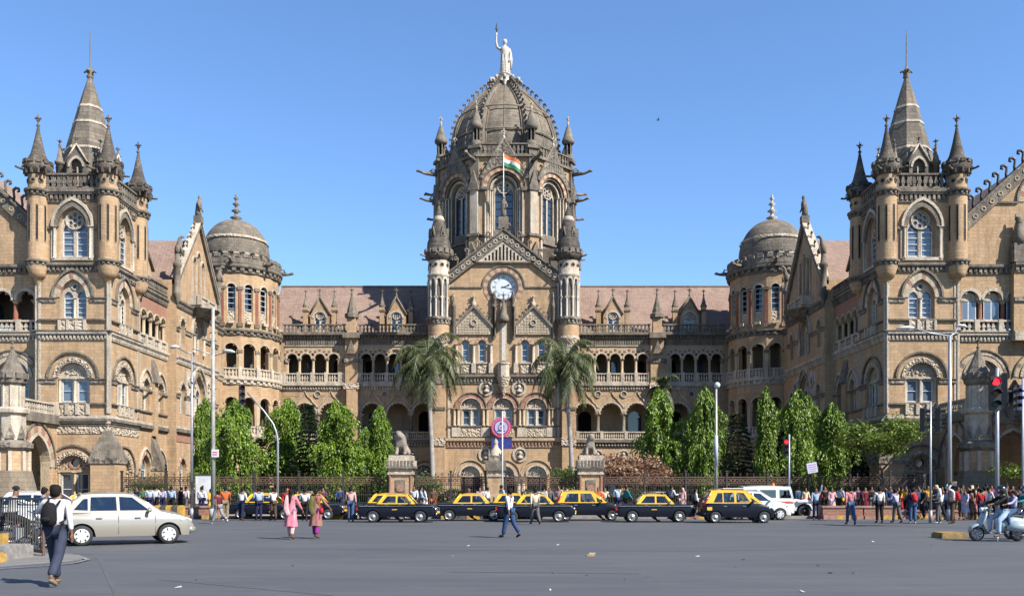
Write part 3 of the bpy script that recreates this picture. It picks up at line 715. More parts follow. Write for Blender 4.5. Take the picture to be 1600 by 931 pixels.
# ------------------------------------------------------------------ outer front block beside the tower, with the big gable and porch
def outer_front(sd):
    M = F(0, -35.5, -90, sd); a, b = 36.6, 52.0; ax = 44.6
    us = [38.05 + i * 1.85 for i in range(8)]
    f1 = [(39.1 + i * 4.6, 8.6, 10.9, 1.35) for i in range(3)]; g0 = [(39.1 + i * 4.6, .6, 3.4, 1.3) for i in range(3)]
    w = MB(M)
    w.wall([(a, 0), (b, 0), (b, 14.4), (a, 14.4)], [aopen(*x, 'round') for x in f1 + g0], 0, .5, 'tan')
    w.wall([(a, 19.2), (b, 19.2), (b, 22.2), (ax + .1, 29.3), (ax - .1, 29.3), (a, 22.2)], [], 0, 0, 'tan')
    w.box(b - .05, b, 0, 22, -12, -.01, 'tan'); w.box(a, b, 19.2, 19.4, -10, -.01, 'grey')
    part(w, 'wall')
    t = MB(M)
    for x in f1: hood(t, x[0], x[2], x[3], .28, 'round', 'pale', 0, .1, 16); t.ring(acurve(x[0], x[2], 1.75, 'round', 16), acurve(x[0], x[2], 2.1, 'round', 16), 0, .05, ['cream', 'grey', 'cream', 'pale']); t.ring(acurve(x[0], x[2], 2.1, 'round', 16), acurve(x[0], x[2], 2.2, 'round', 16), 0, .14, 'grey')
    t.box(a, b, 6.3, 6.9, 0, .05, 'carvedpale'); t.box(a, b, 7.28, 7.5, 0, .3, 'grey'); t.box(a, b, 7.5, 7.75, 0, .2, 'pale')
    t.ring(acurve(ax, 25.0, 2.2, 'round', 18), acurve(ax, 25.0, 2.7, 'round', 18), 0, .06, ['pink', 'cream']); t.ring(acurve(ax, 25.0, 2.7, 'round', 18), acurve(ax, 25.0, 2.85, 'round', 18), 0, .16, 'grey')
    for x0, x1 in ((a + 3.0, ax - 2.7), (ax + 2.7, b - 3.0)): t.box(x0, x1, 24.85, 25.0, 0, .14, 'grey')
    medallion(t, ax, 25, 1.5)
    part(t, 'carved_trim')
    for x in f1: window(M, ST, *x, kind='round', style='rose', plate='pale', bars=2)
    for x in g0[:1]: window(M, ST, *x, kind='round', style='lattice', plate='cream', bars=1)
    c = MB(M); cornice(c, a, b, 13.75, 14.42, .3, 'pale', 'pale', .3); c.box(a, b, 14.421, 14.5, 0, .36, 'grey'); part(c, 'cornice')
    c = MB(M); cornice(c, a, b, 19.15, 19.9, .34, 'grey', 'carvedgrey', .4); part(c, 'cornice')
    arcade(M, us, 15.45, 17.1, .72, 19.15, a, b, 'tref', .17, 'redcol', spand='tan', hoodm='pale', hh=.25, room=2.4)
    if sd > 0:       # the right-hand bays are glazed, with pale fanlights
        for u in us[:4]:
            g = MB(M); g.box(u - .62, u + .62, 15.5, 17.05, -.3, -.26, 'whitepaint'); 
            for dx in (-.3, .3): g.box(u + dx - .25, u + dx + .25, 15.6, 17.0, -.255, -.25, 'paneglass')
            g.prism(aopen(u, 17.0, 17.1, .66, 'round', 8), -.3, -.26, 'pale'); part(g, 'window')
    bb = MB(M); balus(bb, a, b, 14.5, 15.45, .05, 'pale', .3, .38, 1.85); part(bb, 'balustrade')
    g = MB(M)
    for sg, e in ((-1, a), (1, b)):
        g.prism([(e, 21.6), (e, 22.7), (ax, 30.0), (ax, 28.9)], -.5, .3, 'grey', back=True)
        g.prism([(e, 22.7), (e, 22.95), (ax, 30.25), (ax, 30.0)], -.55, .45, 'domestone', back=True)
        for i in range(12):
            f = (i + .6) / 12; u = e + (ax - e) * f; v = 22.15 + 7.3 * f
            c = circ(u, v, .13, 8); c2 = circ(u, v, .21, 8); g.ring(c + c[:1], c2 + c2[:1], .3, .35, 'cream')
            if i % 1 == 0: curl(g, (u, v + .75, 0), (sg, 0, 0), .85, 'iron' if sd > 0 else 'grey', .1)
    part(g, 'gable_coping')
    # projecting bay with parapet and seated beast
    p = MB(M); p.box(41.3, 47.9, 14.5, 20.0, .01, .55, 'tan'); cornice(p, 41.3, 47.9, 19.2, 19.95, .3, 'grey', 'carvedgrey', .4, .55); balus(p, 41.3, 47.9, 20.0, 21.3, .5, 'grey', .26, .42, 3.3); p.box(41.2, 42.2, 20.0, 21.5, .3, .8, 'grey')
    p.box(41.3, 47.9, 16.9, 17.2, .55, .7, 'carvedgrey'); p.box(41.3, 47.9, 13.75, 14.5, 0, .75, 'pale')
    o = [aopen(43.2 + i * 2.8, 15.4, 17.2, .8, 'point') for i in range(2)]
    for q in o: p.prism(q, .5, .56, 'glass')
    part(p, 'projecting_bay')
    s = MB(M); s.tube([(41.7, 21.5, .5), (41.7, 22.1, .5), (41.7, 22.8, .5), (41.75, 23.2, .5), (41.6, 23.6, .7)], [.45, .42, .34, .3, .2], 'grey', 8); s.tube([(41.5, 23.4, .5), (41.5, 23.9, .5)], [.12, .05], 'grey', 5); part(s, 'gable_statue')
    r = MB(M); r.add([(a, 22.2, -.4), (ax, 29.4, -.4), (ax, 29.4, -14), (a, 22.2, -14), (b, 22.2, -.4), (b, 22.2, -14)], [(0, 1, 2, 3), (1, 4, 5, 2)], 'rooftile'); part(r, 'pitched_roof')
    # carriage porch
    Ps = F(35.1, 0, 180, sd)      # side wall facing the court;  u=-y
    o = aopen(39.2, 0, 3.6, 1.75, 'point', 14)
    pw = MB(Ps); pw.wall([(36.3, 0), (42.6, 0), (42.6, 7.7), (36.3, 7.7)], [o], 0, .7, 'tan', 'cream'); 
    hood(pw, 39.2, 3.6, 1.75, .22, 'point', 'pale', 0, .1, 14); pw.ring(acurve(39.2, 3.6, 1.97, 'point', 14), acurve(39.2, 3.6, 2.5, 'point', 14), 0, .04, ['pink', 'cream']); pw.ring(acurve(39.2, 3.6, 2.5, 'point', 14), acurve(39.2, 3.6, 2.65, 'point', 14), 0, .15, 'grey')
    pw.box(36.3, 42.2, 7.0, 7.7, 0, .3, 'grey')
    fr = F(0, -42.6, -90, sd); s0 = pw.M; pw.M = fr
    of = [aopen(37.6 + 4.7 * i, 0, 3.8, 1.7, 'point', 14) for i in range(3)]
    pw.wall([(35.1, 0), (49.5, 0), (49.5, 7.7), (35.1, 7.7)], of, 0, .7, 'tan', 'cream')
    for i in range(3):
        x = 37.6 + 4.7 * i; hood(pw, x, 3.8, 1.7, .22, 'point', 'pale', 0, .1, 14); pw.ring(acurve(x, 3.8, 1.95, 'point', 14), acurve(x, 3.8, 2.4, 'point', 14), 0, .05, ['pink', 'cream'])
        pw.prism([(x - 1.9, 6.6), (x + 1.9, 6.6), (x, 9.8)], .05, .35, 'carvedgrey', back=True); medallion(pw, x, 7.6, .8, .35, False, 'grey')
    pw.box(35.1, 49.5, 6.9, 7.7, .0, .3, 'grey'); pw.box(35.15, 49.5, 7.5, 7.69, -6.3, -.01, 'grey'); pw.M = s0
    part(pw, 'porch')
    q = MB(Ps); balus(q, 36.4, 42.2, 7.71, 8.65, -.05, 'pale', .26, .34); q.box(36.3, 36.9, 7.7, 8.75, -.3, .25, 'pale'); part(q, 'balustrade')
    T = F(34.75, -43.2, -90, sd); q = MB(T)
    q.lathe(0, 0, [(1.75, 0), (1.75, 1.2), (1.55, 1.9), (1.3, 3.0), (1.25, 3.2)], 'domestone_tan', 8, pi / 8, sm=False)
    q.lathe(0, 0, [(1.05, 3.2), (1.05, 4.6)], 'tan', 8, pi / 8, sm=False)
    q.lathe(0, 0, [(1.05, 4.6), (1.35, 4.85), (1.35, 5.15), (.95, 5.4)], 'carvedgrey', 8, pi / 8, sm=False)
    q.lathe(0, 0, [(.9, 5.4), (.86, 7.2), (1.1, 7.35), (1.1, 7.6), (.9, 7.75)], 'pale', 8, pi / 8, sm=False)
    q.lathe(0, 0, [(.72, 7.75), (.72, 9.3)], 'pale', 8, pi / 8, sm=False)
    for k in range(8):
        s0 = q.M; q.M = s0 @ Matrix.Rotation(k * pi / 4 + pi / 8, 4, 'Y'); q.box(.66, .8, 7.75, 9.3, -.07, .07, 'pale')
        q.box(.85, 1.2, 3.2, 4.6, -.12, .12, 'pale'); q.add([(.98, 5.5, -.34), (.98, 5.5, .34), (.96, 6.5, 0)], [(0, 1, 2)], 'carvedgrey'); q.M = s0
    q.lathe(0, 0, [(.72, 9.3), (.92, 9.5), (.98, 9.9), (.9, 10.2), (.7, 10.5), (.3, 11.4), (.12, 11.9)], 'grey', 8, pi / 8, sm=False); crenring(q, 1.0, 9.8, 10.2, 'grey', 10, .12); finial(q, 0, 0, 11.8, 1.1, 'grey', .8)
    part(q, 'porch_turret')

# ------------------------------------------------------------------ round domed turret in the court's corner
def round_turret(sd):
    M = F(31.1, -3.7, -90, sd); r = 5.0
    n = 16
    def ring_wall(mb, v0, v1, rr, hs, mat, depth=.5, kind='round', rev=None, plus=0):
        """curved wall in n bays; each bay is pierced by an arch"""
        for k in range(n):
            a0 = 2 * pi * (k + .5) / n
            s0 = mb.M
            ap = rr * cos(pi / n); hw = rr * sin(pi / n)
            mb.M = s0 @ Matrix.Rotation(a0, 4, 'Y') @ Matrix.Translation((0, 0, ap))
            mb.wall([(-hw, v0), (hw, v0), (hw, v1), (-hw, v1)], [aopen(0, *h, kind, 10) for h in hs], 0, depth, mat, rev)
            for h in hs: hood(mb, 0, h[1], h[2], .17, kind, 'cream' if depth > .5 else 'pale', 0, .08, 10)
            mb.M = s0
    w = MB(M)
    ring_wall(w, 0, 7.6, r, [(1.5, 4.2, .62)], 'tan')
    ring_wall(w, 7.6, 13.9, r, [(8.7, 11.4, .68)], 'tan', .6, 'cusp')
    ring_wall(w, 14.0, 19.1, r, [(15.3, 17.3, .72)], 'tan', .6, 'tref')
    ring_wall(w, 19.5, 26.4, r * .97, [(20.6, 24.2, .45)], 'tan')
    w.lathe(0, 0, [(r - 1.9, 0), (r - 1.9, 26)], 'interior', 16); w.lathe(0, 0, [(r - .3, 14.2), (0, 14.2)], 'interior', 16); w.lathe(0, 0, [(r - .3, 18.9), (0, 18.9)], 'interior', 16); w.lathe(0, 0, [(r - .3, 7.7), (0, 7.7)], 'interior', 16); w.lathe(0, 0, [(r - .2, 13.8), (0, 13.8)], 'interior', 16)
    w.lathe(0, 0, [(r - .9, 19.5), (r - .9, 26)], 'glass', 16)
    T = part(w, 'round_turret')
    c = MB(M)
    cornice_round(c, r, 7.2, 7.9, .25, 'pale', 32, 40); cornice_round(c, r, 13.5, 14.25, .28, 'pale', 32, 44); cornice_round(c, r, 18.95, 19.6, .28, 'grey', 32, 44); cornice_round(c, r * .97, 25.9, 26.8, .4, 'grey', 32, 36)
    c.build('cornice', T)
    for k in range(n):
        if abs(((2 * pi * k / n) + pi / 2 + pi) % (2 * pi) - pi) > 2.3: pass
        Mk = M @ Matrix.Rotation(2 * pi * k / n, 4, 'Y')
        q = MB(Mk); q.box(r * .97 - .15, r * .97 + .05, 20.2, 24.1, -.16, .16, 'redcol'); q.box(r * .97 - .1, r * .97 + .12, 24.0, 24.35, -.3, .3, 'grey'); q.box(r * .97 - .1, r * .97 + .1, 19.9, 20.3, -.3, .3, 'grey')
        q.box(r - .5, r + .03, 15.2, 17.0, -.19, .19, 'cream'); q.box(r - .5, r + .08, 16.95, 17.25, -.26, .26, 'grey'); q.box(r - .1, r + .22, 14.2, 15.4, -.22, .22, 'pale')
        q.box(r - .5, r + .03, 8.8, 11.1, -.18, .18, 'cream'); q.box(r - .1, r + .2, 7.8, 9.0, -.22, .22, 'pale'); q.build('pier', T)
        Mk = M @ Matrix.Rotation(2 * pi * (k + .5) / n, 4, 'Y') @ Matrix.Translation((0, 0, r * cos(pi / n)))
        hw = r * sin(pi / n) - .2
        q = MB(Mk); balus(q, -hw, hw, 14.25, 15.3, .05, 'pale', .2, .36); balus(q, -hw, hw, 7.9, 8.85, .05, 'pale', .2, .36); q.build('balustrade', T)
        q = MB(Mk @ Matrix.Translation((0, 0, -.15))); frames(q, 0, 20.7, 24.3, .44, -.2, 5); q.box(-.44, .44, 20.65, 21.7, -.2, -.14, 'carvedpale'); q.box(-.3, .3, 20.2, 20.5, .1, .4, 'pale'); q.build('window', T)
    d = MB(M)
    d.lathe(0, 0, [(4.75, 26.7), (5.0, 26.85), (5.05, 27.0), (5.05, 27.6), (4.85, 27.6), (4.85, 27.0), (3.8, 27.0)], 'grey', 32, sm=False); crenring(d, 5.08, 27.58, 27.95, 'grey', 30, .2)
    d.lathe(0, 0, [(3.72, 27.0), (3.72, 28.4), (3.86, 28.5), (3.86, 28.62)], 'carvedgrey', 32)
    prof = []
    for i in range(15):
        a = (pi / 2) * i / 14; prof.append((3.78 * cos(a) ** .9 if i < 14 else .12, 28.6 + 4.35 * sin(a)))
    d.lathe(0, 0, prof, 'domestone', 32); d.lathe(0, 0, [(3.68, 30.2), (3.68, 30.3), (3.6, 30.5)], 'carvedpale', 32)
    for k in range(20):
        s0 = d.M; d.M = s0 @ Matrix.Rotation(2 * pi * k / 20, 4, 'Y'); c_ = circ(0, 27.9, .24, 8); d.add([(3.76, y, x) for x, y in c_], [tuple(range(8))], 'dark'); d.box(3.7, 3.85, 28.3, 28.45, -.3, .3, 'pale'); d.M = s0
    for k in range(8):
        a = 2 * pi * k / 8 + .2; gargoyle(d, (5.0 * cos(a), 27.0, 5.0 * sin(a)), (cos(a), 0, sin(a)), 1.5, 'grey', .2)
    d.build('dome', T)
    f = MB(M); fm = 'pale' if sd > 0 else 'grey'
    f.lathe(0, 0, [(.45, 32.68), (.3, 33.08), (.7, 33.28), (.22, 33.53), (.2, 33.88), (.55, 34.08), (.18, 34.33), (.16, 34.68), (.42, 34.88), (.14, 35.08), (.12, 35.38), (.3, 35.53), (.1, 35.73), (.14, 35.88), (0, 36.08)], fm, 10); f.build('finial', T)

# ------------------------------------------------------------------ rear wings of the court
def rear_wing(sd):
    M = V(0, 0, sd); x0, x1 = 8.0, 26.6
    inner = [10.0 + i * 1.66 for i in range(5)]; outer = [20.55 + i * 1.66 for i in range(4)]
    w = MB(M)
    garc = [(9.6, 1.2, 3.6, 1.15), (12.75, 1.2, 3.6, 1.15), (15.9, 1.2, 3.6, 1.15), (20.6, 1.2, 3.6, 1.15), (23.7, 1.2, 3.6, 1.15)]
    w.wall([(x0, 0), (x1, 0), (x1, 7.0), (x0, 7.0)], [aopen(*g, 'round') for g in garc], 0, .6, 'tan')
    w.box(x0, x1, 12.95, 14.7, -.4, 0, 'tan'); w.box(x0, x1, 18.9, 20.2, -.4, -.03, 'tan')
    w.box(26.41, 29.2, 0, 20.2, -.45, -.02, 'tan')
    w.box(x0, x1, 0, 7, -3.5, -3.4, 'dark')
    w.box(x0, 29.2, .0, 20, -4.2, -4.1, 'tan'); w.box(x0, 29.2, 20.1, 21.1, -1.4, -1.3, 'tan'); w.box(29.1, 29.2, 0, 20, -4.1, -.46, 'tan')
    part(w, 'wall')
    for g in garc: window(M, ST, *g, kind='round', style='fan', pm='glass', frame='pale')
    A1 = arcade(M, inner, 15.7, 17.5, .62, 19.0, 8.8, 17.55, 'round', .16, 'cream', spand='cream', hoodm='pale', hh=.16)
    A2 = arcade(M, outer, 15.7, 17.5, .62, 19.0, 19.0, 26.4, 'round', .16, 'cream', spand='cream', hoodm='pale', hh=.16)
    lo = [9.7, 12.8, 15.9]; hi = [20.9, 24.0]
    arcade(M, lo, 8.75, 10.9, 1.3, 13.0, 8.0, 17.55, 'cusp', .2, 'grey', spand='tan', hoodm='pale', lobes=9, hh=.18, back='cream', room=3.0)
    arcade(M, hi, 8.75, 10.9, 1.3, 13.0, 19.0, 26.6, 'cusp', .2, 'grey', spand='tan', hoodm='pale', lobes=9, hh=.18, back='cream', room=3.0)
    t = MB(M)
    for c in lo + hi: ogee(t, c, 10.95, 1.62, .13, 'pale', 0, .12)
    for c in (11.25, 14.35, 22.45): medallion(t, c, 13.25, .42, 0, False)
    for c in (11.2, 14.3, 22.2): medallion(t, c, 5.9, .75, 0, True)
    for g in garc: hood(t, g[0], g[2], g[3], .25, 'round', 'pale', 0, .1, 14); t.ring(acurve(g[0], g[2], 1.55, 'round', 14), acurve(g[0], g[2], 1.68, 'round', 14), 0, .15, 'grey')
    t.box(8.8, 17.5, 19.05, 19.25, 0, .05, 'cream')
    for a, b in ((8.8, 17.5), (19.0, 26.4)):
        for i in range(int((b - a) / .28)):
            u = a + .14 + i * .28; t.box(u - .09, u + .09, 19.15, 19.75, -.03, .12, 'grey')
        t.box(a, b, 19.0, 19.1, -.03, .12, 'pale')
        t.box(a, a + .5, 17.0, 17.5, -.02, .1, 'carvedgrey'); t.box(b - .5, b, 17.0, 17.5, -.02, .1, 'carvedgrey')
    # chequered red blocks above the small arches
    for c in inner + outer:
        for i, a in enumerate((.5, .95, 1.57, 2.19, 2.64)):
            x, y = c + .8 * 1.15 * cos(a), 17.55 + .98 * sin(a)
            t.box(x - .13, x + .13, y - .1, y + .12, .0, .035, 'redcol')
    part(t, 'carved_trim')
    c = MB(M); cornice(c, x0, x1, 19.85, 20.5, .55, 'grey', 'grey', .4); part(c, 'cornice')
    c = MB(M); cornice(c, x0, x1, 13.75, 14.45, .4, 'pale', 'pale', .32); part(c, 'cornice')
    c = MB(M); cornice(c, x0, x1, 6.95, 7.65, .45, 'grey', 'pale', .36); part(c, 'cornice')
    for a, b in ((8.8, 17.5), (19.0, 26.5)):
        q = MB(M); balus(q, a, b, 20.51, 21.6, .35, 'grey', .26, .42); part(q, 'balustrade')
        q = MB(M); q.box(a, b, 14.45, 14.62, 0, .4, 'pale'); 
        balus(q, a, b, 14.62, 15.75, .15, 'pale', .24, .3); 
        for u in [a + .1] + [x - .83 for x in (inner if a < 10 else outer)] + [b - .1]: q.box(u - .22, u + .22, 14.6, 15.85, 0, .36, 'pale')
        part(q, 'balustrade')
        q = MB(M); q.box(a, b, 7.65, 7.8, 0, .4, 'grey'); balus(q, a, b, 7.8, 8.75, .1, 'pale', .24, .26, 3.1); part(q, 'balustrade')
    # pier with pinnacle
    p = MB(M); p.box(17.5, 19.05, 0, 20.6, 0, .55, 'tan'); p.box(17.35, 19.2, 13.8, 14.5, 0, .85, 'carvedpale'); p.box(17.4, 19.15, 6.9, 7.7, 0, .95, 'grey'); p.box(17.4, 19.15, 17.0, 17.45, 0, .7, 'carvedgrey')
    p.box(17.3, 19.25, 19.85, 20.5, 0, 1.1, 'grey'); p.prism([(17.75, 18.0), (18.8, 18.0), (18.28, 19.7)], .5, .95, 'grey', back=True); p.box(17.7, 18.85, 0, 13.8, .55, .8, 'tan')
    p.box(17.75, 18.8, 20.5, 22.3, -.1, .8, 'tan'); p.lathe(18.28, .35, [(.62, 22.2), (.85, 22.35), (.85, 22.8), (.6, 22.9), (.55, 23.3), (.1, 25.0)], 'grey', 8, pi / 8, sm=False); finial(p, 18.28, .35, 24.9, 1.2, 'grey', 1)
    part(p, 'pinnacled_pier')
    # roof
    r = MB(M)
    r.add([(6, 20.9, -1.2), (x1 + 2, 20.9, -1.2), (x1 + 2, 27.7, -6.8), (6, 27.7, -6.8), (6, 20.9, -12.4), (x1 + 2, 20.9, -12.4)], [(0, 1, 2, 3), (3, 2, 5, 4)], 'rooftile')
    r.box(6, x1 + 2, 27.65, 27.8, -6.95, -6.65, 'rooftile'); r.box(x0, x1, 20.3, 20.55, -1.4, .0, 'grey')
    RO = part(r, 'pitched_roof')
    for dx in (13.15, 22.45):
        D = M @ Matrix.Translation((dx, 0, -1.1)); d = MB(D)
        o = aopen(0, 21.0, 22.6, .72, 'round', 12); d.wall([(-1.15, 20.6), (1.15, 20.6), (1.15, 23.2), (0, 25.1), (-1.15, 23.2)], [o], 0, .2, 'tan')
        hood(d, 0, 22.6, .72, .22, 'round', 'pale', 0, .08)
        for sg in (-1, 1):
            d.tube([(sg * 1.25, 23.0, .05), (0, 25.2, .05)], .13, 'grey', 4); d.add([(0, 25.2, .1), (sg * 1.25, 23.1, .1), (sg * 1.25, 23.1, -3.6), (0, 25.2, -3.6)], [(0, 1, 2, 3)], 'rooftile')
            d.box(sg * 1.15 - .02, sg * 1.15 + .02, 20.6, 23.2, -2, 0, 'tan')
            d.box(sg * 1.75 - .27, sg * 1.75 + .27, 20.6, 24.0, -.5, .1, 'tan'); d.box(sg * 1.75 - .36, sg * 1.75 + .36, 23.4, 23.6, -.6, .2, 'grey')
            d.lathe(sg * 1.75, -.2, [(.38, 23.95), (.42, 24.1), (.3, 24.3), (.06, 25.3)], 'grey', 6); finial(d, sg * 1.75, -.2, 25.2, 1.0, 'grey', .7)
        finial(d, 0, 0, 25.1, 1.3, 'grey', .9)
        dd = d.build('dormer', RO) ; dd2 = dd
        window(D, ST, 0, 21.0, 22.6, .70, kind='round', style='rose', plate='pale', w=-.1, bars=1)

# ------------------------------------------------------------------ central clock block
def central_block():
    M = V(0, -6.7); H = 6.3
    pw = [(sx * 3.35 + dx, 16.15, 18.2, .46) for sx in (-1, 1) for dx in (-.93, .93)]
    bw = [(-3.68, 9.0, 10.95, 1.15), (0, 9.0, 10.95, 1.15), (3.68, 9.0, 10.95, 1.15)]
    gw = [(-3.75, 0.0, 3.35, 1.12), (0.1, 0.0, 3.35, 1.12), (3.75, 0.0, 3.35, 1.12)]
    w = MB(M)
    out = [(-6.9, 0), (6.9, 0), (6.9, 25.2), (.0, 30.3), (-6.9, 25.2)]
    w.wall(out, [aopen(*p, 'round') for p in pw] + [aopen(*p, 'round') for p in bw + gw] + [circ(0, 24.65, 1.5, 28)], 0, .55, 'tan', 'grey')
    for sg in (-1, 1): 
        w.box(sg * 6.9 - .04, sg * 6.9 + .04, 0, 25.2, -7, 0, 'tan')
        w.box(sg * 7.3 - .75, sg * 7.3 + .75, 0, 13.6, -.3, 1.0, 'tan'); w.box(sg * 7.3 - .85, sg * 7.3 + .85, 13.6, 14.1, -.3, 1.1, 'grey'); w.box(sg * 7.3 - .6, sg * 7.3 + .6, 14.1, 16.9, -.3, .7, 'tan'); w.box(sg * 7.3 - .82, sg * 7.3 + .82, 6.7, 7.6, .9, 1.12, 'carvedpale'); w.box(sg * 7.3 - .82, sg * 7.3 + .82, 10.7, 11.0, .9, 1.1, 'grey'); w.box(sg * 6.15 - .15, sg * 6.15 + .15, 7.6, 13.8, 0, .12, 'pale')
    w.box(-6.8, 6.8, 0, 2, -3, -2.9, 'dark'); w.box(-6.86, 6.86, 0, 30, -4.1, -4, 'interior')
    part(w, 'wall')
    t = MB(M)
    # gable
    g = MB(M)
    for sg in (-1, 1):
        e = sg * 6.7
        g.prism([(e, 24.5), (e, 25.6), (0, 30.95), (0, 29.75)], -.5, .35, 'grey', back=True); g.prism([(e, 25.6), (e, 25.85), (0, 31.2), (0, 30.95)], -.55, .5, 'domestone', back=True)
        for i in range(11):
            f = (i + .5) / 11; u = e * (1 - f); v = 25.1 + 5.25 * f; c = circ(u, v, .15, 8); c2 = circ(u, v, .25, 8); g.ring(c + c[:1], c2 + c2[:1], .35, .42, 'pale')
            if i % 2 == 0: curl(g, (u, v + .7, 0), (sg, 0, 0), .8, 'grey', .1)
    g.prism([(-3.3, 27.4), (3.3, 27.4), (0, 29.9)], 0, .25, 'pale'); 
    for i in range(-5, 6):
        u = i * .4; hh = 2.1 - abs(u) * .76
        if hh > .45: g.box(u - .1, u + .1, 27.55, 27.5 + hh - .25, .25, .26, 'dark')
    g.box(-3.5, 3.5, 27.25, 27.4, 0, .35, 'grey')
    g.box(-.55, .55, 31.0, 32.4, -.3, .5, 'grey'); g.tube([(0, 32.4, .1), (0.02, 33.0, .15), (-.03, 33.7, .2), (.04, 34.2, .2), (0, 34.35, .22), (0.05, 34.6, .25), (.02, 34.85, .2)], [.36, .30, .27, .30, .12, .17, .06], 'grey', 8); g.tube([(.25, 34.1, .2), (.42, 33.6, .35), (.25, 33.4, .5)], [.1, .09, .07], 'grey', 6)
    part(g, 'gable_coping')
    r = MB(M); r.add([(-6.9, 25.3, -.3), (0, 30.6, -.3), (0, 30.6, -9), (-6.9, 25.3, -9), (6.9, 25.3, -.3), (6.9, 25.3, -9)], [(0, 1, 2, 3), (1, 4, 5, 2)], 'rooftile'); part(r, 'pitched_roof')
    # clock
    t.ring(circ(0, 24.65, 1.72, 32) + circ(0, 24.65, 1.72, 32)[:1], circ(0, 24.65, 2.28, 32) + circ(0, 24.65, 2.28, 32)[:1], 0, .05, ['pink', 'cream'])
    t.ring(acurve(0, 24.65, 2.28, 'round', 20), acurve(0, 24.65, 2.42, 'round', 20), 0, .16, 'grey')
    for a, b in ((-6.0, -2.35), (2.35, 6.0)): t.box(a, b, 24.5, 24.65, 0, .14, 'grey')
    ck = MB(M); c, c2 = circ(0, 24.65, 1.45, 32), circ(0, 24.65, 1.72, 32)
    ck.ring(c + c[:1], c2 + c2[:1], -.2, .14, 'grey'); ck.prism(c, -.3, -.18, 'clockwhite')
    for k in range(40):
        a = 2 * pi * k / 40; s0 = ck.M; ck.M = s0 @ Matrix.Translation((0, 24.65, 0)) @ Matrix.Rotation(a, 4, 'Z'); ck.box(1.5, 1.66, -.05, .05, .14, .18, 'iron'); ck.M = s0
    CK = part(ck, 'clock')
    nm = MB(M)
    NUM = ['XII', 'I', 'II', 'III', 'IIII', 'V', 'VI', 'VII', 'VIII', 'IX', 'X', 'XI']
    for k, s_ in enumerate(NUM):
        a = -2 * pi * k / 12
        s0 = nm.M; nm.M = s0 @ Matrix.Translation((0, 24.65, -.17)) @ Matrix.Rotation(a, 4, 'Z') @ Matrix.Translation((0, 1.12, 0))
        wd = {'I': .07, 'V': .13, 'X': .13}; tot = sum(wd[ch] for ch in s_); x = -tot / 2
        for ch in s_:
            q = wd[ch]; c0 = x + q / 2
            def st(xa, xb): nm.add([(xa - .018, -.15, 0), (xa + .018, -.15, 0), (xb + .018, .15, 0), (xb - .018, .15, 0)], [(0, 1, 2, 3)], 'black')
            if ch == 'I': st(c0, c0)
            elif ch == 'V': st(c0, c0 - .05); st(c0, c0 + .05)
            else: st(c0 - .05, c0 + .05); st(c0 + .05, c0 - .05)
            x += q
        nm.M = s0
    cc, cd = circ(0, 24.65, .9, 32), circ(0, 24.65, .925, 32); s0 = nm.M; nm.ring(cc + cc[:1], cd + cd[:1], -.175, -.17, 'iron')
    nm.build('numerals', CK)
    for L, a, wd in ((.78, radians(90 - 68), .07), (1.15, radians(90 - 103), .045)):
        h = MB(M @ Matrix.Translation((0, 24.65, -.15)) @ Matrix.Rotation(a, 4, 'Z')); h.prism([(-.25, -wd * .6), (L * .6, -wd * .5), (L * .75, -wd * 1.6), (L, 0), (L * .75, wd * 1.6), (L * .6, wd * .5), (-.25, wd * .6)], 0, .02, 'black'); h.build('clock_hand', CK)
    # gablets over paired windows
    for sx in (-1, 1):
        c = sx * 3.35
        q = MB(M); q.prism([(c - 1.95, 19.25), (c + 1.95, 19.25), (c + 1.95, 20.2), (c, 22.1), (c - 1.95, 20.2)], 0, .22, 'pale')
        for i in range(-5, 6):
            for j in range(8):
                u, v = c + i * .32, 19.4 + j * .32
                if v + .2 < 22.0 - abs(u - c) * .98: q.box(u - .11, u + .11, v, v + .22, .22, .27, 'cream')
        medallion(q, c, 20.55, .38, .27, False)
        for sg in (-1, 1):
            q.prism([(c + sg * 2.15, 19.9), (c + sg * 2.15, 20.25), (c, 22.6), (c, 22.2)], 0, .45, 'grey', back=True)
            for i in range(1, 6): curl(q, (c + sg * 2.15 * (1 - i / 6), 20.2 + 2.3 * i / 6, .25), (sg, 0, 0), .35, 'grey', .12)
            q.lathe(c + sg * 2.25, .25, [(.05, 18.6), (.22, 18.9), (.22, 22.3), (.3, 22.4), (.2, 22.6), (.05, 23.6)], 'grey', 6); finial(q, c + sg * 2.25, .25, 23.4, .7, 'pale', .6)
        q.lathe(c, .25, [(.2, 22.4), (.3, 22.7), (.14, 22.9)], 'pale', 6); finial(q, c, .25, 22.7, 1.2, 'pale', 1)
        part(q, 'gablet')
        for dx in (-1.95, -.0, 1.95): t.col(c + dx, .18, 15.95, 18.2, .15, 'pale', 8); t.box(c + dx - .25, c + dx + .25, 14.9, 16.0, 0, .4, 'pale')
        for dx in (-.93, .93):
            t.box(c + dx - .5, c + dx + .5, 14.9, 15.85, 0, .15, 'carvedpale'); t.box(c + dx - .6, c + dx + .6, 15.95, 16.12, 0, .25, 'pale')
            hood(t, c + dx, 18.2, .46, .3, 'round', ['cream', 'pink'], 0, .1, 10)
    for p in pw: window(M, ST, *p, kind='round', style='single', plate='pale', bars=2, w=-.2)
    # niche with canopy in the middle
    q = MB(M); q.box(-.34, .34, 16.2, 20.8, 0, .08, 'cream'); q.box(-.2, .2, 16.3, 20.6, .08, .12, 'marble'); q.lathe(0, .45, [(.45, 20.6), (.62, 20.75), (.62, 21.0), (.38, 21.7), (.1, 22.9)], 'grey', 8); finial(q, 0, .45, 22.9, 1.1, 'grey', .8)
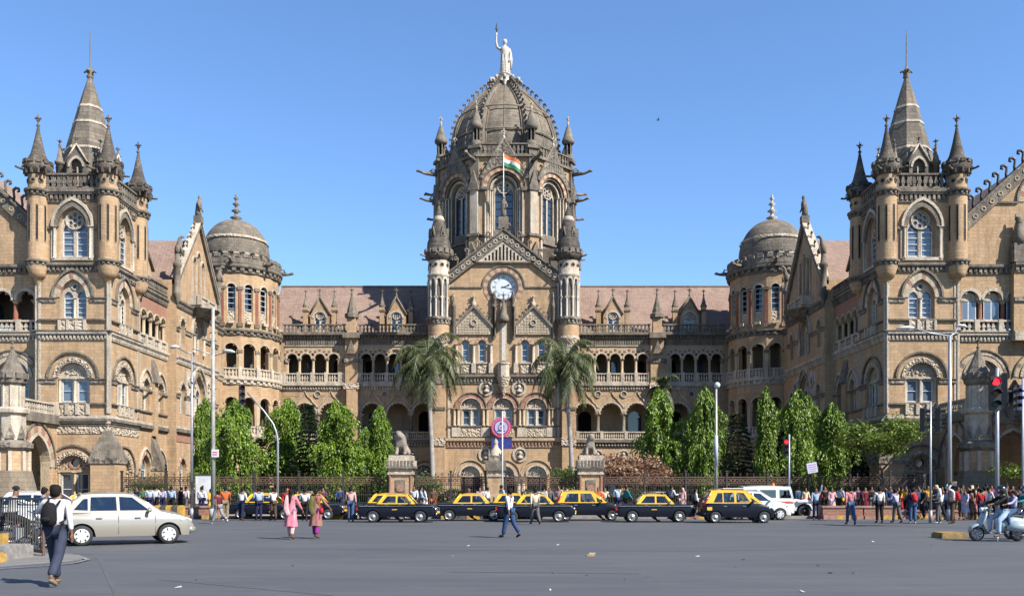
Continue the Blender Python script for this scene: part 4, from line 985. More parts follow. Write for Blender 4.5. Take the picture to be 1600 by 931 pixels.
    q.lathe(0, .3, [(.02, 12.2), (.35, 12.9), (.35, 13.1), (.6, 13.5), (.6, 13.9), (.78, 14.3), (.78, 14.5)], 'carvedpale', 10); q.lathe(0, .3, [(.7, 14.5), (.7, 15.8), (.8, 15.85), (.8, 16.0), (.3, 16.1)], 'pale', 8, pi / 8, sm=False)
    for sg in (-1, 1): q.lathe(sg * 1.05, .25, [(.22, 19), (.22, 23.2), (.3, 23.3), (.05, 24.1)], 'grey', 6)
    part(q, 'niche')
    for u in (-1.95, 1.75): medallion(t, u, 13.2, .85)
    for u in (-2.0, 1.85): medallion(t, u, 5.75, .85)
    for p in bw:
        hood(t, p[0], p[2], p[3], .12, 'round', 'pale', 0, .14, 16); t.ring(acurve(p[0], p[2], 1.27, 'round', 16), acurve(p[0], p[2], 1.72, 'round', 16), 0, .06, ['pink', 'redcol', 'pink', 'pink']); t.ring(acurve(p[0], p[2], 1.72, 'round', 16), acurve(p[0], p[2], 1.84, 'round', 16), 0, .18, 'grey')
        t.box(p[0] - 1.15, p[0] + 1.15, 7.75, 8.75, 0, .14, 'carvedpale')
        for sg in (-1, 1):
            if p[0] == 0: continue
            for k in (1.42, 1.85): t.col(p[0] + sg * k, .14, 9.0, 10.95, .14, 'cream', 8)
            t.box(p[0] + sg * 1.65 - .5, p[0] + sg * 1.65 + .5, 7.75, 8.95, 0, .2, 'pale')
    t.box(-6.3, 6.3, 8.85, 9.0, 0, .24, 'grey'); t.box(-6.3, -4.9, 10.8, 11.0, 0, .15, 'carvedgrey'); t.box(4.9, 6.3, 10.8, 11.0, 0, .15, 'carvedgrey')
    for p in gw:
        hood(t, p[0], p[2], p[3], .22, 'round', 'pale', 0, .12, 16); t.ring(acurve(p[0], p[2], 1.75, 'round', 16), acurve(p[0], p[2], 1.87, 'round', 16), 0, .14, 'cream')
    for u in (-2.2, -1.7, 1.7, 2.2): t.col(u, .2, 0, 2.9, .2, 'pale', 8)
    for u in (-1.93, 1.93): t.box(u - .7, u + .7, 2.9, 3.3, 0, .55, 'grey')
    part(t, 'carved_trim')
    for p in bw: window(M, ST, *p, kind='round', style='tymp', plate='pale', bars=1)
    for p in gw:
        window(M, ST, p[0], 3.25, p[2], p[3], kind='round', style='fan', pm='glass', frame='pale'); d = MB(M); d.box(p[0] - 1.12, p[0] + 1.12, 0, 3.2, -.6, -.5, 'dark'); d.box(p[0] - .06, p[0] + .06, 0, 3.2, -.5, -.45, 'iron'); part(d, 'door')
    for v0, v1, dm in ((13.75, 14.75, 'carvedgrey'), (6.6, 7.6, 'pink')):
        c = MB(M); cornice(c, -6.5, 6.5, v0, v1, .38, 'grey' if v0 > 10 else 'cream', dm, .38); part(c, 'cornice')
    # paired round turrets
    for sg in (-1, 1):
        T = F(sg * 7.3, -6.7, -90); q = MB(T); r = 1.22
        q.lathe(0, 0, [(.3, 12.8), (.7, 13.8), (.9, 15.6), (1.05, 16.5)], 'carvedpale', 16); q.lathe(0, 0, [(.7, 16.3), (.8, 17.0), (1.0, 17.3), (1.02, 18.3), (1.3, 18.6), (1.3, 18.8), (r, 18.95)], 'carvedpale', 20); q.lathe(0, 0, [(r, 18.95), (r, 20.4)], 'tan', 20)
        cornice_round(q, r, 20.3, 21.1, .25, 'carvedgrey', 20, 18); q.lathe(0, 0, [(1.0, 21.0), (1.0, 26.4)], 'grey', 20)
        for k in range(10):
            s0 = q.M; q.M = s0 @ Matrix.Rotation(2 * pi * k / 10 + .1, 4, 'Y'); q.lathe(1.12, 0, [(.19, 21.1), (.12, 21.3), (.12, 24.6), (.22, 24.9), (.22, 25.1)], 'marble', 6); q.box(1.0, 1.22, 23.2, 23.4, -.18, .18, 'pale'); q.M = s0
            q.M = s0 @ Matrix.Rotation(2 * pi * (k + .5) / 10 + .1, 4, 'Y') @ Matrix.Translation((0, 0, 1.12)) if False else s0
            s1 = q.M; q.M = s1 @ Matrix.Rotation(2 * pi * (k + .5) / 10 + .1 + pi / 2, 4, 'Y') @ Matrix.Translation((0, 0, 1.06)); q.ring(acurve(0, 25.1, .2, 'point', 6), acurve(0, 25.1, .38, 'point', 6), -.1, .16, 'pale'); q.M = s1
        q.lathe(0, 0, [(1.02, 25.4), (1.3, 25.7), (1.3, 25.9), (1.18, 26.0), (1.18, 27.6)], 'pale', 20)
        for k in range(10):
            s0 = q.M; q.M = s0 @ Matrix.Rotation(2 * pi * k / 10 + .1, 4, 'Y'); c_ = circ(0, 26.9, .24, 10); q.add([(1.2, y, x) for x, y in c_], [tuple(range(10))], 'grey'); c_ = circ(0, 26.9, .14, 8); q.add([(1.21, y, x) for x, y in c_], [tuple(range(8))], 'dark'); q.M = s0
        tr = part(q, 'clock_turret')
        cb = MB(T); cb.lathe(0, 0, [(1.15, 27.4), (1.45, 27.7), (1.55, 27.9), (1.55, 28.3), (1.35, 28.9), (1.3, 29.5), (1.1, 30.1), (.85, 31.2), (.55, 32.2), (.15, 33.6)], 'soot', 20)
        crenring(cb, 1.62, 28.2, 28.7, 'grey', 14, .15); cb.lathe(0, 0, [(.62, 32.0), (.66, 32.1), (.5, 32.5)], 'pale', 16)
        for k in range(6):
            a = k * pi / 3 + .5; gargoyle(cb, (1.4 * cos(a), 27.9, 1.4 * sin(a)), (cos(a), 0, sin(a)), .9, 'grey', .12)
            s0 = cb.M; cb.M = s0 @ Matrix.Rotation(a, 4, 'Y') @ Matrix.Translation((0, 0, .95)); cb.prism([(-.3, 30.1), (.3, 30.1), (0, 31.2)], -.2, .2, 'grey'); cb.prism([(-.14, 30.2), (.14, 30.2), (0, 30.8)], .2, .21, 'dark'); cb.M = s0
        finial(cb, 0, 0, 33.4, 1.0, 'grey', .8); cb.build('turret_cap', tr)

# ------------------------------------------------------------------ the great octagonal dome
def dome_tower():
    C = F(0, 3.5, -90); Rr = 8.75; ap = Rr * cos(pi / 8); hw = Rr * sin(pi / 8)
    for k in range(8):
        Mk = C @ Matrix.Rotation(k * pi / 4, 4, 'Y') @ Matrix.Translation((0, 0, ap))
        w = MB(Mk); win = (0, 31.8, 36.4, 1.2); lo = [(-.62, 26.5, 29.4, .38), (.62, 26.5, 29.4, .38)]; big = (0, 25.5, 36.5, 2.0)
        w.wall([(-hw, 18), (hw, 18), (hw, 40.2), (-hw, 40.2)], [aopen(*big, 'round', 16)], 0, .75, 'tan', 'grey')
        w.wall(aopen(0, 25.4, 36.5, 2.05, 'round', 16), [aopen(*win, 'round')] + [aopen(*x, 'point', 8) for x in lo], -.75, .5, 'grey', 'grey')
        wl = part(w, 'tower_wall')
        t = MB(Mk)
        for i, (r0, r1, w1) in enumerate(((1.35, 1.6, -.4), (1.7, 1.95, -.1))): t.ring(acurve(0, 36.5, r0, 'round', 16), acurve(0, 36.5, r1, 'round', 16), -.74, w1, 'grey' if i else 'pale')
        t.ring(acurve(0, 36.5, 1.95, 'round', 16), acurve(0, 36.5, 2.45, 'round', 16), 0, .1, ['pink', 'cream']); t.ring(acurve(0, 36.5, 2.45, 'round', 16), acurve(0, 36.5, 2.62, 'round', 16), 0, .25, 'grey')
        for sg in (-1, 1):
            for q, w_ in ((1.38, -.55), (1.62, -.3), (1.86, -.05), (2.15, .14)): t.col(sg * q, w_, 25.6, 36.4, .11, 'pale', 6); t.box(sg * q - .16, sg * q + .16, 30.8, 31.05, w_ - .2, w_ + .2, 'grey')
            t.box(sg * 2.45 - .45, sg * 2.45 + .45, 36.1, 36.5, 0, .36, 'grey')
        t.box(-hw, -2.0, 30.9, 31.05, 0, .2, 'grey'); t.box(2.0, hw, 30.9, 31.05, 0, .2, 'grey'); t.box(-1.25, 1.25, 30.6, 30.85, -.74, -.5, 'grey')
        t.box(-hw, hw, 40.0, 40.25, -.1, .35, 'grey')
        # steep gablet above the window
        t.prism([(-2.5, 37.6), (2.5, 37.6), (0, 42.3)], -.4, .12, 'carvedgrey', back=True) if False else None
        A = acurve(0, 36.5, 2.62, 'round', 16)
        gp = [(2.85, 37.6)] + [(0, 41.9)] + [(-2.85, 37.6)] + [(x, y) for x, y in A[::-1] if y > 37.2]
        t.wall(gp, [], .26, 0, 'carvedgrey'); t.wall([(2.2, 38.6), (0, 41.9), (-2.2, 38.6)], [], -.4, 0, 'grey')
        for sg in (-1, 1):
            t.tube([(sg * 3.0, 37.4, .15), (0, 42.1, .15)], .15, 'grey', 4)
            for i in range(1, 6): curl(t, (sg * 3.0 * (1 - i / 6), 37.4 + 4.7 * i / 6, .1), (sg, 0, 0), .4, 'grey', .12)
            t.add([(sg * 3.0, 37.4, .3), (0, 42.1, .3), (0, 42.1, -.4), (sg * 3.0, 37.4, -.4)], [(0, 1, 2, 3)], 'grey')
        for j in range(5):
            for i in range(-4, 5):
                u, v = i * .4, 39.2 + j * .5
                if v + .5 < 41.8 - abs(u) * 1.5: t.box(u - .12, u + .12, v, v + .36, .26, .31, 'grey')
        finial(t, 0, .1, 41.9, 1.5, 'marble', 1.0)
        t.build('carved_trim', wl)
        b = MB(Mk); balus(b, -hw + .5, hw - .5, 40.26, 41.6, 0, 'grey', .28, .46); b.build('balustrade', wl)
        window(Mk, wl, *win, kind='round', style='rose', plate='pale', w=-.95, bars=4, frame='iron')
        for x in lo: window(Mk, wl, *x, kind='point', style='single', plate='pale', w=-.95, bars=2, frame='iron')
        # corner buttress and pinnacle
        Mc = C @ Matrix.Rotation(k * pi / 4 + pi / 8, 4, 'Y') @ Matrix.Translation((0, 0, Rr))
        p = MB(Mc)
        p.box(-.55, .55, 18, 31.0, -.8, .45, 'tan'); p.box(-.7, .7, 30.8, 31.1, -.8, .6, 'grey'); p.box(-.45, .45, 31.1, 36.4, -.8, .35, 'pale' if k in (0, 7) else 'grey')
        p.box(-.6, .6, 36.1, 36.5, -.8, .5, 'grey'); p.prism([(-.6, 36.5), (.6, 36.5), (0, 38.4)], -.8, .45, 'grey'); p.box(-.5, .5, 36.5, 41.2, -1.0, .1, 'grey'); p.box(-.75, .75, 41.0, 41.35, -1.2, .3, 'grey')
        p.prism([(-.75, 28.2), (.75, 28.2), (0, 30.1)], .4, 1.0, 'grey', back=True); p.box(-.55, .55, 18, 28.2, .45, .9, 'tan')
        p.lathe(0, -.45, [(.62, 41.35), (.62, 41.9), (.5, 42.0)], 'grey', 8); p.lathe(0, -.45, [(.3, 42), (.3, 43.4)], 'dark', 8)
        for j in range(6):
            a = j * pi / 3; p.lathe(.42 * cos(a), -.45 + .42 * sin(a), [(.1, 42), (.08, 42.2), (.08, 43.2), (.13, 43.4)], 'grey', 5)
        p.lathe(0, -.45, [(.5, 43.3), (.72, 43.45), (.78, 43.7), (.7, 43.95), (.62, 44.1), (.38, 44.95), (.1, 45.7)], 'grey', 10); finial(p, 0, -.45, 45.6, 1.2, 'pale', .9)
        part(p, 'pinnacle')
        g = MB(Mc); gargoyle(g, (0, 39.6, .1), (0, 0, 1), 2.5, 'grey', .22)
        if k in (1, 2, 5, 6): gargoyle(g, (0, 36.4, .3), (0, 0, 1), 1.9, 'grey', .19)
        part(g, 'gargoyle')
    # dome
    prof = [(6.5, 40.2), (6.65, 42.0), (6.55, 43.5), (6.28, 45.0), (5.75, 46.5), (4.85, 48.0), (3.75, 49.3), (2.6, 50.4), (1.65, 51.2), (1.0, 51.9)]
    d = MB(C); d.lathe(0, 0, [(8.3, 40.15), (6.6, 40.2)], 'grey', 8, pi / 8, sm=False)
    lower, upper = prof[:5], prof[4:]
    d.lathe(0, 0, lower, 'domestone', 32, pi / 8); d.lathe(0, 0, upper, 'domestone_tan', 32, pi / 8)
    for q, z in ((6.66, 44.0), (5.9, 47.0)): d.lathe(0, 0, [(q + .02, z - .1), (q + .1, z), (q - .02, z + .15)], 'domestone_tan', 32)
    for k in range(16):
        a = k * pi / 8 + pi / 8
        if k % 2: d.tube([(x * cos(a), z, x * sin(a)) for x, z in prof], .08, 'domestone_tan', 4)
    DM = part(d, 'dome')
    for k in range(8):
        a = k * pi / 4 + pi / 8; rb = MB(C)
        rb.tube([((x + .12) * cos(a), z, (x + .12) * sin(a)) for x, z in prof], [.42, .42, .4, .38, .36, .34, .32, .3, .28, .26], 'grey', 6)
        for sgn in (-1, 1): rb.tube([((x + .1) * cos(a + sgn * .075 * 6.7 / (x + 1.2)), z, (x + .1) * sin(a + sgn * .075 * 6.7 / (x + 1.2))) for x, z in prof[:-1]], .1, 'domestone_tan', 4)
        pts = []
        for i in range(len(prof) - 1):
            (x0, z0), (x1, z1) = prof[i], prof[i + 1]
            for f in (.0, .5): pts.append((x0 + (x1 - x0) * f, z0 + (z1 - z0) * f))
        for x, z in pts[2:]:
            curl(rb, ((x + .3) * cos(a), z, (x + .3) * sin(a)), (cos(a), -.1, sin(a)), .62, 'grey', .13)
        rb.build('rib', DM)
    l = MB(C)
    l.lathe(0, 0, [(1.5, 51.4), (1.3, 51.7), (1.0, 51.9), (1.15, 52.1), (.8, 52.3), (.72, 53.0), (.88, 53.1), (.88, 53.2), (.7, 53.27), (.0, 53.27)], 'marble', 12)
    for k in range(12):
        a = k * pi / 6; curl(l, (1.5 * cos(a), 51.1, 1.5 * sin(a)), (cos(a), 0, sin(a)), 1.05, 'pale', .14)
    l.build('lantern', DM)

for sd in (-1, 1):
    corner_tower(sd); court_side(sd); outer_front(sd); round_turret(sd); rear_wing(sd)
central_block(); dome_tower()

# ------------------------------------------------------------------ loose things on the building
sb = MB(F(0, 3.5, -90, 1, -.95))
sb.lathe(0, 0, [(.60, 54.2), (.66, 54.5), (.55, 55.6), (.46, 56.3), (.56, 57.0), (.55, 57.4), (.3, 57.62), (.15, 57.72), (.15, 57.95)], 'marble', 14)
sb.lathe(0, .02, [(.14, 57.9), (.25, 58.05), (.28, 58.25), (.24, 58.45), (.1, 58.55), (0, 58.58)], 'marble', 12)
for k in range(9):
    a = k * 2 * pi / 9; sb.tube([(.58 * cos(a), 54.3, .58 * sin(a)), (.52 * cos(a), 55.6, .52 * sin(a)), (.5 * cos(a), 56.6, .5 * sin(a))], [.1, .08, .05], 'marble', 5)
sb.tube([(-.5, 57.3, 0), (-.95, 57.5, .1), (-1.1, 58.2, .1), (-1.05, 59.0, .1), (-1.02, 59.3, .1)], [.2, .17, .13, .09, .1], 'marble', 8)
sb.tube([(.5, 57.3, 0), (.7, 56.6, .15), (.62, 55.9, .3), (.5, 55.6, .45)], [.2, .16, .12, .09], 'marble', 8)
sb.tube([(.62, 57.2, -.2), (.75, 56.2, -.2), (.72, 54.9, -.1)], [.15, .2, .16], 'marble', 6)
S1 = sb.build('rooftop_statue'); S1.location = (BX, BY, -.25)
S1['label'] = 'pale stone woman raising a torch, standing on the very top of the central dome'; S1['category'] = 'statue'
tb = MB(F(0, 3.5, -90, 1, -.95)); tb.lathe(-1.02, .1, [(.05, 59.2), (.07, 59.6), (.2, 59.8), (.1, 59.9), (.12, 60.1), (0, 60.6)], 'iron', 8); tb.build('torch', S1)

plain('flagsaffron', (.75, .17, .03), .8); plain('flagwhite', (.75, .75, .72), .8); plain('flaggreen', (.02, .22, .08), .8)
plain('steel', (.45, .46, .47), .4, metal=.6, var=.2)
fp = MB(); fp.tube([(0, 0, 0), (0, 0, 8.4)], [.07, .045], 'whitepaint', 8)
FP = fp.build('flagpole'); FP.location = (BX + .0, BY - 7.0, 30.95); FP['label'] = 'thin white pole above the clock gable flying the tricolour flag'; FP['category'] = 'flagpole'
fb = MB(); N = 12
def fl(i, j):
    x = i / N * 2.0; return (x * .93, .18 * sin(x * 3.2) * (x / 2 + .2), 8.35 - j * .42 - x * .45 - .06 * sin(x * 4))
for j, m in enumerate(('flagsaffron', 'flagwhite', 'flaggreen')):
    for i in range(N): fb.add([fl(i, j), fl(i + 1, j), fl(i + 1, j + 1), fl(i, j + 1)], [(0, 1, 2, 3)], m, True)
fc = [Vector(fl(6, 1)) * .5 + Vector(fl(6, 2)) * .5 + Vector((.0, -.02, 0))]
fb.add([tuple(fc[0] + Vector((.15 * cos(a), -.01, .15 * sin(a)))) for a in [2 * pi * i / 12 for i in range(12)]], [tuple(range(12))], 'navyblue' if 'navyblue' in MATS else 'flaggreen')
fb.build('flag', FP)
# round emblem board over the entrance
plain('emblempink', (.62, .05, .16), .6, var=.3, scale=3); plain('emblemblue', (.02, .03, .28), .6, var=.4, scale=3); plain('emblemlav', (.42, .42, .58), .6)
M = V(0, -7.6); eb = MB(M); c0 = (-.25, 8.5)
eb.prism(circ(*c0, 1.12, 32), -.1, .08, 'emblempink', back=True)
EB = eb.build('emblem_board'); EB.location = (BX, BY, 0); EB['label'] = 'round pink board with a pale engine emblem, above a blue panel over the entrance'; EB['category'] = 'sign'
e2 = MB(M); e2.prism(circ(*c0, .72, 28), .08, .11, 'emblemlav')
a_, b_ = circ(*c0, .74, 28), circ(*c0, .79, 28); e2.ring(a_ + a_[:1], b_ + b_[:1], .08, .12, 'emblemblue')
# engine front: round boiler, funnel, buffers
c_ = circ(c0[0], c0[1] + .02, .3, 18); c2_ = circ(c0[0], c0[1] + .02, .36, 18); e2.ring(c_ + c_[:1], c2_ + c2_[:1], .11, .14, 'emblemblue'); e2.prism(circ(c0[0], c0[1] + .02, .1, 10), .11, .14, 'emblempink')
e2.box(c0[0] - .1, c0[0] + .1, c0[1] + .36, c0[1] + .55, .11, .14, 'emblemblue'); e2.box(c0[0] - .45, c0[0] + .45, c0[1] - .42, c0[1] - .33, .11, .14, 'emblemblue')
for k in range(26):
    a = 2 * pi * k / 26
    if 4.2 < a < 5.2: continue
    s0 = e2.M; e2.M = s0 @ Matrix.Translation((c0[0], c0[1], 0)) @ Matrix.Rotation(a, 4, 'Z'); e2.box(.88, 1.0, -.04, .04, .08, .1, 'emblemlav'); e2.M = s0
e2.build('emblem', EB)
e3 = MB(M); e3.box(-1.35, .95, 6.15, 7.35, -.1, .02, 'emblemblue'); e3.box(-1.35, .95, 7.3, 7.4, -.12, .06, 'iron'); e3.build('blue_panel', EB)
EB.location.y = BY
# ================================================================== people
import bmesh
HZ, CH = 763, 1.67
def gp(px, py): 
    s = (py - HZ) / CH; return ((px - 810) / s, 1400 / s)
def xw(px, Y): return (px - 810) * Y / 1400
PENDING = []
def skinmesh(name, V_, E, mat, parent, sub=1, smooth=True, root=0):
    bm = bmesh.new(); ly = bm.verts.layers.skin.verify(); vs = []
    for i, (co_, r) in enumerate(V_):
        v = bm.verts.new(co_); vs.append(v); v[ly].radius = r if isinstance(r, tuple) else (r, r); v[ly].use_root = (i == root)
    for a, b in E: bm.edges.new((vs[a], vs[b]))
    me = bpy.data.meshes.new(name); bm.to_mesh(me); bm.free()
    o = bpy.data.objects.new(name, me); COL.objects.link(o); me.materials.append(MATS[mat])
    m = o.modifiers.new('skin', 'SKIN'); m.use_smooth_shade = True; m.branch_smoothing = .3
    if sub: sm = o.modifiers.new('sub', 'SUBSURF'); sm.levels = sub; sm.render_levels = sub
    if parent: o.parent = parent
    PENDING.append(o); return o
def flush_skins():
    bpy.context.view_layer.update(); dg = bpy.context.evaluated_depsgraph_get()
    res = []
    for o in PENDING:
        res.append(bpy.data.meshes.new_from_object(o.evaluated_get(dg)))
    for o, me in zip(PENDING, res):
        nm = o.data.name; old = o.data; o.modifiers.clear(); o.data = me
        if not me.materials: me.materials.append(old.materials[0])
        me.polygons.foreach_set('use_smooth', [True] * len(me.polygons))
    PENDING.clear()
def cloth(name, c, rough=.85, var=.25, c2=None):
    if name not in MATS: plain(name, c, rough, spec=.2, var=var, scale=9, c2=c2)
    return name
CL = dict(white=(.72, .72, .72), lightblue=(.38, .50, .66), blue=(.03, .07, .17), navy=(.015, .02, .07), denim=(.06, .11, .22), greyblue=(.045, .055, .09), black=(.012, .012, .014), grey=(.12, .12, .125),
          brown=(.10, .065, .045), khaki=(.26, .2, .13), pink=(.70, .22, .30), palepink=(.70, .42, .42), red=(.50, .02, .03), maroon=(.16, .015, .03), orange=(.65, .13, .03), yellow=(.75, .42, .02),
          olive=(.13, .13, .04), purple=(.28, .03, .24), teal=(.02, .25, .26), cream=(.68, .60, .42), lavender=(.48, .46, .66), green=(.05, .2, .07), skinA=(.22, .115, .07), skinB=(.28, .16, .10), hair=(.012, .009, .008), plum=(.14, .04, .08))
for k, v in CL.items(): cloth('cloth_' + k, v)
MATS['cloth_skinA'].node_tree.nodes['Principled BSDF'].inputs['Roughness'].default_value = .5
cloth('cloth_plaid', (.55, .12, .14), c2=(.6, .35, .38)); cloth('cloth_print', (.22, .2, .04), c2=(.35, .08, .16)); cloth('cloth_bluecheck', (.10, .22, .45), c2=(.35, .45, .6)); cloth('cloth_pattern', (.4, .38, .38), c2=(.12, .11, .12))

def person(px, py, label, shirt='white', pants='navy', face=0, H=1.65, stride=0, arms=((8, 8, 10), (-8, 8, 10)), style='shirt', hair='short', skin='skinA', lean=0, loc=None, sit=None, group=None, headgear=None, knee=(0, 0), scarf=None, shoes='black', z=0, fem=False, lift=True, socks=None):
    """arms: (swing forward, abduct, elbow bend) for left, right ; degrees"""
    k = H / 1.68
    if style in ('kurta', 'dress'): stride *= .6
    x, y = loc if loc else gp(px, py)
    P = empty('person', (x, y, z), radians(face), label=label, category='person')
    if group: P['group'] = group
    def rd(a): return radians(a)
    ln = rd(lean)
    pel = Vector((0, 0, .93))
    def up(t, fx=0, sx=0): return pel + Vector((sx, sin(ln) * t + fx, cos(ln) * t))
    sh = .175 if fem else .195
    J = {}
    if sit is None: th = [stride, -stride]; kn = [knee[0] + max(0, -stride) * .5 + 4, knee[1] + max(0, stride) * .5 + 4] ; kn[1] = knee[1] + (abs(stride) * 1.3 if stride > 0 else 4); kn[0] = knee[0] + (abs(stride) * 1.3 if stride < 0 else 4)
    else: th = [sit[0], sit[0] if len(sit) < 4 else sit[3]]; kn = [sit[1], sit[1] if len(sit) < 5 else sit[4]]
    spread = 0 if sit is None else sit[2]
    for i, sg in enumerate((-1, 1)):
        h = pel + Vector((sg * .095, 0, -.02)); a = rd(th[i]); b = rd(th[i] - kn[i])
        kv = h + Vector((sg * sin(rd(spread)) * .43 + sg * .0, sin(a) * .43, -cos(a) * .43 * cos(rd(spread))))
        an = kv + Vector((0, sin(b) * .42, -cos(b) * .42)); f = rd(max(-60, (th[i] - kn[i]) * .8)) if sit is None else 0
        heel = an + Vector((0, -.03, -.05)); toe = an + Vector((sg * .03, .17 * cos(f), -.07 + .15 * sin(f)))
        J['h', i], J['k', i], J['a', i], J['t', i], J['he', i] = h, kv, an, toe, heel
    lo = min(min(J['t', i].z, J['he', i].z) for i in (0, 1)) - .025
    off = Vector((0, 0, -lo)) if lift else Vector((0, 0, 0))
    for i, sg in enumerate((-1, 1)):
        sw, ab, el = arms[i]; s0 = up(.47, 0, sg * sh)
        a, bb = rd(sw + lean), rd(ab); d1 = Vector((sg * sin(bb), sin(a) * cos(bb), -cos(a) * cos(bb)))
        e = s0 + d1 * .28; a2 = rd(sw + lean + el); ab2 = rd(ab * (.6 if el < 90 else -.5)); d2 = Vector((sg * sin(ab2), sin(a2) * cos(ab2), -cos(a2) * cos(ab2)))
        wv = e + d2 * .25; J['s', i], J['e', i], J['w', i], J['d', i] = s0, e, wv, d2
    def Q(v): return tuple((v + off) * k)
    # body: one continuous skin surface
    V_ = []; E = []
    def add(co_, r, prev=None):
        r = tuple(q * k for q in r) if isinstance(r, tuple) else r * k
        V_.append((Q(co_), r)); 
        if prev is not None: E.append((prev, len(V_) - 1))
        return len(V_) - 1
    pv = add(pel, (.135, .105)); ws = add(up(.2), (.115, .085), pv); ch = add(up(.38), (.14, .10), ws); nk = add(up(.515), .062, ch)
    hb = add(up(.585, .01), (.062, .075), nk); hm = add(up(.665, .015), (.076, .092), hb); ht = add(up(.745, .005), (.055, .07), hm)
    no = add(up(.63, .11), .012, hb)
    for i in (0, 1):
        s_ = add(J['s', i], .05, ch); e = add(J['e', i], .038, s_); w = add(J['w', i], .027, e)
        d = J['d', i]; sd_ = Vector((1, 0, 0)); pr = d.cross(sd_); pr = pr.normalized() if pr.length > .1 else Vector((0, 1, 0)); fw = d.cross(pr).normalized()
        pm = add(J['w', i] + d * .06, (.034, .02), w)
        for j, (o_, L) in enumerate(((-.028, .062), (-.009, .072), (.01, .068), (.028, .052))):
            b1 = add(J['w', i] + d * .10 + pr * o_, .0095, pm); add(J['w', i] + d * (.10 + L) + pr * o_ + fw * .02, .0085, b1)
        t1 = add(J['w', i] + d * .05 + pr * .045, .011, pm); add(J['w', i] + d * .09 + pr * .06, .009, t1)
        h = add(J['h', i], .085, pv); kk = add(J['k', i], .055, h); c_ = add(J['k', i].lerp(J['a', i], .35), .052, kk); a = add(J['a', i], .035, c_); add(J['t', i] + Vector((0, 0, .01)), .032, a)
    skinmesh('body', V_, E, 'cloth_' + skin, P)
    P0 = P
    def garment(nm, pts, ed, mat):
        V2 = [(Q(c), tuple(q * k for q in r) if isinstance(r, tuple) else r * k) for c, r in pts]
        return skinmesh(nm, V2, ed, mat, P0)
    # upper garment
    top = [(up(.0), (.155, .125)), (up(.2), (.145, .115)), (up(.40), (.17, .125)), (up(.53), (.09, .08))]; ed = [(0, 1), (1, 2), (2, 3)]
    if style in ('kurta', 'dress'):
        km = (J['k', 0] + J['k', 1]) / 2; am = (J['a', 0] + J['a', 1]) / 2
        rings = [(up(.33), .142, .112, 0), (up(.18), .142, .115, 0), (up(.04), .165, .14, .01), (pel + Vector((0, 0, -.1)), .19, .16, .02), (pel.lerp(km, .6), .20, .175, .035), (km + Vector((0, -.02, .02)), .215, .19, .05), (km + Vector((0, -.03, -.08)), .225, .20, .06)]
        if style == 'dress': rings.append((am + Vector((0, 0, .1)), .25, .22, .06))
        vs = []; N = 28
        for c, rx, ry, fo in rings:
            for q in range(N): t = 2 * pi * q / N; m_ = 1 + fo * 2 * sin(7 * t + c.z * 3); vs.append(Q(c + Vector((rx * m_ * cos(t), ry * m_ * sin(t), .02 * fo * 10 * sin(3 * t)))))
        sk = MB(); sk.add(vs, [(r_ * N + q, r_ * N + (q + 1) % N, (r_ + 1) * N + (q + 1) % N, (r_ + 1) * N + q) for r_ in range(len(rings) - 1) for q in range(N)], 'cloth_' + shirt, True); sk.build('skirt', P)
    n0 = len(top)
    full = style != 'tee'
    for i in (0, 1):
        b = len(top); top += [(J['s', i], .066), (J['e', i], .053)]; ed += [(2, b), (b, b + 1)]
        if full: top.append((J['w', i].lerp(J['e', i], .15), .043)); ed.append((b + 1, b + 2))
        else: top[-1] = (J['s', i].lerp(J['e', i], .6), .062)
    garment({'kurta': 'kurta', 'dress': 'dress', 'tee': 'shirt'}.get(style, 'shirt'), top, ed, 'cloth_' + shirt)
    if style != 'dress':
        bag = .105 if style != 'kurta' else .1
        pts = [(pel, (.15, .12))]; ed = []
        for i in (0, 1):
            b = len(pts); pts += [(J['h', i], .112), (J['k', i].lerp(J['h', i], .5), .103), (J['k', i], .088), (J['k', i].lerp(J['a', i], .5), .08), (J['a', i].lerp(J['k', i], .05), .074)]
            ed += [(0, b), (b, b + 1), (b + 1, b + 2), (b + 2, b + 3), (b + 3, b + 4)]
        garment('trousers', pts, ed, 'cloth_' + pants)
    for i in (0, 1):
        garment('shoe', [(J['he', i] + Vector((0, 0, .02)), (.042, .04)), (J['t', i].lerp(J['he', i], .4) + Vector((0, 0, .01)), (.044, .035)), (J['t', i], (.038, .024))], [(0, 1), (1, 2)], 'cloth_' + shoes)
    if headgear == 'cap':
        m = MB(); M_ = Matrix.Translation(Vector(Q(up(.73, .0)))); m.M = M_ @ Matrix.Rotation(pi / 2, 4, 'X'); m.lathe(0, 0, [(.098 * k, 0), (.1 * k, .03), (.085 * k, .07), (.045 * k, .1), (0, .11)], 'cloth_black', 12); m.M = M_; m.box(-.07, .07, .07, .18, .0, .012, 'cloth_black'); m.build('cap', P)
    elif headgear == 'helmet' or (headgear and headgear.startswith('helmet')):
        mt = {'helmet': 'helmetblack', 'helmetblue': 'helmetblue'}[headgear]
        m = MB(); m.M = Matrix.Translation(Vector(Q(up(.69, .01)))) @ Matrix.Rotation(pi / 2, 4, 'X'); m.lathe(0, 0, [(.09, -.13), (.13, -.09), (.15, 0), (.14, .07), (.09, .13), (0, .155)], mt, 16); m.box(-.1, .1, -.05, .03, -.155, -.12, 'glass'); m.build('helmet', P)
    elif headgear == 'scarf':
        garment('headscarf', [(up(.74, -.02), (.1, .11)), (up(.64, -.04), (.11, .11)), (up(.5, -.07), (.14, .08)), (up(.3, -.13), (.15, .05))], [(0, 1), (1, 2), (2, 3)], 'cloth_' + (scarf or 'white'))
    else:
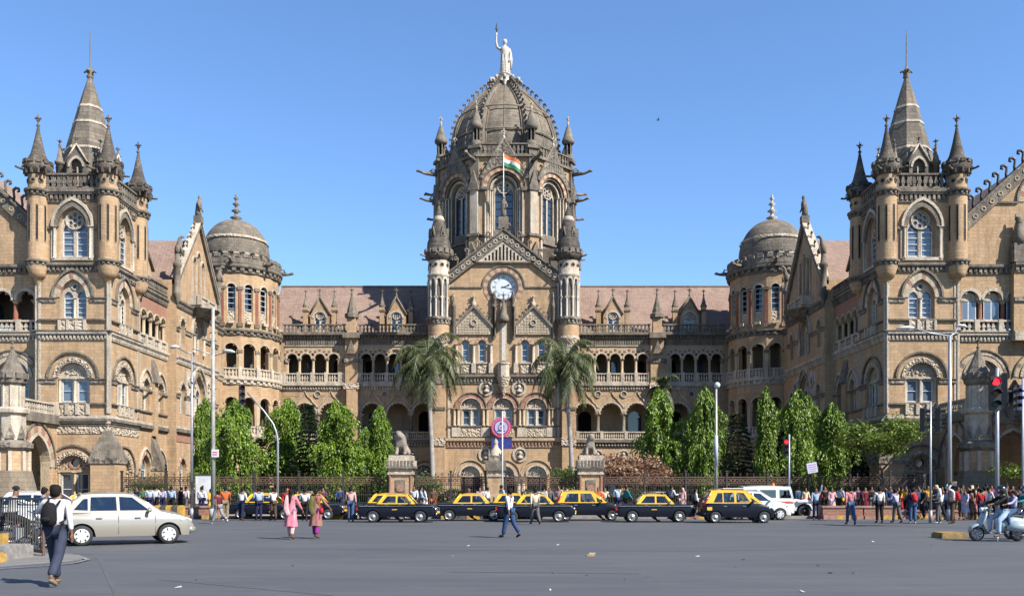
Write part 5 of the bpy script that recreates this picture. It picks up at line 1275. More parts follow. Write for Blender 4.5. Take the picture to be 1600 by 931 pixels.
        hp = [(up(.768, -.005), (.085, .092)), (up(.695, -.025), (.106, .11)), (up(.61, -.045), (.10, .078)), (up(.545, -.05), (.075, .05))]; he = [(0, 1), (1, 2), (2, 3)]
        if hair == 'long': hp += [(up(.54, -.08), (.065, .04)), (up(.38, -.13), (.06, .03)), (up(.25, -.15), (.03, .02))]; he += [(3, 4), (4, 5), (5, 6)]
        if hair == 'bun': hp += [(up(.64, -.13), (.045, .045))]; he += [(2, 4)]
        garment('hair', hp, he, 'cloth_hair')
    if scarf and headgear != 'scarf':
        garment('dupatta', [(up(.5, .08, -.12), (.03, .06)), (up(.54, -.02, -.14), (.05, .07)), (up(.4, -.14, -.1), (.09, .02)), (up(.1, -.19, -.12), (.1, .02)), (up(-.15, -.22, .0), (.08, .015))], [(0, 1), (1, 2), (2, 3), (3, 4)], 'cloth_' + scarf)
    P['_k'] = k
    J['up'] = up; J['Q'] = Q; J['P'] = P
    return J
plain('helmetblack', (.015, .015, .02), .2, coat=.5); plain('helmetblue', (.02, .04, .25), .3, coat=.5)
def backpack(J, col, label, strap=None):
    P = J['P']; Q = J['Q']; up = J['up']
    T = Matrix.Translation(P.location) @ Matrix.Rotation(P.rotation_euler[2], 4, 'Z')
    c = Vector(Q(up(.26, -.22))); root = empty('backpack', (0, 0, 0), label=label, category='backpack'); root.matrix_world = T
    root.location = P.location; root.rotation_euler = P.rotation_euler
    V_ = [(tuple(c + Vector((0, .02, .22))), (.10, .07)), (tuple(c + Vector((0, -.02, .1))), (.15, .105)), (tuple(c + Vector((0, -.03, -.1))), (.16, .12)), (tuple(c + Vector((0, 0, -.21))), (.13, .09))]
    b = skinmesh('bag', V_, [(0, 1), (1, 2), (2, 3)], 'cloth_' + col, root)
    V_ = [(tuple(c + Vector((0, -.13, -.02))), (.11, .04)), (tuple(c + Vector((0, -.13, -.14))), (.1, .035))]
    skinmesh('pocket', V_, [(0, 1)], 'cloth_' + col, root)
    for sg in (-1, 1):
        pts = [Q(up(.42, -.15, sg * .09)), Q(up(.53, -.02, sg * .10)), Q(up(.46, .125, sg * .11)), Q(up(.3, .13, sg * .13)), Q(up(.16, -.05, sg * .165)), Q(up(.12, -.15, sg * .13))]
        m = MB(); m.tube(pts, [(.025, .012)] * 6, 'cloth_' + (strap or col), 6); m.build('strap', root)
def sidebag(J, col, label, side=1, big=1):
    P = J['P']; Q = J['Q']; up = J['up']
    root = empty('shoulder_bag', P.location, P.rotation_euler[2], label=label, category='bag')
    c = Vector(Q(up(-.02, -.02, side * .22)))
    skinmesh('bag', [(tuple(c + Vector((0, -.1, .02))), (.06 * big, .11 * big)), (tuple(c + Vector((0, .08, .0))), (.06 * big, .12 * big))], [(0, 1)], 'cloth_' + col, root)
    m = MB(); m.tube([tuple(c + Vector((0, 0, .1))), Q(up(.35, -.13, side * .12)), Q(up(.54, -.03, -side * .07)), Q(up(.35, .13, side * .05)), tuple(c + Vector((0, .05, .08)))], .012, 'cloth_' + col, 5); m.build('strap', root)
WK = ((-20, 6, 15), (20, 6, 20)); ST_ = ((4, 7, 8), (4, 7, 8)); BENT = ((10, 10, 70), (5, 8, 20)); HOLD = ((20, 8, 80), (20, 8, 80))

j = person(88, 914, 'young man with a black backpack walking away towards the station, nearest the camera', 'white', 'greyblue', 0, 1.72, 16, ((25, 38, 135), (-8, 10, 12)), shoes='khaki')
backpack(j, 'black', 'black backpack worn by the young man nearest the camera')
j = person(455, 842, 'woman in a long pink tunic walking away across the open road', 'pink', 'palepink', -8, 1.6, 14, ((5, 10, 25), (10, 20, 30)), 'kurta', 'long', scarf='palepink', shoes='brown', fem=True)
j = person(494, 841, 'woman in an olive print tunic and purple trousers walking away across the road', 'print', 'purple', -12, 1.62, 14, ((5, 9, 20), (15, 30, 35)), 'kurta', 'bun', scarf='olive', shoes='brown', fem=True)
sidebag(j, 'red', 'red handbag on the arm of the woman in the olive print tunic', 1, .9)
j = person(796, 840, 'man in white shirt and blue jeans crossing the road in front of the taxis', 'white', 'blue', 60, 1.66, 15, WK)
sidebag(j, 'black', 'black shoulder bag of the man in white shirt and blue jeans', -1, 1.2)
person(836, 819, 'man in cream shirt and grey trousers walking beside a taxi door', 'cream', 'grey', 20, 1.68, 16, WK)
j = person(548, 815, 'man in pink shirt and jeans standing behind a waiting taxi, seen from the back', 'palepink', 'denim', 0, 1.7, 3, ST_)
sidebag(j, 'black', 'dark shoulder bag of the man in pink shirt behind the taxi', -1, 1)
person(341, 818, 'young man in maroon and black T-shirt striding with patterned trousers', 'maroon', 'pattern', 60, 1.62, 24, WK, 'tee', shoes='white')
person(352, 814, 'young man in orange shirt and pale trousers beside the lamp pole', 'orange', 'khaki', 20, 1.72, 6, BENT, 'tee', shoes='white')
person(377, 813, 'man in white shirt and dark trousers leaning by a taxi window', 'white', 'navy', -20, 1.66, 4, BENT, lean=8)
person(404, 813, 'man in light blue shirt standing between two men in white', 'lightblue', 'navy', 30, 1.68, 5, BENT)
person(427, 813, 'man in white shirt and brown trousers beside the curved lamp pole', 'white', 'brown', 50, 1.66, 4, HOLD)
person(449, 814, 'person in red headscarf standing behind the woman in pink', 'red', 'black', 180, 1.66, 3, ST_, headgear='scarf', scarf='red')
person(476, 814, 'man in white shirt and black trousers left of the olive print woman', 'white', 'black', 10, 1.62, 8, BENT)
# ================================================================== ground, road, pavements
def asphalt(name, c, c2, blue=0):
    m, nt, b = nodes(name); v = coords(nt)
    f = noise(nt, v, 60, 3); g1 = mathn(nt, 'MULTIPLY', mathn(nt, 'ADD', noise(nt, coords(nt, scale=(.10, .35, 1)), 1, 5, .6), noise(nt, coords(nt, scale=(.25, 2.2, 1)), 1, 4, .6)), .5); g2 = noise(nt, v, .9, 5)
    col = mixc(nt, ramp(nt, g1, .4, .6), c, c2); col = mixc(nt, mathn(nt, 'MULTIPLY', ramp(nt, g2, .55, .75), .35), col, (.08, .078, .076))
    col = mixc(nt, .5, col, mixc(nt, ramp(nt, f, .3, .7), (.55, .55, .55), (1.3, 1.3, 1.3)), 'MULTIPLY')
    vo = nt.nodes.new('ShaderNodeTexVoronoi'); vo.inputs['Scale'].default_value = .55; link(nt, v, vo.inputs['Vector'])
    spots = mathn(nt, 'MULTIPLY', ramp(nt, vo.outputs['Distance'], .045, .03), .6); col = mixc(nt, spots, col, (.03, .028, .026))
    link(nt, col, b.inputs['Base Color']); b.inputs['Roughness'].default_value = .72; b.inputs['Specular IOR Level'].default_value = .45; bump(nt, b, f, .4, .01); MATS[name] = m
asphalt('asphalt', (.045, .048, .054), (.062, .065, .070)); asphalt('faintline', (.065, .067, .07), (.05, .052, .056)); asphalt('worn', (.11, .105, .10), (.14, .13, .12))
plain('paver', (.26, .20, .16), .85, c2=(.34, .27, .22), scale=1.5); plain('earth', (.16, .12, .085), .95, var=.4, scale=1); plain('kerbstone', (.30, .28, .25), .85, var=.4)
plain('kerbyellow', (.60, .35, .04), .8, c2=(.30, .19, .07), scale=5); plain('kerbdirty', (.38, .23, .05), .85, c2=(.12, .10, .07), scale=3); plain('kerbblack', (.03, .03, .03), .8, c2=(.10, .09, .08)); plain('roadwhite', (.30, .295, .28), .8, c2=(.10, .10, .10), scale=9)
stone('redbrick', (.45, .13, .075), (.36, .10, .06), (.3, .1), (.35, .25, .2), amt=(.5, .8), gmax=.4); plain('planterpink', (.40, .22, .17), .9, c2=(.22, .13, .10), scale=3); plain('litter', (.55, .53, .5), .9, c2=(.3, .28, .25))
g = MB(); g.add([(-900, -80, -.06), (900, -80, -.06), (900, 1800, -.06), (-900, 1800, -.06)], [(0, 1, 2, 3)], 'earth'); g.build('ground', None, kind='structure')
g = MB(); g.add([(-160, -60, 0), (160, -60, 0), (160, 50.5, 0), (-160, 50.5, 0)], [(0, 1, 2, 3)], 'asphalt'); g.build('road', None, kind='structure')
g = MB(); g.box(-60, 90, 50.2, 64.9, -.05, .12, 'paver'); g.box(-60, 90, 49.9, 50.19, -.05, .15, 'kerbstone'); g.build('pavement', None, kind='structure')
g = MB(); g.box(-29, 27, 66.8, 112, -.05, .10, 'earth'); g.box(-14, 11, 66.8, 101, -.04, .13, 'paver'); g.build('forecourt', None, kind='structure')
# worn patches, old markings
def patch(nm, pts, mat, z=.004):
    g = MB(); g.add([(x, y, z) for x, y in pts], [tuple(range(len(pts)))], mat); return g
isl = [gp(-60, 889), gp(60, 880), gp(112, 876), gp(132, 873), gp(118, 867), gp(60, 864), gp(-60, 858)]
g = MB(); n = len(isl); g.prism(isl, 0, .02, 'worn')
g.M = Matrix()
g.build('traffic_island', None, kind='structure')
def line(pts, wd, mat, z=.006):
    g = MB(); vs = []
    for i, p in enumerate(pts):
        a = Vector(pts[max(0, i - 1)]); b = Vector(pts[min(len(pts) - 1, i + 1)]); t = (b - a).normalized(); nn = Vector((-t.y, t.x)) * wd / 2
        vs += [(p[0] + nn.x, p[1] + nn.y, z), (p[0] - nn.x, p[1] - nn.y, z)]
    g.add(vs, [(2 * i, 2 * i + 1, 2 * i + 3, 2 * i + 2) for i in range(len(pts) - 1)], mat); return g
g = line([gp(-60, 893), gp(20, 888), gp(80, 884), gp(118, 880), gp(137, 875), gp(120, 868), gp(100, 866)], .1, 'roadwhite', .024); g.build('road_marking', None, kind='structure')
g = line([gp(118, 864), gp(145, 866), gp(156, 874), gp(168, 900), gp(185, 935)], .07, 'faintline', .005); g.build('road_marking', None, kind='structure')
for pts in ([(430, 823), (900, 821), (1400, 824)], [(560, 858), (1050, 861), (1330, 857)], [(700, 893), (1000, 896)], [(250, 905), (520, 930)]):
    line([gp(*q) for q in pts], .05, 'faintline', .005).build('road_marking', None, kind='structure')
for a, b in ((300, 862), ):
    pass
# scraps of litter
for i in range(22):
    px, py = R.uniform(180, 1580), R.uniform(822, 925); x, y = gp(px, py); s = R.uniform(.02, .07); m = MB(Matrix.Translation((x, y, .006)) @ Matrix.Rotation(R.uniform(0, 6), 4, 'Z'))
    m.add([(-s, -s * .6, 0), (s * .8, -s * .5, .01), (s, s * .5, .03), (0, s * .7, .015), (-s * .9, s * .4, 0)], [(0, 1, 2, 3, 4)], 'litter'); m.build('litter', None, kind='stuff')
x, y = gp(923, 868); m = MB(Matrix.Translation((x, y, .0))); m.box(-.09, .09, -.06, .06, 0.001, .05, 'kerbyellow'); m.box(-.04, .12, -.05, .04, .05, .08, 'litter'); o = m.build('crushed_cup'); o['label'] = 'small yellowish crushed packet lying alone on the open asphalt'; o['category'] = 'litter'
# brick planters along the kerb
def planter(x0, x1, Y, label, hh=.62, stripes=0, d=.8):
    m = MB(); m.box(x0, x1, Y, Y + d, .0, hh, 'redbrick'); r = m.build('brick_planter'); r['label'] = label; r['category'] = 'planter'; r['group'] = 'brick planters along the kerb'
    m = MB(); m.box(x0 - .04, x1 + .04, Y - .05, Y + d + .05, hh, hh + .1, 'planterpink'); m.build('coping', r)
    m = MB(); n = int((x1 - x0) / .9) + 1
    for i in range(n):
        u = x0 + (x1 - x0) * i / n; m.box(u, u + (x1 - x0) / n - .003, Y - .12, Y - .055, .0, .22, 'kerbyellow' if (i + stripes) % 2 else ('kerbblack' if stripes < 2 else 'planterpink'))
    m.build('striped_kerb', r)
for k, (a, b, lab) in enumerate(((190, 250, 'planter at the far left behind the silver hatchback bonnet'), (283, 338, 'red planter between the striped blocks and the thick pole'), (522, 556, 'short red planter left of the pink shirted man and front taxi'), (690, 770, 'brick planter hidden behind the second and third taxis'), (1070, 1110, 'red planter seen between the fourth taxi and the tall taxi'), (1283, 1345, 'long planter right of the jeep beside the plaid shirted man'), (1347, 1398, 'planter behind the white shirted man standing apart'), (1402, 1530, 'low planter behind the thick right hand crowd'))):
    planter(xw(a, 49.3), xw(b, 49.3), 49.0, lab, .62 if k != 7 else .4, 2 if k > 3 else 1)
for i in range(5):
    m = MB(Matrix.Translation((xw(247 + i * 9, 46.8), 46.8, 0))); m.box(-.14, .14, -.2, .2, 0, .75, 'kerbyellow' if i % 2 == 0 else 'kerbblack'); m.box(-.1, .1, -.16, .16, .75, .8, 'kerbyellow' if i % 2 == 0 else 'kerbblack')
    o = m.build('kerb_block'); o['label'] = ('yellow' if i % 2 == 0 else 'black') + ' concrete kerb block, ' + ['first', 'second', 'third', 'fourth', 'fifth'][i] + ' of five beyond the silver hatchback bonnet'; o['category'] = 'kerb block'; o['group'] = 'striped kerb blocks'
# yellow kerb blocks at the left edge and beside the scooter
def block(pts, hh, mat, label, name='kerb_block'):
    m = MB(); m.prism(pts, 0, hh, mat); m.M = Matrix(); m2 = MB(Matrix()); c = Vector((sum(p[0] for p in pts) / len(pts), sum(p[1] for p in pts) / len(pts)))
    pts2 = [tuple(c + (Vector(p) - c) * .9) for p in pts]; m.prism(pts2, hh, hh + .04, mat); o = m.build(name); o['label'] = label; o['category'] = 'kerb block'; return o
a = gp(1472, 841); b = gp(1514, 841); block([(a[0], a[1]), (b[0], b[1]), (b[0] + .1, b[1] + 1.2), (a[0] + .1, a[1] + 1.0)], .15, 'kerbdirty', 'low yellow and black concrete kerb end left of the pale scooter')
a = gp(-6, 885); block([(-12.2, 19.1), (-11.6, 19.1), (-11.6, 20.3), (-12.2, 20.3)], 0.2, 'kerbyellow', 'low yellow kerb end at the lower left edge')
a = gp(8, 878); block([(-12.4, 20.6), (-11.8, 20.6), (-11.8, 21.8), (-12.4, 21.8)], .3, 'kerbstone', 'grey and yellow concrete kerb behind the low yellow kerb end')
m = MB(Matrix.Translation((-13.03, 22.6, 0))); m.box(-.14, .10, -.14, .12, 0, .55, 'kerbyellow'); m.box(-.13, .09, -.13, .11, .55, .59, 'kerbblack'); o = m.build('bollard'); o['label'] = 'upright yellow concrete bollard at the left edge'; o['category'] = 'bollard'
# steel barrier
p0, p1 = gp(2, 858), gp(68, 869); L = (Vector(p1) - Vector(p0)).length; an = atan2(p1[1] - p0[1], p1[0] - p0[0])
r = empty('crowd_barrier', (p0[0], p0[1], 0), an, label='black steel barrier with upright bars at the left, behind the walking student', category='barrier')
m = MB(); m.box(0, L, -.03, .03, 1.38, 1.44, 'iron'); m.box(0, L, -.03, .03, .08, .16, 'rustyiron'); m.box(-.03, .03, -.03, .03, 0, 1.44, 'iron'); m.box(L - .03, L + .03, -.03, .03, 0, 1.44, 'rustyiron'); m.build('frame', r)
m = MB(); n = 17
for i in range(1, n): m.box(L * i / n - .012, L * i / n + .012, -.012, .012, .16, 1.38, 'iron')
m.build('bars', r)
# ------------------------------------------------------------------ railing, gate pillars, lions
FY = 66.2; 
def railing(x0, x1, label):
    r = empty('iron_railing', (x0, FY, 0), 0, label=label, category='railing', group='iron railing along the station forecourt'); L = x1 - x0
    m = MB(); m.box(0, L, -.2, .2, 0, .45, 'kerbstone'); m.build('plinth', r)
    m = MB(); n = int(L / .16)
    for i in range(n + 1):
        x = L * i / n; m.box(x - .014, x + .014, -.014, .014, .45, 1.95, 'iron')
        if i % 3 == 0: m.box(x - .02, x + .02, -.02, .02, 1.95, 2.75, 'iron'); m.box(x - .05, x + .05, -.01, .01, 2.72, 2.8, 'iron'); m.prism([(x - .02, 2.8), (x + .02, 2.8), (x, 2.98)], 0, .01, 'iron')
    for v in (.6, 1.2, 1.9): m.box(0, L, -.02, .02, v, v + .05, 'iron')
    m.build('bars', r)
    m = MB(); m.M = F(0, 0, -90); m.box(0, L, 2.48, 2.55, -.04, .04, 'rustyiron'); m.box(0, L, 2.02, 2.08, -.04, .04, 'rustyiron')
    n = int(L / .3)
    for i in range(n):
        u = (i + .5) * L / n; c = circ(u, 2.28, .08, 8); c2 = circ(u, 2.28, .15, 8); m.ring(c + c[:1], c2 + c2[:1], -.03, .03, 'rustyiron'); m.box(u - .15, u - .12, 2.08, 2.48, -.02, .02, 'rustyiron')
        m.ring(circ(u, 1.55, .05, 6) + circ(u, 1.55, .05, 6)[:1], circ(u, 1.55, .08, 6) + circ(u, 1.55, .08, 6)[:1], -.02, .02, 'iron')
    m.build('ornamental_band', r)
    n = max(1, round(L / 3.2))
    for i in range(n + 1): m = MB(); x = L * i / n; m.box(x - .07, x + .07, -.07, .07, 0, 2.9, 'iron'); m.lathe(0, 0, [(0, 0)], 'iron', 3) if False else None; m.box(x - .1, x + .1, -.1, .1, 2.9, 3.0, 'iron'); m.build('post', r)
cx = BX
railing(-29.3, cx - 8.0, 'long iron railing left of the left lion pillar'); railing(cx - 5.9, cx - .75, 'short iron railing between the left lion pillar and middle post'); railing(cx + .75, cx + 5.9, 'short iron railing between the middle post and right lion pillar'); railing(cx + 8.0, 30.5, 'long iron railing right of the right lion pillar')
def lion_pillar(x, label, label2, kind):
    M = Matrix.Translation((x, FY, 0)); m = MB(M @ F(0, 0, -90))
    m.box(-.95, .95, 0, .5, -.95, .95, 'grey'); m.box(-.8, .8, .5, 2.7, -.8, .8, 'tan')
    for u in (-.75, .75): m.lathe(u, .75, [(.14, .5), (.12, .7), (.12, 2.5), (.2, 2.75)], 'pink', 8)
    m.box(-.35, .35, .9, 2.3, .8, .86, 'grey'); m.prism(circ(0, 1.7, .28, 12), .86, .92, 'pink')
    r = m.build('gate_pillar'); r['label'] = label; r['category'] = 'pillar'
    m = MB(M @ F(0, 0, -90)); m.box(-.95, .95, 2.7, 2.85, -.95, .95, 'pale'); m.box(-.88, .88, 2.85, 3.15, -.88, .88, 'carvedpale'); m.box(-1.05, 1.05, 3.15, 3.3, -1.05, 1.05, 'grey'); m.box(-1.0, 1.0, 3.3, 3.75, -1.0, 1.0, 'pale')
    for i in range(8): u = -.87 + i * .25; m.box(u - .07, u + .07, 3.35, 3.72, 1.0, 1.04, 'grey')
    m.box(-.85, .85, 3.75, 4.1, -.85, .85, 'pale'); m.build('capital', r)
    # lion
    L = []; E = []
    def a(co_, rr, prev=None):
        L.append((co_, rr)); 
        if prev is not None: E.append((prev, len(L) - 1))
        return len(L) - 1
    s = -1 if kind == 'lion' else 1; K = 1.12 if kind == 'lion' else 1.0
    hd_ = .10 * s
    h0 = a((0, .5, .36), .34); b1 = a((0, .2, .5), .36, h0); c = a((0, -.1, .78), (.37, .34), b1); n_ = a((.03 * s, -.2, 1.15), (.38, .34) if kind == 'lion' else (.27, .27), c)
    hd = a((hd_, -.36, 1.34), .27 if kind == 'lion' else .24, n_); sn = a((hd_ * 1.6, -.62, 1.24), .13, hd); a((hd_ * .5, -.2, 1.58), .17 if kind == 'lion' else .08, hd)
    for q in (-1, 1): a((hd_ + q * .2, -.25, 1.58), .06, hd)
    for q in (-.26, .26):
        e = a((q, -.35, .45), .14, c); f = a((q * 1.05, -.46, .12), .12, e); a((q * 1.08, -.72, .09), .12, f)
    for q in (-1, 1):
        e = a((q * .36, .3, .28), .24, h0); a((q * .46, -.05, .09), .12, e)
    t_ = a((-.5 * s, .62, .15), .06, h0); a((-.72 * s, .3, .1), .05, t_)
    L = [((x * K, y * K, z * K), (tuple(q * K for q in r_) if isinstance(r_, tuple) else r_ * K)) for (x, y, z), r_ in L]
    o = skinmesh('stone_' + kind, L, E, 'marblegrey', None, 2); o.location = (x, FY, 4.12); o['label'] = label2; o['category'] = 'statue'
stone('marblegrey', (.40, .36, .30), (.30, .27, .23), None, grime=(.12, .11, .1), amt=(.48, .78), gmax=.7)
lion_pillar(cx - 6.95, 'stone gate pillar carrying the maned lion, left of the entrance', 'seated maned stone lion on the left gate pillar', 'lion')
lion_pillar(cx + 6.95, 'stone gate pillar carrying the crouching tiger, right of the entrance', 'crouching stone tiger on the right gate pillar', 'tiger')
m = MB(Matrix.Translation((cx, FY, 0)) @ F(0, 0, -90)); m.box(-.7, .7, 0, .5, -.7, .7, 'grey'); m.box(-.58, .58, .5, 2.55, -.58, .58, 'tan'); r = m.build('gate_post'); r['label'] = 'square stone gate post with a carved spirelet, midway between the two lions'; r['category'] = 'pillar'
m = MB(Matrix.Translation((cx, FY, 0)) @ F(0, 0, -90)); m.box(-.66, .66, 2.55, 2.7, -.66, .66, 'pale'); m.box(-.6, .6, 2.7, 3.0, -.6, .6, 'carvedpale'); m.box(-.75, .75, 3.0, 3.7, -.75, .75, 'grey'); m.box(-.55, .55, 3.7, 4.1, -.55, .55, 'carvedgrey'); m.lathe(0, 0, [(.5, 4.1), (.4, 4.5), (.2, 4.7), (.14, 5.0), (.2, 5.1), (0, 5.4)], 'pale', 8)
for u in (-.5, .5):
    for w_ in (-.5, .5): m.lathe(u, w_, [(.14, 3.7), (.12, 4.2), (0, 4.6)], 'grey', 6)
m.build('spirelet', r)
m = MB(); m.tube([(0, 0, 0), (0, 0, 7.2)], [.06, .04], 'whitepaint', 8); o = m.build('white_mast'); o.location = (xw(785, 64), 64, 0); o['label'] = 'bare thin white mast standing just right of the middle gate post'; o['category'] = 'mast'
# tin booth and hoarding behind the railing on the left
m = MB(); m.box(-2.6, 2.6, 0, 3.0, 2.4, 2.5, 'steel'); m.add([(-2.7, -.2, 3.0), (2.7, -.2, 3.0), (2.6, 1.2, 3.5), (-2.6, 1.2, 3.5)], [(0, 1, 2, 3)], 'steel'); o = m.build('tin_shelter'); o.location = (xw(556, 72), 72, 0); o['label'] = 'low grey tin roofed shelter among the trees behind the railing'; o['category'] = 'shelter'
m2 = MB()
for u in (-2.4, 2.4): m2.box(u - .05, u + .05, .1, .2, 0, 3.0, 'iron')
m2.build('post', o)
m = MB(); m.box(-.45, .45, -.25, .25, .5, 1.9, 'whitepaint'); m.box(-.48, .48, -.28, .28, 1.9, 1.96, 'iron'); m.box(-.3, .3, -.2, .2, 0, .5, 'iron'); o = m.build('utility_cabinet'); o.location = (xw(319, 56), 56, .12); o.scale = (1, 1, 1.25); o['label'] = 'pale utility cabinet between the two lamp poles on the left'; o['category'] = 'cabinet'
m3 = MB(); m3.box(-.06, .06, -.26, -.255, 1.2, 1.4, 'iron'); m3.build('handle', o)
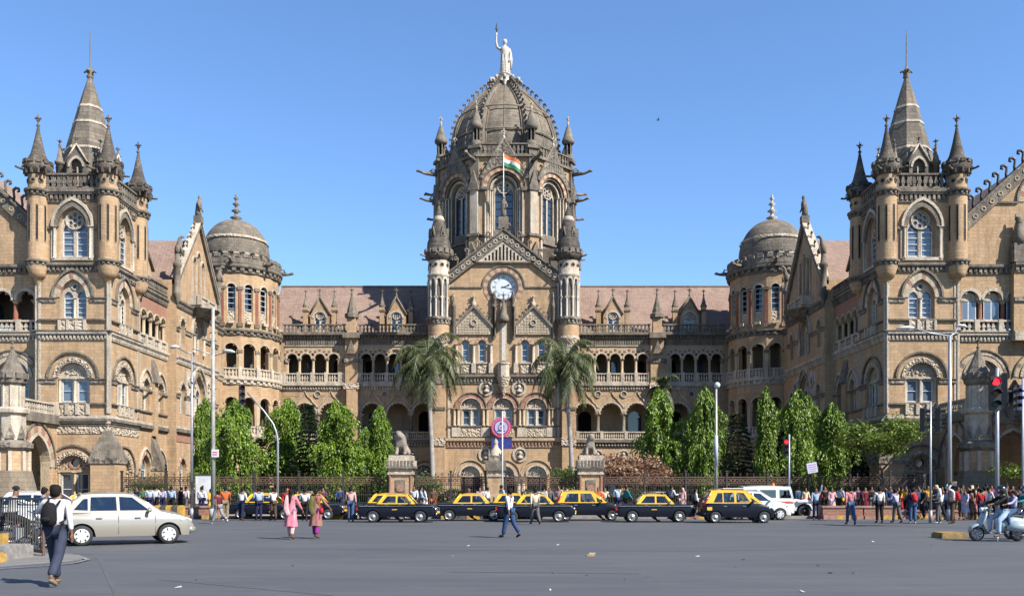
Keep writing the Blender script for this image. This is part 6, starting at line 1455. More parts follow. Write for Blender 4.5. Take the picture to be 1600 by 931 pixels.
# people of the background: (px, Y, label, shirt, pants, face, height, stride, arms, style)
BG = [
 (214, 55, 'dark-clothed person leftmost of the queue behind the kerb blocks', 'navy', 'navy', 160, 1.6, 'shirt', ''),
 (223, 57, 'person in green top between dark clothes in the left queue', 'green', 'black', 180, 1.58, 'shirt', ''),
 (234, 54, 'person in light blue shirt in the queue above the first kerb block', 'lightblue', 'navy', 30, 1.64, 'shirt', ''),
 (243, 55, 'person in white shirt and black trousers in the queue left of the grey cloth', 'white', 'black', 0, 1.66, 'shirt', ''),
 (254, 57, 'person in lavender shirt in the queue behind the striped blocks', 'lavender', 'navy', 180, 1.6, 'shirt', ''),
 (268, 53.5, 'broad person in light blue shirt in the queue, back turned', 'lightblue', 'black', 0, 1.63, 'shirt', ''),
 (283, 54, 'person in pale shirt wearing a dark backpack in the queue', 'palepink', 'black', 20, 1.6, 'shirt', 'b'),
 (291, 56, 'person in white shirt just left of the thin silver lamp pole', 'white', 'grey', -30, 1.66, 'shirt', ''),
 (306, 58, 'person in brown dress standing far back between the two lamp poles', 'brown', 'brown', 180, 1.55, 'dress', ''),
 (315, 53, 'person in white shirt with a dark strap left of the thick pole', 'white', 'navy', 10, 1.62, 'shirt', 's'),
 (324, 56, 'person in cream shirt half hidden by the thick pole', 'cream', 'grey', 180, 1.6, 'shirt', ''),
 (329, 52, 'woman in bright yellow tunic stooping at the foot of the thick pole', 'yellow', 'black', 60, 1.5, 'kurta', ''),
 (505, 54, 'person in plum tunic behind the taxi bonnet near the red planter', 'plum', 'black', 180, 1.56, 'kurta', ''),
 (531, 58, 'person in blue shirt far behind by the hedge', 'blue', 'navy', 180, 1.6, 'shirt', ''),
 (647, 53, 'person in white shirt behind the first taxi bonnet', 'white', 'navy', 170, 1.66, 'shirt', ''),
 (658, 52, 'person in light blue shirt behind the gap of two taxis', 'lightblue', 'grey', -90, 1.6, 'shirt', ''),
 (664, 54, 'person in white dress behind the gap of two taxis', 'white', 'white', 90, 1.58, 'kurta', ''),
 (677, 51, 'person in brown and orange shawl behind the second taxi', 'brown', 'orange', 180, 1.55, 'kurta', 'o'),
 (733, 51, 'person in plum shirt standing behind the second taxi windscreen', 'plum', 'black', 90, 1.68, 'shirt', ''),
 (750, 53, 'person in lavender shirt left of the middle gate post', 'lavender', 'navy', 180, 1.58, 'shirt', ''),
 (761, 52, 'person in white shirt and arms folded before the middle gate post', 'white', 'navy', 60, 1.6, 'shirt', ''),
 (784, 50, 'person in light blue shirt peering behind the black shoulder bag man', 'lightblue', 'grey', -60, 1.7, 'shirt', ''),
 (849, 50, 'person in white shirt bending behind the third taxi', 'white', 'grey', -30, 1.6, 'shirt', ''),
 (859, 53, 'person in grey shirt behind the third taxi bonnet', 'grey', 'navy', 180, 1.56, 'shirt', ''),
 (873, 51, 'large person in pale pink shirt behind the small hatchback taxi', 'palepink', 'khaki', 150, 1.68, 'shirt', ''),
 (886, 52, 'grey haired person in white shirt behind the hatchback taxi roof', 'white', 'brown', 90, 1.68, 'shirt', ''),
 (935, 53, 'person in orange tunic beyond the hatchback taxi bonnet', 'orange', 'maroon', 180, 1.58, 'kurta', ''),
 (945, 55, 'person in cream shirt beyond the hatchback taxi near the dry bush', 'cream', 'grey', 180, 1.58, 'shirt', ''),
 (965, 50, 'person in light blue shirt with black strap behind the fourth taxi boot', 'lightblue', 'navy', 30, 1.7, 'shirt', 's'),
 (979, 51, 'person in teal shirt behind the fourth taxi rear window', 'teal', 'black', -70, 1.64, 'shirt', ''),
 (1049, 51, 'person in white shirt with navy backpack beyond the fourth taxi bonnet', 'white', 'black', -60, 1.68, 'shirt', 'n'),
 (1066, 51, 'woman in pale pink dress and headscarf beyond the fourth taxi nose', 'palepink', 'palepink', 150, 1.58, 'kurta', 'h'),
 (1087, 49, 'person in white top with large black bag by the brick planter gap', 'white', 'black', -90, 1.62, 'shirt', 'b'),
 (1247, 54, 'person in bright blue shirt leaning beyond the white jeep', 'blue', 'black', 20, 1.6, 'shirt', ''),
 (1259, 56, 'woman in cream tunic beyond the white jeep bonnet', 'cream', 'red', 180, 1.55, 'kurta', ''),
 (1283, 57, 'person in red top behind the man in light blue shirt', 'red', 'black', 180, 1.56, 'shirt', ''),
 (1289, 55, 'person all in black right of the man in light blue shirt', 'black', 'black', 180, 1.62, 'shirt', ''),
 (1300, 52, 'woman in pale pink tunic walking along the brick planter', 'palepink', 'lavender', 180, 1.56, 'kurta', ''),
 (1313, 50, 'person in light blue shirt and yellow bag strap beside the planter', 'lightblue', 'black', -60, 1.66, 'shirt', 'y'),
 (1340, 55, 'person in navy shirt behind the plaid shirt man', 'navy', 'black', 180, 1.6, 'shirt', ''),
 (1352, 53, 'person in maroon tunic standing before the brick planter', 'maroon', 'black', 180, 1.58, 'kurta', ''),
 (1362, 56, 'person in black shirt far back left of the white shirt man', 'black', 'grey', 180, 1.62, 'shirt', ''),
 (1391, 50, 'person in blue shirt and jeans between two men in white shirts', 'blue', 'denim', 160, 1.64, 'shirt', ''),
 (1416, 51, 'person in yellow top left of the red backpack wearer', 'yellow', 'black', 140, 1.64, 'shirt', ''),
 (1436, 50, 'person in white T-shirt right of the red backpack wearer', 'white', 'denim', 120, 1.66, 'tee', ''),
 (1443, 48.5, 'person in black long shirt with folded arms near the thin signal pole', 'black', 'black', 100, 1.68, 'kurta', ''),
 (1450, 52, 'person in yellow shirt behind the thin signal pole', 'yellow', 'navy', 180, 1.66, 'shirt', ''),
 (1458, 53, 'person in dark grey shirt just right of the thin signal pole', 'grey', 'black', 180, 1.62, 'shirt', ''),
 (1478, 49, 'person in denim blue shirt facing the man with the raised arm', 'lightblue', 'navy', -60, 1.66, 'shirt', ''),
 (1497, 52, 'person in red top partly behind the red backpack of the tall man', 'red', 'khaki', 180, 1.6, 'shirt', ''),
 (1508, 47.5, 'woman in lavender tunic and pale leggings in the right crowd', 'lavender', 'cream', 120, 1.58, 'kurta', ''),
 (1514, 50, 'person in black shirt and dark hair in the right crowd', 'black', 'black', 90, 1.68, 'shirt', ''),
 (1521, 47.5, 'woman in brown and gold tunic right of the lavender tunic', 'print', 'brown', 20, 1.62, 'kurta', 's'),
 (1527, 53, 'person with cream cap far back in the right crowd', 'cream', 'grey', 180, 1.7, 'shirt', ''),
 (1533, 47, 'person in red and white shirt left of the blue grey scooter', 'red', 'navy', 0, 1.62, 'shirt', 's'),
 (1541, 52, 'person in deep red shirt far back right of the cream cap', 'red', 'black', 180, 1.72, 'shirt', ''),
 (1549, 54, 'person in purple shirt next to the red signal pole', 'purple', 'black', 180, 1.7, 'shirt', ''),
 (1404, 56, 'person in teal tunic far back in the crowd behind the lavender shirt', 'teal', 'black', 180, 1.58, 'kurta', ''),
 (1472, 57, 'person in orange shirt in the far back of the right crowd', 'orange', 'navy', 180, 1.62, 'shirt', ''),
 (1566, 50, 'person in green shirt behind the scooter rider', 'green', 'navy', 180, 1.68, 'shirt', ''),
 (1582, 51, 'person in maroon shirt behind the second helmeted rider', 'maroon', 'black', 180, 1.66, 'shirt', ''),
 (1595, 53, 'person in grey shirt at the right end of the crowd', 'grey', 'navy', 180, 1.66, 'shirt', ''),
]
MORE = [(1409, 54, 'woman in red dress far back left of the yellow top', 'red', 'red', 'kurta'), (1421, 49, 'boy in pale grey T-shirt beside the red backpack wearer', 'grey', 'navy', 'tee'), (1432, 55, 'woman in maroon and gold dress far behind the white T-shirt', 'maroon', 'orange', 'kurta'), (1462, 50, 'man in blue shirt behind the woman with the white headscarf', 'blue', 'black', 'shirt'), (1470, 48, 'short child in white beside the striped leggings', 'white', 'black', 'tee'), (1484, 54, 'person in black behind the tall man raising a box', 'black', 'black', 'shirt'), (1502, 48.5, 'girl in cream shorts behind the tall man raising a box', 'cream', 'skinA', 'tee'), (1504, 56, 'person in green far back between the red backpack and lavender tunic', 'green', 'black', 'shirt'), (1518, 55, 'woman in orange headscarf and maroon dress at the back', 'maroon', 'maroon', 'kurta'), (1529, 49, 'man in black jacket between gold tunic and red white shirt', 'black', 'navy', 'shirt'), (1538, 48.5, 'man in denim shirt just left of the scooter front', 'denim', 'black', 'shirt'), (1545, 49.5, 'man in white vest hidden by the red signal pole', 'white', 'grey', 'shirt'), (1573, 53, 'woman in purple dress behind the helmeted riders', 'purple', 'purple', 'kurta'), (1589, 49, 'man in dark blue shirt above the teal rider', 'navy', 'black', 'shirt'), (1384, 54, 'woman in brown dress in the shade between two white shirts', 'brown', 'brown', 'kurta')]
BG += [(a, b, c, d, e, (a * 37) % 360, 1.55 + (a % 7) * .03, f, 'h' if 'headscarf' in c else '') for a, b, c, d, e, f in MORE]
for (px, Y, lab, sh_, pa, fc, H_, sty, ex) in BG:
    R2 = random.Random(int(px * 7)); st = R2.choice([2, 6, 12, 4]); ar = R2.choice([WK, ST_, BENT, HOLD, ((12, 9, 30), (-6, 8, 12))])
    fem = sty in ('kurta', 'dress')
    j = person(px, 0, lab, sh_, pa, fc, H_, st, ar, sty, 'long' if fem else 'short', loc=(xw(px, Y), Y), fem=fem, skin=R2.choice(['skinA', 'skinB']), headgear='scarf' if ex == 'h' else ('cap' if 'cap' in lab else None), scarf={'h': 'cream', 'o': 'orange'}.get(ex), z=.12 if Y > 49.5 else 0)
    if ex == 'b': backpack(j, 'black', 'dark backpack of the ' + lab.split(' wearing')[0].split(' with large')[0])
    if ex == 'n': backpack(j, 'navy', 'navy backpack of the ' + lab.split(' with navy')[0] + ' beyond the taxi')
    if ex == 's': sidebag(j, 'black', 'dark bag strap and bag of the ' + ' '.join(lab.split()[:9]))
    if ex == 'y': sidebag(j, 'yellow', 'yellow bag of the person in light blue beside the planter', 1)
j = person(1275, 812, 'man in light blue shirt holding up a small placard beyond the jeep', 'lightblue', 'navy', 180, 1.66, 3, ((150, 8, 20), (5, 8, 10)))
PJ = j
j = person(1329, 820, 'man in pink plaid shirt and jeans walking away past the brick planter', 'plaid', 'denim', 0, 1.74, 12, WK); sidebag(j, 'black', 'bulky black bag of the man in pink plaid shirt', 1, 1.3); 
j = person(1374, 817, 'man in white shirt and black trousers standing apart before the planter', 'white', 'black', 0, 1.7, 4, ST_); sidebag(j, 'black', 'black bag hanging on the white shirt man apart before the planter', -1, 1.1)
person(1401, 817, 'man in lavender shirt and grey trousers leaning forward in the right crowd', 'lavender', 'grey', 30, 1.62, 10, BENT, lean=10)
j = person(1426, 818, 'young person in dark top and jeans wearing a bright red backpack', 'navy', 'denim', 0, 1.66, 3, ST_, shoes='white'); backpack(j, 'red', 'bright red backpack left of the thin signal pole')
j = person(1466, 818, 'woman with white headscarf, grey top and striped leggings in the crowd', 'grey', 'grey', 60, 1.66, 4, BENT, headgear='scarf', scarf='white', fem=True, shoes='white')
j = person(1488, 818, 'tall man in white shirt raising a grey box onto his head', 'white', 'brown', 80, 1.76, 5, ((120, 10, 95), (135, 20, 75))); backpack(j, 'red', 'red backpack on the tall man with the raised arm')
bx = MB(); bx.box(-.14, .14, -.16, .16, 0, .22, 'cloth_grey'); bx.box(-.145, .145, -.165, .165, .15, .17, 'cloth_cream'); b = bx.build('carton'); b.location = (*gp(1488, 818), 1.80); b['label'] = 'grey carton held on the head of the tall man in white'; b['category'] = 'box'
# placard
plain('placard', (.55, .52, .66), .7); m = MB(); P_ = PJ['P'].location; m.tube([(0, 0, 1.9), (.02, 0, 2.55)], .015, 'cloth_brown', 6)
m2 = MB(Matrix.Translation((0, 0, 2.78)) @ Matrix.Rotation(radians(-10), 4, 'Y')); m2.box(-.27, .27, -.012, .012, -.27, .27, 'placard')
for r_ in range(4):
    x = -.2
    while x < .18:
        L = R.uniform(.03, .09); m2.box(x, min(x + L, .22), -.016, -.0121, .15 - r_ * .11 - .015, .15 - r_ * .11 + .02, 'cloth_purple'); x += L + .025
r_ = m.build('placard'); r_.location = (P_[0] - .22, P_[1] - .05, 0); r_['label'] = 'small lilac placard with four lines of writing held above the crowd on a stick'; r_['category'] = 'sign'; m2.build('board', r_)
# ================================================================== vehicles
def glassmat(name, tint, op):
    m, nt, b = nodes(name); nt.nodes.remove(b)
    tr = nt.nodes.new('ShaderNodeBsdfTransparent'); tr.inputs[0].default_value = (*tint, 1); gl = nt.nodes.new('ShaderNodeBsdfGlossy'); gl.inputs['Roughness'].default_value = .03
    fr = nt.nodes.new('ShaderNodeFresnel'); fr.inputs[0].default_value = 1.5; ad = mathn(nt, 'ADD', fr.outputs[0], op)
    mx = nt.nodes.new('ShaderNodeMixShader'); link(nt, ad, mx.inputs[0]); link(nt, tr.outputs[0], mx.inputs[1]); link(nt, gl.outputs[0], mx.inputs[2]); link(nt, mx.outputs[0], nt.nodes['Material Output'].inputs['Surface']); MATS[name] = m
glassmat('carglass', (.55, .6, .62), .06); glassmat('tinted', (.16, .2, .26), .10)
def paint(name, c, metal=0, var=.06, coat=.8):
    DUST = .0 if max(c) < .1 else .25; c = tuple(x * .7 for x in c)
    m, nt, b = nodes(name); v = coords(nt); f = noise(nt, v, 3, 5)
    sep = nt.nodes.new('ShaderNodeSeparateXYZ'); link(nt, v, sep.inputs[0])
    dust = mathn(nt, 'MULTIPLY', ramp(nt, mathn(nt, 'ADD', sep.outputs[2], mathn(nt, 'MULTIPLY', f, .5)), .9, .35), DUST)
    col = mixc(nt, dust, mixc(nt, f, c, tuple(x * (1 - var * 2) for x in c)), (.16, .14, .12)); link(nt, col, b.inputs['Base Color'])
    b.inputs['Roughness'].default_value = .3; b.inputs['Metallic'].default_value = metal; b.inputs['Coat Weight'].default_value = coat * (.08 if max(c) < .05 else 1); b.inputs['Specular IOR Level'].default_value = .18 if max(c) < .05 else .5; b.inputs['Coat Roughness'].default_value = .06; MATS[name] = m
paint('taxiblack', (.008, .010, .018)); paint('taxiyellow', (.78, .46, .01)); paint('champagne', (.42, .38, .315), .45); paint('carwhite', (.70, .71, .70)); paint('scooterblue', (.32, .40, .44)); paint('bikered', (.25, .01, .015)); paint('bikeblack', (.01, .01, .012))
plain('rubber', (.018, .018, .018), .8); plain('rimsteel', (.55, .55, .56), .35, metal=.7, var=.2); plain('chrome', (.7, .7, .7), .15, metal=1); plain('seatdark', (.03, .028, .03), .8); plain('headlamp', (.65, .68, .7), .1, spec=1)
plain('tail', (.35, .01, .01), .2); plain('plateyellow', (.75, .45, .03), .5); plain('orangelens', (.8, .15, .01), .3); plain('underbody', (.01, .01, .01), .95); plain('stripered', (.5, .03, .02), .5); plain('stripegold', (.75, .4, .05), .5)
def lerp(tab, x):
    if x <= tab[0][0]: return tab[0][1]
    for (a, p), (b, q) in zip(tab, tab[1:]):
        if x <= b:
            t = (x - a) / (b - a); t = t * t * (3 - 2 * t) * .5 + t * .5; return p + (q - p) * t
    return tab[-1][1]
def wheel(root, x, y, r, side, style, wd=.17):
    t = MB(); s = side
    t.lathe(x, r, [(r * .66, y - s * 0), (r * .93, y + s * .01), (r, y - s * .03), (r, y - s * (wd - .03)), (r * .93, y - s * wd), (r * .6, y - s * wd)], 'rubber', 24)
    W = t.build('wheel', root)
    h = MB(); h.lathe(x, r, [(r * .66, y - s * .005), (r * .62, y - s * .03), (r * .52, y - s * .045), (r * .40, y - s * .02), (r * .22, y - s * .015), (r * .17, y + s * .01), (0, y + s * .012)], 'rimsteel' if style != 'dark' else 'bikeblack', 20)
    if style == 'cap':
        h.lathe(x, r, [(r * .68, y + s * .012), (r * .3, y + s * .02), (0, y + s * .02)], 'carwhite', 20)
        for k in range(7):
            a = 2 * pi * k / 7; h.tube([(x + r * .42 * cos(a), y + s * .021, r + r * .42 * sin(a)), (x + r * .6 * cos(a), y + s * .019, r + r * .6 * sin(a))], [(.03, .012), (.055, .012)], 'bikeblack', 6)
    elif style == 'steel':
        for k in range(10):
            a = 2 * pi * k / 10; c = [(x + r * .5 * cos(a) + .018 * cos(b), y - s * .036 + s * .012, r + r * .5 * sin(a) + .018 * sin(b)) for b in [i * pi / 4 for i in range(8)]]; h.add(c, [tuple(range(8))], 'bikeblack')
    h.build('rim', W)
def car(root, L, W, xr, xf, rw, deck, sill, belt, c0, c1, a1, a0, zr, body, roofm, wins, plan=None, style='steel', arch=None, glass='carglass', round_top=.05, ga=0, strip=None, pillar=None, rearglass=True, yr=.78, noseround=.12):
    hw = W / 2; plan = plan or [(0, .86), (.25, .96), (.9, 1), (L - .9, 1), (L - .3, .93), (L, .8)]; ra = arch or rw * 1.2
    n = int(L / .055); xs = [L * i / n for i in range(n + 1)]
    def zb(x):
        z = sill + (.10 if x < .15 or x > L - .15 else 0)
        for c in (xr, xf):
            if abs(x - c) < ra: z = max(z, rw + sqrt(ra * ra - (x - c) ** 2) * 1.0)
        return z
    b = MB(); rows = 8; vs = []; fs = []
    for x in xs:
        zt = lerp(deck, x); lo = min(zb(x), zt - .04); w = hw * lerp(plan, x); ring = []
        for j in range(rows + 1):
            z = lo + (zt - .03 - lo) * j / rows; f = (z - sill) / max(.05, belt - sill); y = w * (.965 + .035 * sin(min(1, max(0, f * 1.15)) * pi) - (.05 * max(0, f - .7) / .3 if f > .7 else 0))
            ring.append((x, y, z))
        y = ring[-1][1]; ring += [(x, y * .97, zt), (x, y * .8, zt + .02), (x, y * .4, zt + round_top * .8), (x, 0, zt + round_top)]
        full = ring + [(a, -q, c) for a, q, c in ring[-2::-1]]
        vs += full
    m = len(full)
    for i in range(n):
        for j in range(m - 1): fs.append((i * m + j, (i + 1) * m + j, (i + 1) * m + j + 1, i * m + j + 1))
    b.add(vs, fs, body, True); b.add(vs[:m], [tuple(range(m))], body); b.add(vs[-m:], [tuple(range(m))], body)
    b.box(.12, L - .12, -hw * .80, hw * .80, sill + .02, sill + .12, 'underbody')
    for c in (xr, xf): b.box(c - ra, c + ra, -hw * .8, hw * .8, sill + .1, min(belt - .1, rw + ra + .02), 'underbody')
    b.box(.2, L - .2, -hw * .86, hw * .86, sill + .0, sill + .05, 'underbody')
    BO = b.build('body', root)
    # door seams, sills
    y0 = hw * .93; y1 = hw * yr
    def yy(z): return y0 + (y1 - y0) * (z - belt) / (zr - belt)
    cb = MB(); pil = pillar or roofm
    tp = [a1 + (c1 - a1) * i / 6 for i in range(1, 6)]; out = [(c0, belt - .02), (a0, belt - .02), (a1, zr)] + [(q, zr + .045 * (1 - (abs(q - (a1 + c1) / 2) / ((a1 - c1) / 2)) ** 2)) for q in tp] + [(c1, zr)]
    for sg in (-1, 1):
        polys = [[Vector((x, z, 0)) for x, z in p] for p in [out] + wins]; tr = tessellate_polygon(polys); flat = [(x, sg * yy(z), z) for p in [out] + wins for x, z in p]
        cb.add(flat, [tuple(t) for t in tr], pil)
        flat = [(x, sg * (yy(z) - .03), z) for p in [out] + wins for x, z in p]; cb.add(flat, [tuple(t) for t in tr], pil)
    # roof skin
    nx, ny = 8, 8; vs = []
    for i in range(nx + 1):
        x = c1 + (a1 - c1) * i / nx
        for jx in range(ny + 1):
            t = -1 + 2 * jx / ny; vs.append((x, t * y1 * (1.0), zr + .045 * (1 - (2 * i / nx - 1) ** 2) + .055 * (1 - abs(t) ** 2.5) * (1 - .5 * abs(2 * i / nx - 1) ** 3) ))
    cb.add(vs, [(i * (ny + 1) + jx, (i + 1) * (ny + 1) + jx, (i + 1) * (ny + 1) + jx + 1, i * (ny + 1) + jx + 1) for i in range(nx) for jx in range(ny)], roofm, True)
    for (xb, xt) in ((c0, c1), (a0, a1)):
        for sg in (-1, 1): cb.tube([(xb, sg * (y0 - .02), belt - .02), (xt, sg * (y1 - .02), zr)], .03, pil, 5)
        cb.tube([(xt, -y1, zr), (xt, 0, zr + .045), (xt, y1, zr)], .03, pil, 5)
    cb.build('roof', root)
    g = MB()
    for sg in (-1, 1): g.add([(c0 + .02, sg * (y0 - .012), belt), (a0 - .02, sg * (y0 - .012), belt), (a1, sg * (y1 - .012), zr), (c1, sg * (y1 - .012), zr)], [(0, 1, 2, 3)], glass)
    g.build('side_glass', root)
    g = MB(); g.add([(a0, -y0 + .03, belt), (a0, y0 - .03, belt), (a1, y1 - .03, zr), (a1, -y1 + .03, zr)], [(0, 1, 2, 3)], glass); g.build('windscreen', root)
    g = MB(); g.add([(c0, -y0 + .03, belt), (c0, y0 - .03, belt), (c1, y1 - .03, zr), (c1, -y1 + .03, zr)], [(0, 1, 2, 3)], glass); g.build('rear_window', root)
    s = MB(); mid = (c0 + a0) / 2 - .1
    for x in (mid - .75, mid + .15):
        s.box(x, x + .45, -hw * .75, hw * .75, sill + .1, sill + .4, 'seatdark')
        for yq in ((-.38, .38) if x > mid else (-.35, .35)): s.box(x - .1, x + .06, yq - .25, yq + .25, sill + .35, belt + .12, 'seatdark'); s.box(x - .1, x - .03, yq - .13, yq + .13, belt + .12, belt + .28, 'seatdark')
    s.lathe(0, 0, [(0, 0)], 'seatdark', 3) if False else None
    s.build('seats', root)
    for x in (xr, xf):
        for sg in (-1, 1): wheel(root, x, sg * (hw - .03), rw, sg, style)
    return hw
def padmini(rack=False, passengers=True, name='taxi_cab'):
    r = empty(name); L = 3.93; W = 1.46
    deck = [(0, .66), (.08, .82), (.35, .88), (.95, .90), (1.2, .93), (2.7, .93), (2.85, .91), (3.6, .86), (3.82, .78), (3.93, .6)]
    wins = [[(1.22, .955), (1.92, .955), (1.92, 1.30), (1.50, 1.30)], [(2.0, .955), (2.66, .955), (2.42, 1.30), (2.0, 1.30)]]
    hw = car(r, L, W, .80, 3.13, .29, deck, .27, .93, .98, 1.36, 2.46, 2.86, 1.345, 'taxiblack', 'taxiyellow', wins, [(0, .9), (.2, .98), (.8, 1), (3.2, 1), (3.7, .97), (3.93, .9)], round_top=.03)
    t = MB()
    for sg in (-1, 1):
        t.box(.1, 3.8, sg * (hw + .002) - .006, sg * (hw + .002) + .006, .80, .825, 'chrome')
        for x in (1.15, 1.96, 2.72): t.box(x - .004, x + .004, sg * hw - .004, sg * hw + .004, .33, .9, 'bikeblack')
        for x in (1.42, 2.08): t.box(x, x + .13, sg * (hw + .008) - .012, sg * (hw + .008) + .012, .85, .87, 'chrome')
        t.box(1.75, 2.0, sg * (hw + .004) - .003, sg * (hw + .004) + .003, .62, .66, 'plateyellow')
    t.build('chrome_strip', r)
    for x0, x1, nm in ((-.09, .0, 0), (3.92, 4.02, 1)):
        b = MB(); b.tube([(x0 + .05 + (.06 if nm == 0 else -.06), -.74, .42), (x0 + .045, -.6, .42), (x0 + .045, .6, .42), (x0 + .05 + (.06 if nm == 0 else -.06), .74, .42)], (.055), 'chrome', 8); b.box(x0, x1, -.25, .25, .45, .55, 'plateyellow'); b.build('bumper', r)
    for sg in (-1, 1):
        h = MB(Matrix.Translation((3.86, sg * .55, .66)) @ Matrix.Rotation(pi / 2, 4, 'Z')); h.lathe(0, 0, [(.095, .06), (.10, .0), (.085, -.09), (0, -.1)], 'chrome', 14); h.lathe(0, 0, [(.08, -.105), (0, -.11)], 'headlamp', 12); h.build('headlight', r)
        h = MB(); h.box(-.03, .06, sg * .62 - .06, sg * .62 + .06, .6, .76, 'tail'); h.build('tail_light', r)
        h = MB(); h.box(2.62, 2.7, sg * .78 - .07, sg * .78 + .07, .96, 1.06, 'chrome'); h.build('wing_mirror', r)
    g = MB(); g.box(3.92, 3.95, -.42, .42, .56, .74, 'chrome'); g.build('grille', r)
    if rack:
        k = MB()
        for y in (-.5, .5): k.tube([(1.3, y, 1.5), (2.5, y, 1.5)], .015, 'steel', 5)
        for i in range(9): k.tube([(1.35 + i * .14, -.5, 1.5), (1.35 + i * .14, .5, 1.5)], .012, 'steel', 5)
        for x in (1.45, 2.35):
            for y in (-.5, .5): k.tube([(x, y, 1.34), (x, y, 1.5)], .014, 'steel', 5)
        k.build('roof_rack', r)
    return r
def hatch(kind):
    r = empty('taxi_cab' if kind in ('santro', 'estilo') else 'parked_car')
    if kind == 'santro':
        L = 3.5; deck = [(0, .6), (.05, .92), (.3, .95), (2.55, .93), (2.75, .92), (3.3, .80), (3.5, .55)]; wins = [[(.45, .97), (1.2, .97), (1.2, 1.42), (.62, 1.42)], [(1.3, .97), (2.1, .97), (1.86, 1.42), (1.3, 1.42)], [(2.17, .97), (2.5, .97), (2.12, 1.25)]]
        hw = car(r, L, 1.5, .58, 2.95, .27, deck, .28, .95, .1, .38, 1.98, 2.66, 1.5, 'taxiblack', 'taxiyellow', wins, round_top=.04)
    elif kind == 'estilo':
        L = 3.6; deck = [(0, .6), (.05, .95), (.3, .98), (2.5, .95), (2.8, .92), (3.3, .78), (3.6, .5)]; wins = [[(.5, 1.0), (.95, 1.0), (.95, 1.46), (.72, 1.46)], [(1.0, 1.0), (1.52, 1.0), (1.52, 1.48), (1.0, 1.48)], [(1.62, 1.0), (2.3, 1.0), (1.98, 1.46), (1.62, 1.48)], [(2.38, 1.0), (2.68, 1.0), (2.3, 1.25)]]
        hw = car(r, L, 1.5, .6, 2.96, .28, deck, .27, .98, .12, .45, 2.1, 2.86, 1.56, 'taxiblack', 'taxiyellow', wins, round_top=.04)
        k = MB(); k.box(1.0, 2.0, -.5, .5, 1.66, 1.70, 'carwhite')
        for x in (1.15, 1.85):
            for y in (-.4, .4): k.box(x - .02, x + .02, y - .02, y + .02, 1.57, 1.66, 'steel')
        k.build('roof_carrier', r)
    else:
        L = 3.76; col = 'champagne' if kind == 'champagne' else 'carwhite'
        deck = [(0, .62), (.05, .88), (.25, .98), (2.5, .98), (2.8, .97), (3.3, .88), (3.58, .74), (3.70, .62), (3.76, .5)]
        wins = [[(.40, 1.05), (.78, 1.03), (.78, 1.38), (.66, 1.36)], [(.84, 1.02), (1.56, 1.02), (1.54, 1.43), (.86, 1.42)], [(1.64, 1.02), (2.46, 1.02), (1.98, 1.41), (1.62, 1.43)]]
        hw = car(r, L, 1.69, .62, 3.0, .30, deck, .26, .98, .12, .62, 2.02, 2.82, 1.49, col, col, wins, style='cap', glass='tinted', pillar=None, round_top=.06)
    t = MB()
    for sg in (-1, 1):
        for x in ((1.25, 2.15) if L < 3.7 else (1.6, 2.62)): t.box(x - .004, x + .004, sg * hw * .992 - .006, sg * hw * .992 + .006, .34, .92, 'bikeblack')
        for x in ((.98, 1.9) if L < 3.7 else (1.0, 2.05)): t.box(x, x + .16, sg * hw - .02, sg * hw + .02, .80, .83, 'chrome' if L < 3.7 else ('champagne' if kind == 'champagne' else 'carwhite'))
    if kind in ('santro', 'estilo'):
        for sg in (-1, 1): t.box(.18, .42, sg * (hw + .0) - .01, sg * hw + .01, .62, .78, 'plateyellow')
    t.build('door_handle', r)
    for sg in (-1, 1):
        h = MB(); h.add([(L - .42, sg * hw * .93, .70), (L - .10, sg * hw * .82, .62), (L - .02, sg * hw * .5, .6), (L - .1, sg * hw * .5, .76), (L - .5, sg * hw * .86, .84)], [(0, 1, 2, 3, 4)], 'headlamp'); h.tube([(L - .42, sg * hw * .9, .76), (L - .08, sg * hw * .68, .68)], [(.07, .09), (.05, .07)], 'headlamp', 8); h.build('headlight', r)
        h = MB(); h.tube([(.02, sg * hw * .8, .75), (.12, sg * hw * .87, 1.0), (.3, sg * hw * .87, 1.3 if L < 3.7 else 1.05)], [.07, .06, .04], 'tail', 6); h.build('tail_light', r)
        h = MB(); x = 2.35 if L < 3.7 else 2.42; h.tube([(x, sg * hw * .9, 1.0), (x + .02, sg * (hw + .12), 1.04)], [(.05, .03), (.06, .09)], 'taxiblack' if L < 3.7 else ('champagne' if kind == 'champagne' else 'carwhite'), 8); h.build('wing_mirror', r)
    b = MB(); b.tube([(L - .16, -hw * .84, .42), (L - .0, -hw * .6, .42), (L + .03, 0, .42), (L, hw * .6, .42), (L - .16, hw * .84, .42)], [(.09, .10)] * 5, 'taxiblack' if L < 3.7 else ('champagne' if kind == 'champagne' else 'carwhite'), 8); b.build('bumper', r)
    b = MB(); b.tube([(.12, -hw * .88, .42), (-.02, -hw * .6, .42), (-.03, hw * .6, .42), (.12, hw * .88, .42)], [(.09, .10)] * 4, 'taxiblack' if L < 3.7 else ('champagne' if kind == 'champagne' else 'carwhite'), 8); b.build('bumper', r)
    b = MB(); b.box(L + .03, L + .05, -.25, .25, .4, .5, 'plateyellow' if L < 3.7 else 'carwhite'); b.box(-.06, -.04, -.25, .25, .55, .65, 'plateyellow' if L < 3.7 else 'carwhite'); b.build('number_plate', r)
    return r
def put(o, pxl, Y, L, label, cat='taxi', face=0, group=None, x=None):
    """pxl: image column of the rear end; the car faces right (+x)"""
    o.location = (xw(pxl, Y - .73) if x is None else x, Y, 0); o.rotation_euler = (0, 0, radians(face)); o['label'] = label; o['category'] = cat
    if group: o['group'] = group
    return o
GT = 'black and yellow taxis queueing along the kerb'
A = padmini(); B = padmini(rack=True)
